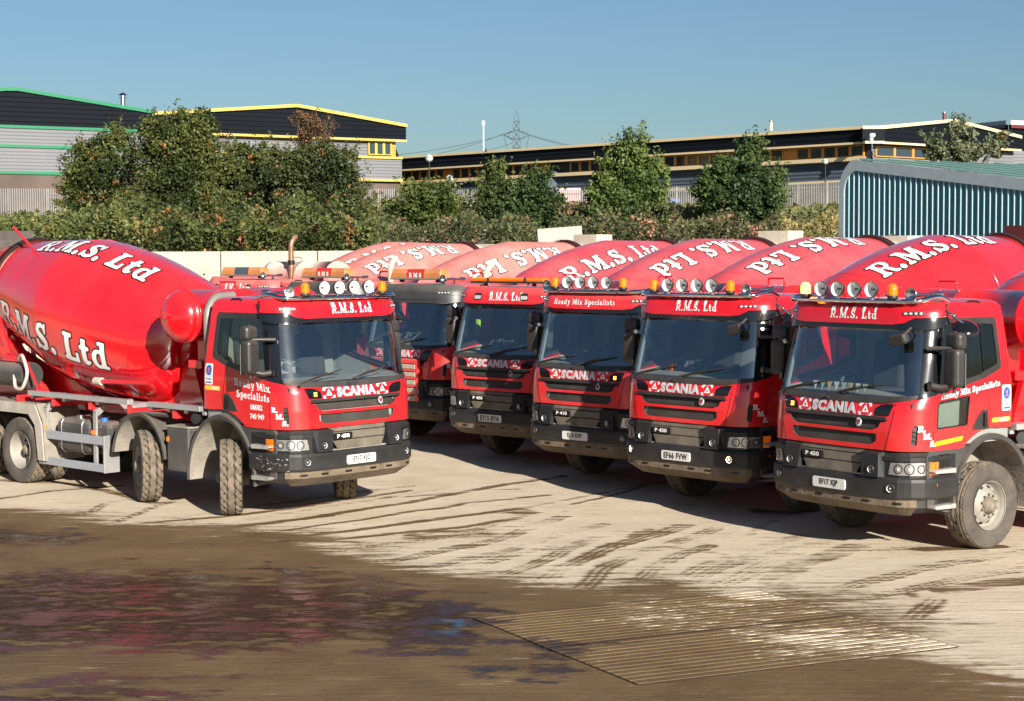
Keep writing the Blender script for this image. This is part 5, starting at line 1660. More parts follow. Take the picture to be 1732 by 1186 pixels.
def ground_material():
    m = bpy.data.materials.new('yard_concrete_and_mud'); m.use_nodes = True
    nt = m.node_tree; N = nt.nodes; L = nt.links; p = N['Principled BSDF']
    tc = N.new('ShaderNodeTexCoord'); obj = tc.outputs['Object']
    at_ = N.new('ShaderNodeAttribute'); at_.attribute_name = 'stain'
    sx = N.new('ShaderNodeSeparateXYZ'); L.new(at_.outputs['Vector'], sx.inputs[0])
    def noise(sc, det=6, ro=.6, vec=None):
        n = N.new('ShaderNodeTexNoise'); n.inputs['Scale'].default_value = sc; n.inputs['Detail'].default_value = det; n.inputs['Roughness'].default_value = ro
        L.new(vec or obj, n.inputs['Vector']); return n.outputs['Fac']
    def mr(v, a, b, c=0., d=1., sm=False):
        n = N.new('ShaderNodeMapRange'); n.inputs['From Min'].default_value = a; n.inputs['From Max'].default_value = b
        n.inputs['To Min'].default_value = c; n.inputs['To Max'].default_value = d
        if sm: n.interpolation_type = 'SMOOTHSTEP'
        L.new(v, n.inputs['Value']); return n.outputs[0]
    def op(o, a, b):
        n = N.new('ShaderNodeMath'); n.operation = o
        for i, q in enumerate((a, b)):
            if isinstance(q, (int, float)): n.inputs[i].default_value = q
            else: L.new(q, n.inputs[i])
        return n.outputs[0]
    def mixc(f, a, b):
        n = N.new('ShaderNodeMix'); n.data_type = 'RGBA'
        L.new(f, n.inputs[0])
        for i, q in ((6, a), (7, b)):
            if isinstance(q, tuple): n.inputs[i].default_value = (*q, 1)
            else: L.new(q, n.inputs[i])
        return n.outputs[2]
    n1 = noise(1.1, 8, .62); n2 = noise(9, 8, .7); n3 = noise(70, 4, .6)
    conc = mixc(mr(n1, .32, .68), (.56, .47, .35), (.70, .60, .46))
    conc = mixc(mr(n3, .62, .72, 0, .35), conc, (.25, .20, .155))
    conc = mixc(mr(n2, .3, .7, 0, .30), conc, (.50, .41, .30))
    # streaks dragged along the driving direction
    mp = N.new('ShaderNodeMapping'); mp.inputs['Rotation'].default_value = (0, 0, R(-35)); mp.inputs['Scale'].default_value = (1.2, 9, 1)
    L.new(obj, mp.inputs['Vector'])
    ns = noise(1.0, 5, .6, mp.outputs[0])
    sm_ = mr(ns, .56, .72, 0, .15)
    mudv = op('ADD', sx.outputs[0], op('MULTIPLY', op('SUBTRACT', n2, .5), .75))
    mudv = op('ADD', mudv, op('MULTIPLY', op('SUBTRACT', ns, .5), 2.2))
    mudv = op('ADD', mudv, op('MULTIPLY', op('SUBTRACT', n3, .5), .35))
    mf = mr(mudv, .16, .74, 0, 1, True)
    mf = op('MAXIMUM', mf, sm_)
    mcol = mixc(mr(n1, .35, .65), (.115, .073, .036), (.18, .120, .062))
    mcol = mixc(mr(n2, .4, .7, 0, .5), mcol, (.165, .110, .058))
    mcol = mixc(mr(n3, .60, .75, 0, .55), mcol, (.36, .28, .20))
    c = mixc(mf, conc, mcol)
    mp2 = N.new('ShaderNodeMapping'); mp2.inputs['Rotation'].default_value = (0, 0, R(6)); mp2.inputs['Scale'].default_value = (1.5, 3.2, 1)
    L.new(obj, mp2.inputs['Vector'])
    nw = noise(1.0, 7, .68, mp2.outputs[0])
    wv = op('ADD', sx.outputs[1], op('MULTIPLY', op('SUBTRACT', nw, .5), 3.6))
    wf = mr(wv, .42, .88, 0, 1, True)
    wcol = mixc(mr(nw, .36, .62), (.040, .026, .014), (.013, .009, .006))
    wcol = mixc(mr(n3, .64, .72, 0, .7), wcol, (.20, .15, .10))
    c = mixc(op('MULTIPLY', wf, .92), c, wcol)
    pf = mr(op('ADD', sx.outputs[2], op('MULTIPLY', op('SUBTRACT', nw, .5), 2.6)), .38, .95, 0, 1, True)
    c = mixc(pf, c, (.022, .02, .018))
    L.new(c, p.inputs['Base Color'])
    # roughness: dry .9, wet patchy .1-.45, pool .02
    rw = mr(nw, .46, .58, .55, .07)
    def mixf(f, a, b):
        n = N.new('ShaderNodeMix'); L.new(f, n.inputs[0])
        for i, q in ((2, a), (3, b)):
            if isinstance(q, (int, float)): n.inputs[i].default_value = q
            else: L.new(q, n.inputs[i])
        return n.outputs[0]
    r = mixf(mf, .92, .62); r = mixf(wf, r, rw); r = mixf(pf, r, .05)
    L.new(r, p.inputs['Roughness'])
    L.new(mixf(pf, mixf(wf, .10, mr(nw, .47, .57, .02, .28)), .5), p.inputs['Specular IOR Level'])
    b1 = N.new('ShaderNodeBump'); b1.inputs['Distance'].default_value = .012
    hs = op('ADD', op('MULTIPLY', n2, .8), op('MULTIPLY', n3, .35))
    hs = op('ADD', hs, op('MULTIPLY', mudv, .9))
    L.new(hs, b1.inputs['Height'])
    st = mixf(wf, .6, .20); st = mixf(pf, st, .0)
    L.new(st, b1.inputs['Strength'])
    L.new(b1.outputs[0], p.inputs['Normal'])
    return m
GROUND = ground_material()
def set_stain(me, V):
    mud, wet, pool = ground_masks(V[:, 0], V[:, 1])
    at_ = me.attributes.new('stain', 'FLOAT_VECTOR', 'POINT')
    at_.data.foreach_set('vector', np.stack([mud, wet, pool], -1).astype(np.float32).ravel())
def axis_list(a, b, st, lo, hi):
    fine = np.arange(a, b+1e-6, st)
    left = a-np.cumsum(st*1.18**np.arange(1, 80)); left = left[left > lo][::-1]
    right = b+np.cumsum(st*1.18**np.arange(1, 80)); right = right[right < hi]
    return np.concatenate([[lo], left, fine, right, [hi]])
def build_ground():
    xs = axis_list(-9.0, 7.4, .034, -1500, 1500); ys = axis_list(12.8, 33.5, .034, -400, 2500)
    X, Y = np.meshgrid(xs, ys, indexing='ij')
    V = np.stack([X.ravel(), Y.ravel(), np.zeros(X.size)], -1)
    nx, ny = len(xs), len(ys)
    i = np.arange(nx-1)[:, None]*ny+np.arange(ny-1)[None, :]
    F = np.stack([i, i+ny, i+ny+1, i+1], -1).reshape(-1, 4)
    me = bpy.data.meshes.new('yard_ground')
    me.vertices.add(len(V)); me.vertices.foreach_set('co', V.ravel())
    me.loops.add(F.size); me.loops.foreach_set('vertex_index', F.ravel())
    me.polygons.add(len(F)); me.polygons.foreach_set('loop_start', np.arange(0, F.size, 4)); me.polygons.foreach_set('loop_total', np.full(len(F), 4))
    me.update(calc_edges=True); me.materials.append(GROUND)
    set_stain(me, V)
    o = link('yard_ground', me); tag(o, kind='structure')
build_ground()

# grooved wash-down pads let into the concrete
def grating(A, B, C_, nb, label):
    """corner A, long edge to B (bars run A->B), short edge A->C"""
    A = Vector((*A, 0)); e1 = Vector((*B, 0))-A; e2 = Vector((*C_, 0))-A
    V = []; F = []
    n = int(e1.length/.05)
    root = None
    for k in range(nb):
        t0 = (k+.08)/nb; t1 = (k+.66)/nb
        b = len(V)
        for i in range(n+1):
            s = i/n
            p0 = A+e1*s+e2*t0; p1 = A+e1*s+e2*t1
            for p, z in ((p0, .001), (p0, .009), (p1, .009), (p1, .001)): V.append((p.x, p.y, z))
        for i in range(n):
            q = b+i*4; r = q+4
            F += [[q, r, r+1, q+1], [q+1, r+1, r+2, q+2], [q+2, r+2, r+3, q+3]]
        F += [[b, b+1, b+2, b+3], [b+n*4+3, b+n*4+2, b+n*4+1, b+n*4]]
    me = bpy.data.meshes.new('drainage_grating'); me.from_pydata(V, [], F); me.materials.append(GROUND)
    set_stain(me, np.array(V))
    o = link('drainage_grating', me)
    tag(o, label, 'grating', 'ribbed gratings let into the yard')
    sl_ = mat('slot_dark', (.085, .058, .031), .85, bump=.5, var=.4)
    mb = MB()
    P = [A+Vector((0, 0, .003)), A+e1+Vector((0, 0, .003)), A+e1+e2+Vector((0, 0, .003)), A+e2+Vector((0, 0, .003))]
    mb.add(P, [[0, 1, 2, 3]], sl_)
    mb.build('slot_floor', o)
    mb = MB()
    for p, q in ((0, 1), (1, 2), (2, 3), (3, 0)):
        a, b_ = P[p], P[q]; d = (b_-a).normalized(); nn = Vector((d.y, -d.x, 0))*.006
        mb.add([a-nn+Vector((0, 0, .010)), b_-nn+Vector((0, 0, .010)), b_+nn+Vector((0, 0, .010)), a+nn+Vector((0, 0, .010))], [[0, 3, 2, 1]], mat('frame_edge', (.11, .08, .05), .8))
    mb.build('edge_frame', o)
L0 = Vector(gp(800, 1046)); B0 = Vector(gp(1080, 1160)); R0 = Vector(gp(1622, 1096)); 
T0 = L0+(R0-B0)
ML = L0*.52+B0*.48; MR = T0*.52+R0*.48
gr_far = ((L0.x, L0.y), (T0.x, T0.y), (ML.x, ML.y))
grating((L0.x, L0.y), (T0.x, T0.y), (ML.x, ML.y), 13, 'farther ribbed grating, half dry and pale, half under brown mud')
off2 = (B0-ML).normalized()*.03
grating((ML.x+off2.x, ML.y+off2.y), (MR.x+off2.x, MR.y+off2.y), (B0.x, B0.y), 13, 'nearer ribbed grating at the bottom of the yard, mostly dark with mud')

# ------------------------------------------------------------------ terrain behind the yard wall
def hbank(x, y):
    h = np.interp(y, [53.9, 56, 62, 80, 100, 122, 150, 3000], [0.0, 2.0, 2.9, 4.3, 5.5, 6.1, 6.5, 6.8])
    h = h+np.clip((x-5)/40, 0, 1)*np.clip((y-90)/60, 0, 1)*1.2
    return h
def build_bank():
    xs = np.concatenate([[-1500, -300], np.linspace(-90, 100, 120), [300, 1500]]); ys = np.concatenate([[53.9, 56, 58, 60, 63], np.linspace(66, 170, 60), [300, 1000, 2500]])
    X, Y = np.meshgrid(xs, ys, indexing='ij')
    Z = hbank(X, Y)+(vnoise(X*.3, Y*.3, 31)-.5)*.5*(Y > 54.5)*(Y < 500)
    V = np.stack([X.ravel(), Y.ravel(), Z.ravel()], -1); ny = len(ys)
    F = [[a*ny+b, (a+1)*ny+b, (a+1)*ny+b+1, a*ny+b+1] for a in range(len(xs)-1) for b in range(ny-1)]
    me = bpy.data.meshes.new('bank_terrain'); me.from_pydata(V.tolist(), [], F)
    me.materials.append(mat('rough_grass', (.10, .11, .035), .95, var=.4, vscale=.4, dirt=(.20, .16, .08), damt=.5, dscale=.6, bump=1, bscale=3))
    for p in me.polygons: p.use_smooth = True
    tag(link('bank_terrain', me), kind='structure')
build_bank()

# ------------------------------------------------------------------ concrete yard wall
def yard_wall():
    m = mat('cast_concrete_wall', (.40, .365, .30), .88, var=.14, vscale=.7, dirt=(.42, .39, .34), damt=.28, dscale=1.1, bump=.2, bscale=8)
    root = empty('concrete_wall', (-6, 53.3, 0))
    tag(root, 'long pale concrete wall behind the row of trucks, below the bushes', 'wall')
    x = -27.0
    while x < 16:
        mb = MB(); w = 2.97
        box(mb, (x+w/2+6, 0, 1.83), (w, .25, 3.66), m, .02)
        for zz in (2.95, 1.5):
            for xx in (.5, w-.5): disc(mb, (x+xx+6, -.127, zz), (0, -1, 0), .035, INK, 10)
        box(mb, (x+w/2+6, -.126, 3.05), (w, .006, .02), mat('wall_line', (.33, .30, .26), .9))
        mb.build('wall_panel', root)
        x += 3.0
yard_wall()

# ------------------------------------------------------------------ blue corrugated shed at the right
def shed():
    root = empty('corrugated_shed', at(1422, 426, 50)[:2]+(0,))
    tag(root, 'blue corrugated metal shed with pale flashing and green roof, right of the bushes', 'shed')
    P0 = np.array(at(1422, 268, 50)); P1 = np.array(at(1745, 304, 44.0))
    d = np.array([P1[0]-P0[0], P1[1]-P0[1]]); L = np.hypot(*d); d /= L
    sl = (P1[2]-P0[2])/L
    nrm = np.array([d[1], -d[0]])   # faces camera-left
    if nrm[1] > 0: nrm = -nrm
    org = np.array([root.location.x, root.location.y])
    o = np.array([P0[0], P0[1]])-org
    Lx = L+6
    pitch = .205
    def pos(U, V, dd):
        xy = o+np.outer(U, d)+np.outer(dd*np.ones_like(U), nrm)
        return np.column_stack([xy, V])
    blue = mat('shed_cladding_blue', (.008, .10, .175), .5, .0, var=.18, vscale=.7, dirt=(.10, .12, .12), damt=.25, dscale=1.5)
    ribc = mat('shed_rib_sunlit', (.22, .40, .44), .45, var=.05)  # grazing sun on the ribs put into their colour, paler than the troughs
    ztop = lambda u: P0[2]+sl*u
    mb = MB()
    k = 0
    u = .18
    while u < Lx:
        # trough
        z1 = ztop(u)-.25 if u > .5 else P0[2]-.40
        a = pos(np.array([u, u+.160]), np.array([0., 0.]), 0); b = pos(np.array([u, u+.160]), np.array([z1, z1]), 0)
        mb.add([a[0], a[1], b[1], b[0]], [[0, 1, 2, 3]], blue)
        lo = [tuple(np.append(o+(u+t)*d+q*nrm, 0)) for t, q in ((.160, 0), (.170, .03), (.195, .03), (.205, 0))]
        hi = [(x, y, z1) for x, y, z in lo]
        mb.add(lo+hi, [[0, 1, 5, 4], [1, 2, 6, 5], [2, 3, 7, 6]], ribc)
        u += pitch
    mb.build('wall', root)
    # flashing: band up the left edge, round the corner and along the verge
    fl = mat('flashing_grey', (.34, .42, .47), .4, .2, var=.08)
    def sd(U, V):
        zt = P0[2]+sl*U
        outer = np.maximum.reduce([-U+0*V, V-zt, U-Lx])
        r = 1.0
        cu, cz = r, P0[2]-r*.92
        cor = np.where((U < cu) & (V > cz), np.hypot(U-cu, (V-cz)*1.05)-r, -1)
        outer = np.maximum(outer, cor)
        inner = np.maximum.reduce([-(U-.20), V-(zt-.30), U-Lx-1])
        cu2, cz2 = .20+.62, P0[2]-.36-.62
        cor2 = np.where((U < cu2) & (V > cz2), np.hypot(U-cu2, V-cz2)-.62, -1)
        inner = np.maximum(inner, cor2)
        return np.maximum(outer, -inner)
    mb = MB(); patch(mb, sd, (-.05, 0, Lx, P0[2]+.2), .07, pos, .06, fl, thick=.12); mb.build('flashing', root)
    # roof slab running back from the verge, perpendicular to the wall
    rd = -nrm
    roofm = mat('shed_roof_green', (.13, .27, .24), .5, var=.12, vscale=.5, dirt=(.22, .19, .14), damt=.25, dscale=.25)
    mb = MB(); D_ = 22.0
    n = 60
    for i in range(n):
        u0 = Lx*i/n*1.0+.45; u1 = u0+Lx/n
        for j, (uu, vv) in enumerate(((u0, u1),)):
            q = [o+uu*d+rd*(-.02), o+vv*d+rd*(-.02), o+vv*d+rd*D_, o+uu*d+rd*D_]
            zz = [ztop(uu), ztop(vv), ztop(vv), ztop(uu)]
            mb.add([(p[0], p[1], z+.02) for p, z in zip(q, zz)], [[0, 1, 2, 3]], roofm)
    for i in range(int(D_/1.1)):
        a = o+.5*d+rd*(i*1.1+.3); b = o+Lx*d+rd*(i*1.1+.3)
        tube(mb, [(a[0], a[1], ztop(.5)+.03), (b[0], b[1], ztop(Lx)+.03)], .03, roofm, 5)
    mb.build('roof', root)
    # side wall behind the rounded corner
    mb = MB()
    a = o+.03*d; b = a+rd*D_
    mb.add([(a[0], a[1], 0), (b[0], b[1], 0), (b[0], b[1], P0[2]-.6), (a[0], a[1], P0[2]-.6)], [[0, 1, 2, 3]], fl)
    mb.build('side_wall', root)
    # floodlight on the corner
    mb = MB(); c = o+.12*d+nrm*.15
    box(mb, (c[0], c[1], P0[2]-2.35), (.22, .15, .16), INK, .02); box(mb, (c[0]-.1, c[1]-.1, P0[2]-2.6), (.12, .12, .12), BEIGE, .02)
    mb.build('floodlight', root)
shed()

# ------------------------------------------------------------------ industrial units beyond
def clad_mat(name, colr, r=.5, var=.06): return mat(name, colr, r, .0, var=var, vscale=.25, spec=.08)
CBLACK = clad_mat('cladding_black', (.006, .008, .012), .6)
CGREY = clad_mat('cladding_grey', (.17, .178, .195)); CBLUEG = clad_mat('cladding_bluegrey', (.075, .095, .13)); CBRICK = clad_mat('brick_brown', (.11, .085, .075), .9, .25)
CGREEN = mat('trim_green', (.0, .16, .07), .5); CYEL = mat('trim_yellow', (.50, .36, .075), .6); CCREAM = mat('trim_cream', (.68, .54, .32), .5, var=.05); CORANGE = mat('trim_orange', (.62, .27, .05), .5); CMAROON = mat('trim_maroon', (.12, .02, .03), .5)
CROOF = mat('unit_roof', (.55, .52, .47), .6, var=.1)
WPANE = mat('window_pane', (.03, .045, .055), .08, coat=.5); WFRAME = CORANGE
def wallstrip(root, name, A, B, z0f, z1f, m, ribs=.34, out=0.0, depth=.05, segs=24):
    """cladding between heights z0f(t), z1f(t) on plan line A->B, horizontal ribs"""
    A = np.array(A[:2]); B = np.array(B[:2]); d = B-A; L = np.hypot(*d); n = np.array([d[1], -d[0]])/L
    if n[1] > 0: n = -n
    mb = MB()
    if ribs:
        zmin = min(z0f(t) for t in np.linspace(0, 1, 9)); zmax = max(z1f(t) for t in np.linspace(0, 1, 17))
        def pos(U, V, dd):
            ph = (V/ribs) % 1.0
            q = dd+out+np.where(ph > .5, depth, 0)
            xy = A+np.outer(U/L, d)+np.outer(q, n)
            return np.column_stack([xy, V])
        sd = lambda U, V: np.maximum(V-np.vectorize(z1f)(U/L), np.vectorize(z0f)(U/L)-V)
        zs = np.arange(zmin-.01, zmax+ribs, ribs/4)
        # rows as direct quads clipped by the profile
        for k in range(len(zs)-1):
            ts = np.linspace(0, 1, segs+1)
            for i in range(segs):
                t0, t1 = ts[i], ts[i+1]
                a0, a1 = max(zs[k], z0f(t0)), max(zs[k], z0f(t1)); b0, b1 = min(zs[k+1], z1f(t0)), min(zs[k+1], z1f(t1))
                if b0-a0 < 1e-3 and b1-a1 < 1e-3: continue
                b0 = max(b0, a0); b1 = max(b1, a1)
                P = pos(np.array([t0, t1, t1, t0])*L, np.array([a0, a1, b1, b0])+0, 0)
                ph = ((zs[k]+ribs/8)/ribs) % 1.0
                q = [out+(depth if ((z+1e-4*0)/ribs) % 1.0 > .5 else 0) for z in (a0, a1, b1, b0)]
                lo = {0: (0, depth), 1: (depth, depth), 2: (depth, 0), 3: (0, 0)}[k % 4]
                xy = [A+d*t0+n*(out+lo[0]), A+d*t1+n*(out+lo[0]), A+d*t1+n*(out+lo[1]), A+d*t0+n*(out+lo[1])]
                mb.add([(xy[j][0], xy[j][1], (a0, a1, b1, b0)[j]) for j in range(4)], [[0, 1, 2, 3]], m)
    else:
        ts = np.linspace(0, 1, segs+1)
        for i in range(segs):
            t0, t1 = ts[i], ts[i+1]
            for q in (out,):
                xy0 = A+d*t0+n*q; xy1 = A+d*t1+n*q
                bk0 = A+d*t0+n*(q-.25); bk1 = A+d*t1+n*(q-.25)
                mb.add([(xy0[0], xy0[1], z0f(t0)), (xy1[0], xy1[1], z0f(t1)), (xy1[0], xy1[1], z1f(t1)), (xy0[0], xy0[1], z1f(t0)),
                        (bk0[0], bk0[1], z1f(t0)), (bk1[0], bk1[1], z1f(t1)), (bk0[0], bk0[1], z0f(t0)), (bk1[0], bk1[1], z0f(t1))],
                       [[0, 1, 2, 3], [3, 2, 5, 4], [6, 7, 1, 0]], m)
    return mb.build(name, root)
def const(z): return lambda t: z
def lin(*pts):
    ts = [p[0] for p in pts]; zs = [p[1] for p in pts]
    return lambda t: float(np.interp(t, ts, zs))
def window(root, A, B, t0, t1, z0, z1, out=.10, frame=WFRAME):
    A = np.array(A[:2]); B = np.array(B[:2]); d = B-A; L = np.hypot(*d); n = np.array([d[1], -d[0]])/L
    if n[1] > 0: n = -n
    e = d/L
    a = A+d*t0; b = A+d*t1; w = L*(t1-t0)
    mb = MB()
    def bar(s0, s1, za, zb, mm, o0=0, o1=.12, M_=None):
        q = [a+e*s0+n*(out+o0), a+e*s1+n*(out+o0), a+e*s1+n*(out+o1), a+e*s0+n*(out+o1)]
        V = [(p[0], p[1], za) for p in q]+[(p[0], p[1], zb) for p in q]
        (M_ or mb).add(V, [[0, 1, 2, 3], [7, 6, 5, 4], [0, 4, 5, 1], [1, 5, 6, 2], [2, 6, 7, 3], [3, 7, 4, 0]], mm)
    f = .13
    bar(0, f, z0, z1, frame); bar(w-f, w, z0, z1, frame); bar(f, w-f, z0, z0+.08, frame); bar(f, w-f, z1-.08, z1, frame)
    o = mb.build('window', root)
    m2 = MB(); bar(f, w-f, z0+.08, z1-.08, WPANE, -.05, .03, m2); m2.build('pane', o)
def solid_body(root, pts, z0, z1, m, name='side_wall'):
    mb = MB(); n = len(pts)
    mb.add([(x, y, z0) for x, y in pts]+[(x, y, z1) for x, y in pts], [[i, (i+1) % n, n+(i+1) % n, n+i] for i in range(n)]+[[n+i for i in range(n)]], m)
    mb.build(name, root)
def shift(root):
    """children built in world coordinates are moved to the local frame of their root"""
    x, y, z = root.location
    for c in root.children:
        if c.type == 'MESH':
            c.location = (-x, -y, -z)

def unit_left():
    A = at(-260, 300, 143); B = at(259, 300, 157)
    root = empty('industrial_unit', ((A[0]+B[0])/2, (A[1]+B[1])/2, 6.4))
    tag(root, 'black and grey warehouse with green trim at the far left', 'warehouse')
    z = lambda u, v, D: at(u, v, D)[2]
    ztop = lin((0, z(-260, 178, 143)), ((12+260)/519., z(12, 149, 150.3)), (1, z(258, 189, 157)))
    s1 = z(0, 214, 150); s2 = z(0, 247, 150); s3 = z(0, 292, 150)
    wallstrip(root, 'upper_cladding', A, B, const(s1), ztop, CBLACK, .42)
    wallstrip(root, 'middle_cladding', A, B, const(s2), const(s1), CGREY, .30)
    wallstrip(root, 'lower_cladding', A, B, const(s3), const(s2), CGREY, .30)
    wallstrip(root, 'brick_base', A, B, const(5.5), const(s3), CBRICK, 0)
    for s in (s1, s2, s3): wallstrip(root, 'trim_band', A, B, const(s-.12), const(s+.13), CGREEN, 0, .14)
    wallstrip(root, 'verge_trim', A, B, lambda t: ztop(t)-.18, lambda t: ztop(t)+.12, CGREEN, 0, .2)
    solid_body(root, [(A[0], A[1]+.3), (B[0]-.2, B[1]+.3), (B[0]-2, B[1]+45), (A[0]-2, A[1]+45)], 5.5, 13.5, CBLACK)
    shift(root)
    # flue
    f = at(208, 180, 160)
    r2 = MB(); cyl(r2, (0, 0, 0), (0, 0, 1.5), .22, STEEL, 14); cyl(r2, (0, 0, 1.25), (0, 0, 1.32), .34, STEEL, 14); lathe(r2, [(.42, 1.55), (.12, 1.75), (.001, 1.76)], STEEL, Matrix.Rotation(-PI/2, 4, 'Y'), 14)
    o = r2.build('flue', None, (f[0], f[1], f[2]-.5)); tag(o, 'steel roof flue with a cowl above the green-trimmed warehouse', 'flue')
    box_ = MB(); 
unit_left()

def unit_yellow():
    A = at(258, 300, 155.5); B = at(683, 300, 170)
    root = empty('industrial_unit', ((A[0]+B[0])/2, (A[1]+B[1])/2, 6.4))
    tag(root, 'black and grey warehouse with yellow trim rising behind the big trees', 'warehouse')
    z = lambda u, v, D: at(u, v, D)[2]
    ztop = lin((0, z(258, 192, 155.5)), (.545, z(490, 179, 163.4)), (1, z(683, 213, 170)))
    s1 = z(680, 239, 170); s2 = z(678, 268, 170); s3 = z(675, 306, 170)
    wallstrip(root, 'upper_cladding', A, B, const(s1), ztop, CBLACK, .42, out=.5)
    Bw = tuple(np.array(A[:2])+(np.array(B[:2])-np.array(A[:2]))*.965)
    wallstrip(root, 'middle_cladding', A, Bw, const(s2), const(s1), CGREY, .30)
    Bl = tuple(np.array(A[:2])+(np.array(B[:2])-np.array(A[:2]))*.985)
    wallstrip(root, 'lower_cladding', A, Bl, const(s3), const(s2), CGREY, .30, out=.3)
    wallstrip(root, 'brick_base', A, Bl, const(5.5), const(s3), CBRICK, 0)
    wallstrip(root, 'trim_band', A, B, const(s1-.12), const(s1+.10), CYEL, 0, .7)
    wallstrip(root, 'trim_band', A, Bl, const(s2-.12), const(s2+.10), CYEL, 0, .5)
    wallstrip(root, 'trim_band', A, Bl, const(s3-.12), const(s3+.10), CYEL, 0, .5)
    wallstrip(root, 'verge_trim', A, B, lambda t: ztop(t)-.18, lambda t: ztop(t)+.12, CYEL, 0, .8)
    for k in range(3): window(root, A, B, .845+k*.033, .845+(k+1)*.033, s2+.25, s1-.15, frame=CYEL)
    wallstrip(root, 'corner_panel', tuple(np.array(A[:2])+(np.array(B[:2])-np.array(A[:2]))*.945), Bw, const(s2+.1), const(s1-.12), CORANGE, 0, .05, segs=2)
    solid_body(root, [(A[0], A[1]+.3), (Bw[0]-.2, Bw[1]+.3), (Bw[0]-2, Bw[1]+40), (A[0]-2, A[1]+40)], 5.5, 14.5, CBLACK)
    shift(root)
unit_yellow()

def unit_long():
    A = at(679, 300, 203); C_ = at(1474, 300, 150); G = at(1712, 300, 163)
    root = empty('industrial_unit', (C_[0], C_[1], 6.6))
    tag(root, 'long black and grey warehouse with cream trim and orange framed windows', 'warehouse')
    z = lambda u, v, D: at(u, v, D)[2]
    zt0, zt1 = z(679, 268, 203), z(1474, 217, 150)
    b0, b1 = z(679, 289, 203), z(1473, 242, 150)
    w0, w1 = z(679, 310, 203), z(1472, 267, 150)
    TOP = lin((0, zt0), (1, zt1)); BND = lin((0, b0), (1, b1)); SIL = lin((0, w0), (1, w1))
    base = lin((0, z(679, 345, 203)), (1, z(1421, 306, 152)))
    wallstrip(root, 'upper_cladding', A, C_, BND, TOP, CBLACK, .42, out=.8, segs=40)
    wallstrip(root, 'window_band_wall', A, C_, SIL, BND, mat('band_dark', (.03, .03, .035), .6), 0, .0)
    wallstrip(root, 'lower_cladding', A, C_, base, SIL, CBLUEG, .34, out=.2)
    wallstrip(root, 'brick_base', A, C_, const(5.5), base, CBRICK, 0)
    wallstrip(root, 'trim_band', A, C_, lambda t: BND(t)-.10, lambda t: BND(t)+.08, CCREAM, 0, 1.0)
    wallstrip(root, 'trim_band', A, C_, lambda t: SIL(t)-.22, lambda t: SIL(t)+.12, CCREAM, 0, .75)
    wallstrip(root, 'trim_band', A, C_, lambda t: base(t)-.1, lambda t: base(t)+.1, CCREAM, 0, .4)
    wallstrip(root, 'gutter', A, C_, lambda t: TOP(t)-.10, lambda t: TOP(t)+.16, CCREAM, 0, 1.05)
    # roof slope seen as a thin pale strip above the gutter
    GA = np.array(G[:2]); CA = np.array(C_[:2]); AA = np.array(A[:2])
    apex_z = z(1597, 205, 156.5)
    mid = (GA+CA)/2; dd = mid-CA
    mb = MB()
    mb.add([(AA[0], AA[1]-1, zt0+.1), (CA[0], CA[1]-1, zt1+.1), (mid[0], mid[1], apex_z+.05), (AA[0]+dd[0], AA[1]+dd[1], apex_z+.05-(zt1-zt0)*0)], [[0, 1, 2, 3]], CROOF)
    mb.build('roof', root)
    # windows along the band
    n = 44
    for k in range(n):
        t0 = .01+k*.98/n
        if .38 < t0 < .43 or (k % 11 == 5): continue
        window(root, A, C_, t0, t0+.98/n*.985, SIL(t0)+.15, BND(t0+.01)-.12, out=.06)
    for t in (.385,):
        P = AA+(CA-AA)*t; mb = MB(); box(mb, (P[0], P[1]-.6, 9.5), (3.0, 1.2, 5.0), CBLUEG); mb.build('stair_block', root)
    for k in range(n):
        if k % 11 == 5:
            t0 = .01+k*.98/n
            wallstrip(root, 'orange_panel', tuple(AA+(CA-AA)*t0), tuple(AA+(CA-AA)*(t0+.98/n)), const(SIL(t0)+.1), const(BND(t0)-.08), CORANGE, 0, .12, segs=1)
    mb = MB(); box(mb, (CA[0]-.05, CA[1]-.55, (b1+zt1)/2), (1.9, .9, zt1-b1), CBLACK); box(mb, (CA[0]-.05, CA[1]-1.02, b1), (1.9, .1, .2), CCREAM); box(mb, (CA[0]-.05, CA[1]-1.02, zt1), (1.9, .1, .25), CCREAM); mb.build('corner_panel', root)
    # gable end
    gt = lin((0, zt1), (.5, apex_z), (1, z(1712, 233, 163)))
    gb = lin((0, b1), (1, z(1712, 255, 163)))
    gs = lin((0, w1), (1, z(1712, 283, 163)))
    wallstrip(root, 'upper_cladding', C_, G, gb, gt, CBLACK, .42, out=.8)
    wallstrip(root, 'gable_cladding', C_, G, const(6), gb, CGREY, .34, out=.1)
    wallstrip(root, 'trim_band', C_, G, lambda t: gb(t)-.10, lambda t: gb(t)+.08, CCREAM, 0, 1.0)
    wallstrip(root, 'verge_trim', C_, G, lambda t: gt(t)-.14, lambda t: gt(t)+.14, CCREAM, 0, 1.05)
    for k in range(3): window(root, C_, G, .01+.125*k, .01+.125*(k+1), w1+.1, b1-.25, out=.2)
    solid_body(root, [(AA[0], AA[1]+.4), (CA[0], CA[1]+.4), (GA[0], GA[1]+.4), (GA[0]-12, GA[1]+60), (AA[0]+10, AA[1]+40)], 5.5, 12.2, CBLACK)
    shift(root)
    for lab, u, v, D, nm, cat in (('small white camera on the corner of the long warehouse', 1475, 229, 149, 'security_camera', 'camera'),):
        p = at(u, v, D-1.5); mb = MB()
        box(mb, (0, 0, 0), (.5, .6, .35), LAMPW, .08); cyl(mb, (-.1, -.2, -.2), (-.1, -.2, -.6), .18, LAMPW); box(mb, (0, .4, .1), (.1, .7, .1), STEEL)
        tag(mb.build(nm, None, p), lab, cat)
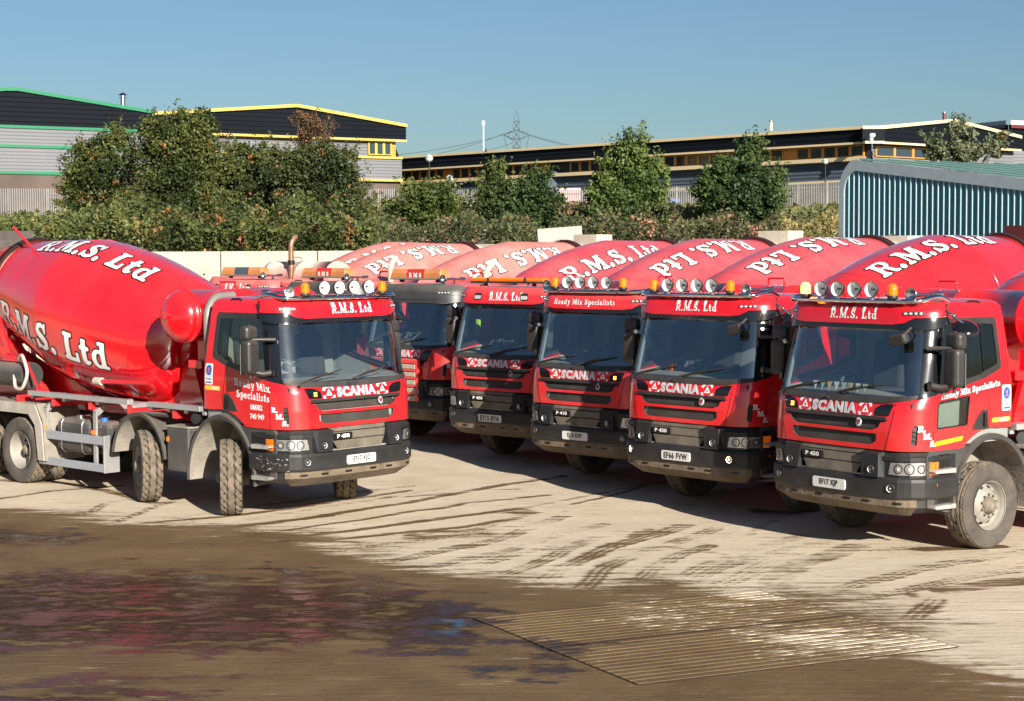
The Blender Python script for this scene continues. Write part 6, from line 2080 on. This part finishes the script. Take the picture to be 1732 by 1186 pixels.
    for u, v, D, lab in ((1304, 214, 165, 'short roof vent on the long warehouse'), (1597, 200, 158, 'little finial vent on the gable peak of the long warehouse')):
        p = at(u, v, D); mb = MB(); cyl(mb, (0, 0, -.4), (0, 0, .5), .16, CMAROON if u > 1500 else CCREAM, 10); cyl(mb, (0, 0, .42), (0, 0, .55), .24, STEEL, 10)
        tag(mb.build('roof_vent', None, p), lab, 'vent')
unit_long()

def unit_far():
    A = at(1640, 300, 190); B = at(1705, 300, 180); C_ = at(1900, 300, 190)
    root = empty('industrial_unit', (B[0], B[1], 6.6))
    tag(root, 'dark warehouse with maroon trim at the far right edge', 'warehouse')
    z = lambda u, v, D: at(u, v, D)[2]
    t0, t1 = z(1650, 217, 190), z(1706, 211, 180)
    wallstrip(root, 'upper_cladding', A, B, const(12), lin((0, t0), (1, t1)), CBLACK, .42)
    wallstrip(root, 'upper_cladding', B, C_, const(z(1720, 256, 182)), const(t1), CBLACK, .42)
    wallstrip(root, 'lower_cladding', B, C_, const(6), const(z(1720, 256, 182)), CGREY, .34)
    wallstrip(root, 'roof_edge', A, B, lin((0, t0), (1, t1)), lin((0, t0+.45), (1, t1+.45)), CROOF, 0, .3)
    wallstrip(root, 'roof_edge', B, C_, const(t1), const(t1+.45), CROOF, 0, .3)
    wallstrip(root, 'trim_band', B, C_, const(t1-.35), const(t1-.02), CMAROON, 0, .35)
    wallstrip(root, 'trim_band', A, B, lin((0, t0-.3), (1, t1-.35)), lin((0, t0), (1, t1-.02)), CMAROON, 0, .35)
    solid_body(root, [(A[0], A[1]+.4), (B[0], B[1]+.4), (C_[0], C_[1]+.4), (C_[0], C_[1]+40), (A[0], A[1]+50)], 5.5, 12.5, CBLACK)
    shift(root)
unit_far()

# ------------------------------------------------------------------ palisade fence
def fence(A, B, label):
    root = empty('palisade_fence', A[:2]+(hbank(A[0], A[1]),))
    tag(root, label, 'fence')
    m = mat('galvanised_pale', (.21, .21, .205), .5, .3, var=.15, vscale=1)
    d = Vector((B[0]-A[0], B[1]-A[1], 0)); L = d.length; e = d.normalized(); n = Vector((e.y, -e.x, 0))
    hz = lambda s: float(hbank(A[0]+e.x*s, A[1]+e.y*s))-root.location.z
    H = 2.3
    mb = MB(); s = 0
    while s < L:
        c = e*s; w = .045; z = hz(s)
        V = []
        for zz in (z-.3, z+H-.12):
            for a, b in ((-w, 0), (-w*.3, .03), (w*.3, .03), (w, 0)):
                p = c+e*a+n*b; V.append((p.x, p.y, zz))
        p = c+n*.02; V.append((p.x, p.y, z+H))
        mb.add(V, [[0, 1, 5, 4], [1, 2, 6, 5], [2, 3, 7, 6], [4, 5, 8], [5, 6, 8], [6, 7, 8]], m)
        s += .16
    mb.build('pales', root)
    mb = MB()
    for zz in (.35, H-.45):
        k = int(L/3)+1
        for i in range(k):
            a = e*(L*i/k); b = e*(L*(i+1)/k)
            tube(mb, [(a.x, a.y, hz(a.length)+zz), (b.x, b.y, hz(b.length)+zz)], .04, m, 4, smooth=False)
    mb.build('rail', root)
    mb = MB(); s = 0
    while s < L:
        c = e*s-n*.05; box(mb, (c.x, c.y, hz(s)+H/2-.2), (.09, .09, H+.3), m); s += 2.75
    mb.build('posts', root)
fence(at(-120, 330, 124), at(700, 330, 134), 'grey palisade fence in front of the left warehouses')
fence(at(705, 330, 134.5), at(1440, 330, 146), 'grey palisade fence in front of the long warehouse')

# ------------------------------------------------------------------ pylon, wires, mast, lamps
def pylon():
    D = 620; s = D/2900.
    base = at(874, 300, D); top = at(874, 187, D)
    root = empty('electricity_pylon', (base[0], D, 6))
    tag(root, 'lattice electricity pylon with wires far beyond the warehouses', 'pylon')
    m = mat('pylon_steel', (.10, .13, .15), .6, .4)
    H = top[2]-6
    def wid(z): return float(np.interp(z/H, [0, .55, .80, .92, 1], [4.2, 1.9, 1.3, 1.1, .05]))
    mb = MB(); r = .16
    zs = list(np.linspace(0, H*.92, 15))+[H]
    for sx, sy in ((1, 1), (1, -1), (-1, 1), (-1, -1)):
        tube(mb, [(sx*wid(z), sy*wid(z), z) for z in zs], r, m, 4)
    for a, b in zip(zs[:-1], zs[1:]):
        for q in (1, -1):
            tube(mb, [(-wid(a), q*wid(a), a), (wid(b), q*wid(b), b)], r*.6, m, 4)
            tube(mb, [(wid(a), q*wid(a), a), (-wid(b), q*wid(b), b)], r*.6, m, 4)
            tube(mb, [(q*wid(a), -wid(a), a), (q*wid(b), wid(b), b)], r*.6, m, 4)
            tube(mb, [(-wid(b), q*wid(b), b), (wid(b), q*wid(b), b)], r*.6, m, 4)
    mb.build('tower', root)
    za = at(874, 228, D)[2]-6
    mb = MB()
    for sx in (1, -1):
        for q in (1, -1):
            tube(mb, [(sx*1.5, q*1.2, za-1.6), (sx*4.6, 0, za)], r, m, 4); tube(mb, [(sx*1.5, q*1.2, za+1.2), (sx*4.6, 0, za)], r, m, 4)
            tube(mb, [(sx*2.6, q*.7, za-1), (sx*2.6, q*.7, za+.6)], r*.6, m, 4)
    mb.build('crossarm', root)
    wm = mat('wire_dark', (.06, .07, .08), .6)
    mb = MB()
    def wire(p, q, sag):
        P = [Vector(p)*(1-t)+Vector(q)*t-Vector((0, 0, sag*4*t*(1-t))) for t in np.linspace(0, 1, 14)]
        tube(mb, P, .085, wm, 4)
    l = root.location
    def W(u, v, D2):
        a = at(u, v, D2); return (a[0]-l.x, a[1]-l.y, a[2]-l.z)
    for dz in (0, 1.2):
        wire((-4.6, 0, za+dz*.3), W(560, 268+dz*6, 560), 2+dz); wire((4.6, 0, za-dz*.3), W(1200, 268+dz*4, 700), 3)
    wire((-1.6, 0, za-3), W(560, 285, 560), 3)
    wire((-4.6, 0, za), (-1.3, 0, za-8), 2); wire((4.6, 0, za), (1.3, 0, za-8), 2)
    mb.build('power_line', root)
pylon()
def mast():
    p = at(818, 275, 195); top = at(818, 207, 195)
    root = empty('roof_mast', (p[0], p[1], p[2]-1)); tag(root, 'thin white mast with a small box on top, above the long warehouse roof', 'mast')
    mb = MB(); cyl(mb, (0, 0, 0), (0, 0, top[2]-p[2]+1), .07, WHITE, 8); mb.build('pole', root)
    mb = MB(); box(mb, (0, 0, top[2]-p[2]+.9), (.35, .35, .5), WHITE, .05); box(mb, (0, 0, .8), (.25, .25, .6), WHITE, .03); mb.build('cap_box', root)
mast()
def lamp(u, vtop, D, label, r=.34):
    p = at(u, vtop, D); g = float(hbank(p[0], p[1]))
    root = empty('street_lamp', (p[0], p[1], g)); tag(root, label, 'street lamp', 'globe lamps by the warehouses')
    h = p[2]-g
    mb = MB(); cyl(mb, (0, 0, -.3), (0, 0, h-r*2), .06, INK, 8); cyl(mb, (0, 0, h-r*2.1), (0, 0, h-r*1.8), .14, INK, 10); mb.build('pole', root)
    mb = MB(); lathe(mb, [(r*math.sin(t)+.001, -r*math.cos(t)) for t in np.linspace(0, PI, 12)], mat('lamp_globe', (.42, .46, .46), .15, coat=.5), Matrix.Translation((0, 0, h-r)) @ Matrix.Rotation(-PI/2, 4, 'Y'), 18); mb.build('globe', root)
    mb = MB(); lathe(mb, [(r*1.1, 0), (r*.5, r*.35), (.001, r*.4)], INK, Matrix.Translation((0, 0, h-r*.8)) @ Matrix.Rotation(-PI/2, 4, 'Y'), 14); mb.build('cap', root)
lamp(726, 261, 150, 'tall globe street lamp before the left end of the long warehouse')
lamp(760, 296, 150, 'shorter globe street lamp just above the bush, right of the tall lamp')
lamp(1396, 268, 146, 'globe street lamp left of the blue shed', .26)
def board(u0, u1, v0, v1, D, name, label, cat, m, th=.08):
    a = at(u0, v1, D); b = at(u1, v0, D)
    mb = MB(); box(mb, (0, 0, 0), (b[0]-a[0], th, b[2]-a[2]), m, .01)
    for s in (-.35, .35): cyl(mb, ((b[0]-a[0])*s, .08, -(b[2]-a[2])/2-1.6), ((b[0]-a[0])*s, .08, -(b[2]-a[2])/2+.3), .05, STEEL, 8)
    tag(mb.build(name, None, ((a[0]+b[0])/2, D, (a[2]+b[2])/2)), label, cat)
board(815, 845, 306, 326, 132, 'sign_board', 'white sign board showing between two bushes by the fence', 'sign', WHITE)
GRAF = mat('graffiti_panel', (.60, .55, .52), .7, var=.1, dirt=(.60, .12, .16), damt=.6, dscale=2.6)
board(943, 982, 318, 348, 141, 'graffiti_panel', 'pale panel sprayed with pink graffiti behind the fence', 'panel', GRAF)
board(787, 820, 340, 360, 140.5, 'graffiti_panel', 'low pink and green sprayed panel behind the fence, left of the bush', 'panel', mat('graffiti_panel_pink', (.5, .36, .34), .7, dirt=(.25, .42, .2), damt=.6, dscale=.9))
board(1134, 1150, 336, 352, 145, 'blue_bin', 'small blue bin behind the fence, right of the pointed tree', 'bin', BLUECAP, .8)
mb = MB()
A_ = at(912, 417, 47); B_ = at(983, 391, 47)
box(mb, (0, 0, 0), (1.22, .05, .62), mat('scraped_white_board', (.50, .48, .45), .9, var=.2, dirt=(.22, .20, .17), damt=.7, dscale=4), .01, Matrix.Rotation(R(-4), 4, 'Y'))
for s in (-.4, .4): cyl(mb, (s, .05, -3.8), (s, .05, -.1), .03, STEEL, 8)
tag(mb.build('white_board', None, ((A_[0]+B_[0])/2, 47, (A_[2]+B_[2])/2)), 'scuffed white board standing behind the truck hoppers in front of the bushes', 'board')

# ------------------------------------------------------------------ vegetation
def leaf_mat(name, a, b):
    m = bpy.data.materials.new(name); m.use_nodes = True
    nt = m.node_tree; N = nt.nodes; L = nt.links; p = N['Principled BSDF']
    at_ = N.new('ShaderNodeAttribute'); at_.attribute_name = 'tint'
    L.new(at_.outputs['Color'], p.inputs['Base Color'])
    p.inputs['Roughness'].default_value = .55; p.inputs['Specular IOR Level'].default_value = .35
    tr = N.new('ShaderNodeBsdfTranslucent'); L.new(at_.outputs['Color'], tr.inputs[0])
    mx = N.new('ShaderNodeMixShader'); mx.inputs[0].default_value = .25
    L.new(p.outputs[0], mx.inputs[1]); L.new(tr.outputs[0], mx.inputs[2]); L.new(mx.outputs[0], N['Material Output'].inputs[0])
    return m
LEAF = leaf_mat('leaf', 0, 0)
BARK = mat('bark', (.085, .065, .045), .9, var=.3, bump=.5)
def leaves_mesh(name, C_, size, colr, aspect=.55, up=.35, rg=rng):
    """one bent leaf-clump quad pair per centre"""
    n = len(C_)
    nrm = rg.normal(size=(n, 3)); nrm[:, 2] = np.abs(nrm[:, 2])*.8+up; nrm[:, 1] -= .3
    nrm /= np.linalg.norm(nrm, axis=1, keepdims=True)
    t = rg.normal(size=(n, 3)); t -= nrm*np.sum(t*nrm, 1, keepdims=True); t /= np.linalg.norm(t, axis=1, keepdims=True)
    b = np.cross(nrm, t)
    s = size*(.6+.8*rg.random((n, 1)))
    w = s*aspect
    P = np.stack([C_-t*s*.5, C_-t*s*.05+b*w*.5+nrm*s*.08, C_+t*s*.5-nrm*s*.12, C_-t*s*.05-b*w*.5+nrm*s*.08], 1)
    V = P.reshape(-1, 3); F = np.arange(n*4).reshape(-1, 4)
    me = bpy.data.meshes.new(name)
    me.vertices.add(len(V)); me.vertices.foreach_set('co', V.astype(np.float32).ravel())
    me.loops.add(F.size); me.loops.foreach_set('vertex_index', F.ravel())
    me.polygons.add(n); me.polygons.foreach_set('loop_start', np.arange(0, F.size, 4)); me.polygons.foreach_set('loop_total', np.full(n, 4))
    me.update(calc_edges=True)
    ca = me.color_attributes.new('tint', 'FLOAT_COLOR', 'POINT')
    cc = np.repeat(np.concatenate([colr, np.ones((n, 1))], 1), 4, axis=0)
    ca.data.foreach_set('color', cc.astype(np.float32).ravel())
    me.materials.append(LEAF)
    return me
def tints(C_, base, alt, autumn, k, rg=rng, sc=1.1):
    """per-leaf colour: clumps of two greens, some clumps turned orange-brown"""
    n = len(C_)
    f = vnoise(C_[:, 0]*sc+50, C_[:, 2]*sc+C_[:, 1]*.7+50, 60)
    g = vnoise(C_[:, 0]*1.7+90, C_[:, 2]*1.9+C_[:, 1]+20, 61)
    f = np.clip((f-.3)/.4+rg.normal(size=n)*.25, 0, 1)[:, None]
    c = np.array(base)*(1-f)+np.array(alt)*f
    h = (g+rg.normal(size=n)*.06 > 1-k*.9)[:, None]
    au = np.array(autumn)*(.6+.9*rg.random((n, 1)))
    c = np.where(h, au, c)
    return np.clip(c*(.78+.60*rg.random((n, 1))), 0, 1)
def crown_points(blobs, n, rg=rng):
    """points in the outer shells of many small puffs scattered over a few big lobes"""
    out = []
    vol = np.array([b[3]*b[4]*b[5] for b in blobs])**.67; vol /= vol.sum()
    for (x, y, z, rx, ry, rz), f in zip(blobs, vol):
        m = int(n*f); k = max(7, int(m/110))
        d = rg.normal(size=(k, 3)); d /= np.linalg.norm(d, axis=1, keepdims=True)
        rr = (.30+.70*rg.random((k, 1))**.6)
        pc = d*rr*np.array([rx, ry, rz])
        pr = (.26+.26*rg.random(k))*min(rx, rz)
        q = rg.integers(0, k, m)
        dd = rg.normal(size=(m, 3)); dd /= np.linalg.norm(dd, axis=1, keepdims=True)
        P = pc[q]+dd*(pr[q]*(.45+.65*rg.random(m)))[:, None]*np.array([1.15, 1.1, .85])
        out.append(P+np.array([x, y, z]))
    return np.concatenate(out)
GREEN1 = (.036, .052, .014); GREEN2 = (.092, .110, .030); AUT = (.25, .12, .045)
def tree(name, px, blobs_px, D, n, label, cat='tree', base=GREEN1, alt=GREEN2, autumn=AUT, k=.12, size=.17, depth=.8, trunk=True, twigs=14, sprig=0, group=None):
    """blobs in photograph measure (u, v, ru, rv); built at distance D with real depth"""
    s = D/CF
    bl = []
    for (u, v, ru, rv) in blobs_px:
        p = at(u, v, D); bl.append((p[0], p[1]+rng.uniform(-.5, .5)*ru*s, p[2], ru*s, ru*s*depth, rv*s))
    cx = at(px, 400, D)[0]; gz = float(hbank(cx, D))
    root = empty(name, (cx, D, gz)); tag(root, label, cat, group)
    C_ = crown_points(bl, int(n*2.1))-np.array([cx, D, gz])
    C_ = C_[C_[:, 2] > -.2]
    # loose sprays that break the outline
    sp_ = []
    for i in range(90):
        b = bl[int(rng.integers(len(bl)))]
        d = rng.normal(size=3); d[2] = abs(d[2])*.9+.1; d /= np.linalg.norm(d)
        s0 = np.array(b[:3])+d*np.array(b[3:])*.9-np.array([cx, D, gz])
        d2 = d+np.array([0, 0, .5]); d2 /= np.linalg.norm(d2)
        L_ = rng.uniform(.2, .75)
        t_ = rng.random(16)[:, None]
        sp_.append(s0+d2*L_*t_+rng.normal(size=(16, 3))*.07)
    C_ = np.concatenate([C_]+sp_)
    me = leaves_mesh('crown', C_, size*.86, tints(C_, base, alt, autumn, k))
    link('crown', me, root)
    if trunk:
        mb = MB()
        top = max(b[2] for b in bl)-gz
        h = top*.55
        tube(mb, [(0, 0, -.4), (.05, 0, h*.4), (-.06, .05, h*.8), (0, 0, h)], [.13, .11, .08, .05], BARK, 8)
        for i in range(twigs):
            b = bl[i % len(bl)]
            e = Vector((b[0]-cx, b[1]-D, b[2]-gz))+Vector((rng.uniform(-.8, .8)*b[3], rng.uniform(-.8, .8)*b[4], rng.uniform(-.3, .95)*b[5]))
            z0 = h*rng.uniform(.15, .9)
            mid = (Vector((0, 0, z0))+e)/2+Vector((rng.uniform(-.2, .2), rng.uniform(-.2, .2), rng.uniform(-.1, .25)))
            tube(mb, [(0, 0, z0), mid, e], [.055, .035, .012], BARK, 5)
        mb.build('trunk', root)
    return root
GRP = 'trees on the bank behind the yard wall'
# the big mixed mass on the left: separate trees crowding together
tree('bushy_tree', 165, [(160, 300, 48, 60), (185, 245, 38, 34), (128, 340, 34, 50), (205, 300, 40, 55), (170, 375, 60, 45), (150, 262, 26, 28)], 78, 11500, 'leftmost bushy dark tree with a few orange leaves, beside the palisade fence', group=GRP, k=.20)
tree('bushy_tree', 290, [(300, 235, 58, 44), (270, 270, 50, 50), (340, 265, 50, 50), (300, 320, 75, 60), (290, 385, 85, 42), (330, 208, 34, 24), (265, 215, 28, 20), (375, 300, 30, 45), (230, 345, 45, 50), (360, 360, 45, 50)], 74, 21000, 'tallest dark green tree of the left clump with a rounded top', group=GRP, k=.13, autumn=(.30, .12, .035))
tree('bushy_tree', 430, [(430, 300, 50, 50), (400, 330, 42, 50), (455, 350, 55, 55), (425, 395, 60, 35), (470, 280, 28, 26), (405, 270, 30, 30), (440, 262, 24, 20), (480, 330, 40, 50)], 76, 16000, 'middle tree of the left clump, leaves mixed with brown patches', group=GRP, k=.17, autumn=(.34, .13, .05), base=(.034, .048, .016))
tree('bushy_tree', 550, [(545, 290, 52, 42), (500, 320, 42, 46), (585, 320, 36, 45), (545, 365, 70, 52), (600, 370, 30, 45), (520, 270, 26, 20), (580, 268, 22, 16)], 73, 15000, 'right-hand tree of the left clump with dry brown seed clusters', group=GRP, k=.16, autumn=(.33, .13, .055), base=(.034, .05, .018), alt=(.075, .09, .03))
tree('thin_tree', 530, [(530, 225, 34, 26), (530, 250, 30, 30), (515, 215, 14, 14)], 92, 1500, 'sparse reddish twiggy treetop against the yellow-trimmed warehouse', group=GRP, base=(.10, .055, .03), alt=(.13, .08, .04), k=.3, size=.14, twigs=46)
tree('round_bush', 720, [(720, 350, 52, 34), (690, 365, 40, 36), (752, 360, 38, 36), (715, 385, 60, 26), (700, 330, 26, 16), (745, 332, 22, 14)], 70, 9500, 'yellow-green rounded bush right of the left tree clump', 'bush', base=(.06, .085, .02), alt=(.14, .16, .04), k=.06)
tree('slim_tree', 836, [(836, 300, 17, 24), (838, 325, 28, 24), (830, 350, 30, 30), (845, 375, 40, 28)], 70, 5200, 'slim small tree with a narrow tip in front of the long warehouse windows', group=GRP, base=(.055, .08, .024), alt=(.11, .14, .04), k=.07)
tree('round_bush', 900, [(905, 330, 36, 30), (880, 355, 40, 36), (925, 360, 32, 36), (890, 390, 60, 28), (910, 305, 16, 12)], 69, 9500, 'dark green bush between the slim tree and the pointed tree', 'bush', base=(.040, .07, .022), alt=(.085, .125, .038), k=.06)
tree('pointed_tree', 1062, [(1070, 262, 26, 30), (1050, 290, 38, 30), (1090, 290, 38, 30), (1062, 330, 64, 40), (1062, 370, 66, 40), (1030, 350, 34, 45), (1100, 350, 30, 40), (1076, 243, 12, 14), (1020, 290, 16, 20)], 68, 15500, 'bright green tree with pointed top in the middle of the bank', group=GRP, base=(.055, .09, .022), alt=(.12, .165, .042), k=.05, autumn=(.25, .2, .05))
tree('bushy_tree', 1248, [(1262, 275, 24, 30), (1235, 300, 46, 32), (1285, 305, 40, 30), (1250, 345, 74, 36), (1215, 330, 40, 40), (1290, 350, 36, 34), (1272, 256, 13, 15), (1235, 385, 60, 26)], 66, 14500, 'broad dark green tree left of the blue shed', group=GRP, base=(.030, .055, .017), alt=(.070, .105, .030), k=.04)
tree('thin_tree', 1630, [(1580, 245, 24, 20), (1625, 240, 24, 26), (1610, 262, 50, 18), (1675, 258, 26, 18), (1690, 240, 12, 14), (1622, 222, 12, 16)], 112, 3300, 'sparse grey-green willow rising behind the shed roof', base=(.10, .125, .065), alt=(.17, .19, .11), k=.05, size=.26, twigs=30)

def scrub(name, spec, n, label, base, alt, autumn, k, size=.16, kind='stuff'):
    P = []
    for (u0, u1, v0, v1, D0, D1) in spec:
        m = int(n*abs(u1-u0)/sum(abs(q[1]-q[0]) for q in spec))
        u = rng.uniform(u0, u1, m); D = rng.uniform(D0, D1, m)
        x = (u-866)/CF*D
        # rolling top outline, clumpy
        top = v0+(v1-v0)*.55*vnoise(u/22., D*.25, 71)+5*rng.random(m)
        v = top+(v1-top)*rng.random(m)**1.6
        z = CH+(426-v)/CF*D-(u-866)*CRO/CF*D*-1*0
        z = np.array([at(a, b, c)[2] for a, b, c in zip(u, v, D)])
        P.append(np.stack([x, D, z], -1))
    P = np.concatenate(P)
    me = leaves_mesh(name, P, size, tints(P, base, alt, autumn, k, sc=1.6))
    o = link(name, me)
    if kind: tag(o, label, None, kind=kind)
scrub('bramble_thicket', [(-160, 100, 352, 425, 58, 66), (90, 260, 335, 425, 58, 66), (-160, 60, 360, 425, 60, 70)], 9000, 'tangled brambles along the top of the yard wall, left', (.075, .095, .028), (.15, .165, .05), (.30, .17, .07), .10)
scrub('bramble_thicket', [(600, 800, 360, 425, 58, 66), (780, 1320, 350, 425, 57, 64), (940, 1190, 338, 372, 66, 76)], 17000, 'dark brambles with dry leaves under the trees in the middle', (.045, .055, .022), (.11, .115, .05), (.30, .16, .10), .22, .15)
scrub('leafy_undergrowth', [(200, 640, 318, 428, 60, 68), (260, 640, 360, 428, 56, 60)], 17000, 'dark leafy growth filling the foot of the left tree clump above the wall', GREEN1, GREEN2, (.28, .13, .05), .20)
scrub('dry_scrub', [(1290, 1480, 345, 425, 62, 78), (1160, 1300, 330, 380, 70, 80)], 8500, 'yellowing weeds and scrub beside the blue shed', (.12, .12, .04), (.24, .20, .075), (.30, .20, .09), .2, .16)
scrub('bank_grass', [(-160, 140, 352, 395, 85, 118), (590, 860, 345, 385, 80, 118), (930, 1450, 338, 375, 85, 130)], 14000, 'long grass at the foot of the palisade fence', (.07, .09, .03), (.15, .16, .06), (.25, .19, .09), .15, .30)

# hi-vis vest on the cab seat of the black-visored truck
mb = MB()
HV = mat('hi_vis_yellow', (.55, .85, .05), .7)
box(mb, (0, 0, 0), (.10, .40, .42), HV, .04, Matrix.Rotation(R(-10), 4, 'Y'), seg=2)
box(mb, (.052, 0, -.05), (.012, .40, .05), LAMPW, 0, Matrix.Rotation(R(-10), 4, 'Y'))
a_ = R(-134)
px_, py_ = (.02, .55)
tag(mb.build('hi_vis_vest', None, (-1.14+px_*math.cos(a_)-py_*math.sin(a_), 33.0+px_*math.sin(a_)+py_*math.cos(a_), 2.12), (0, 0, a_)), 'bright yellow hi-vis vest over a seat inside the black-visored cab', 'vest')
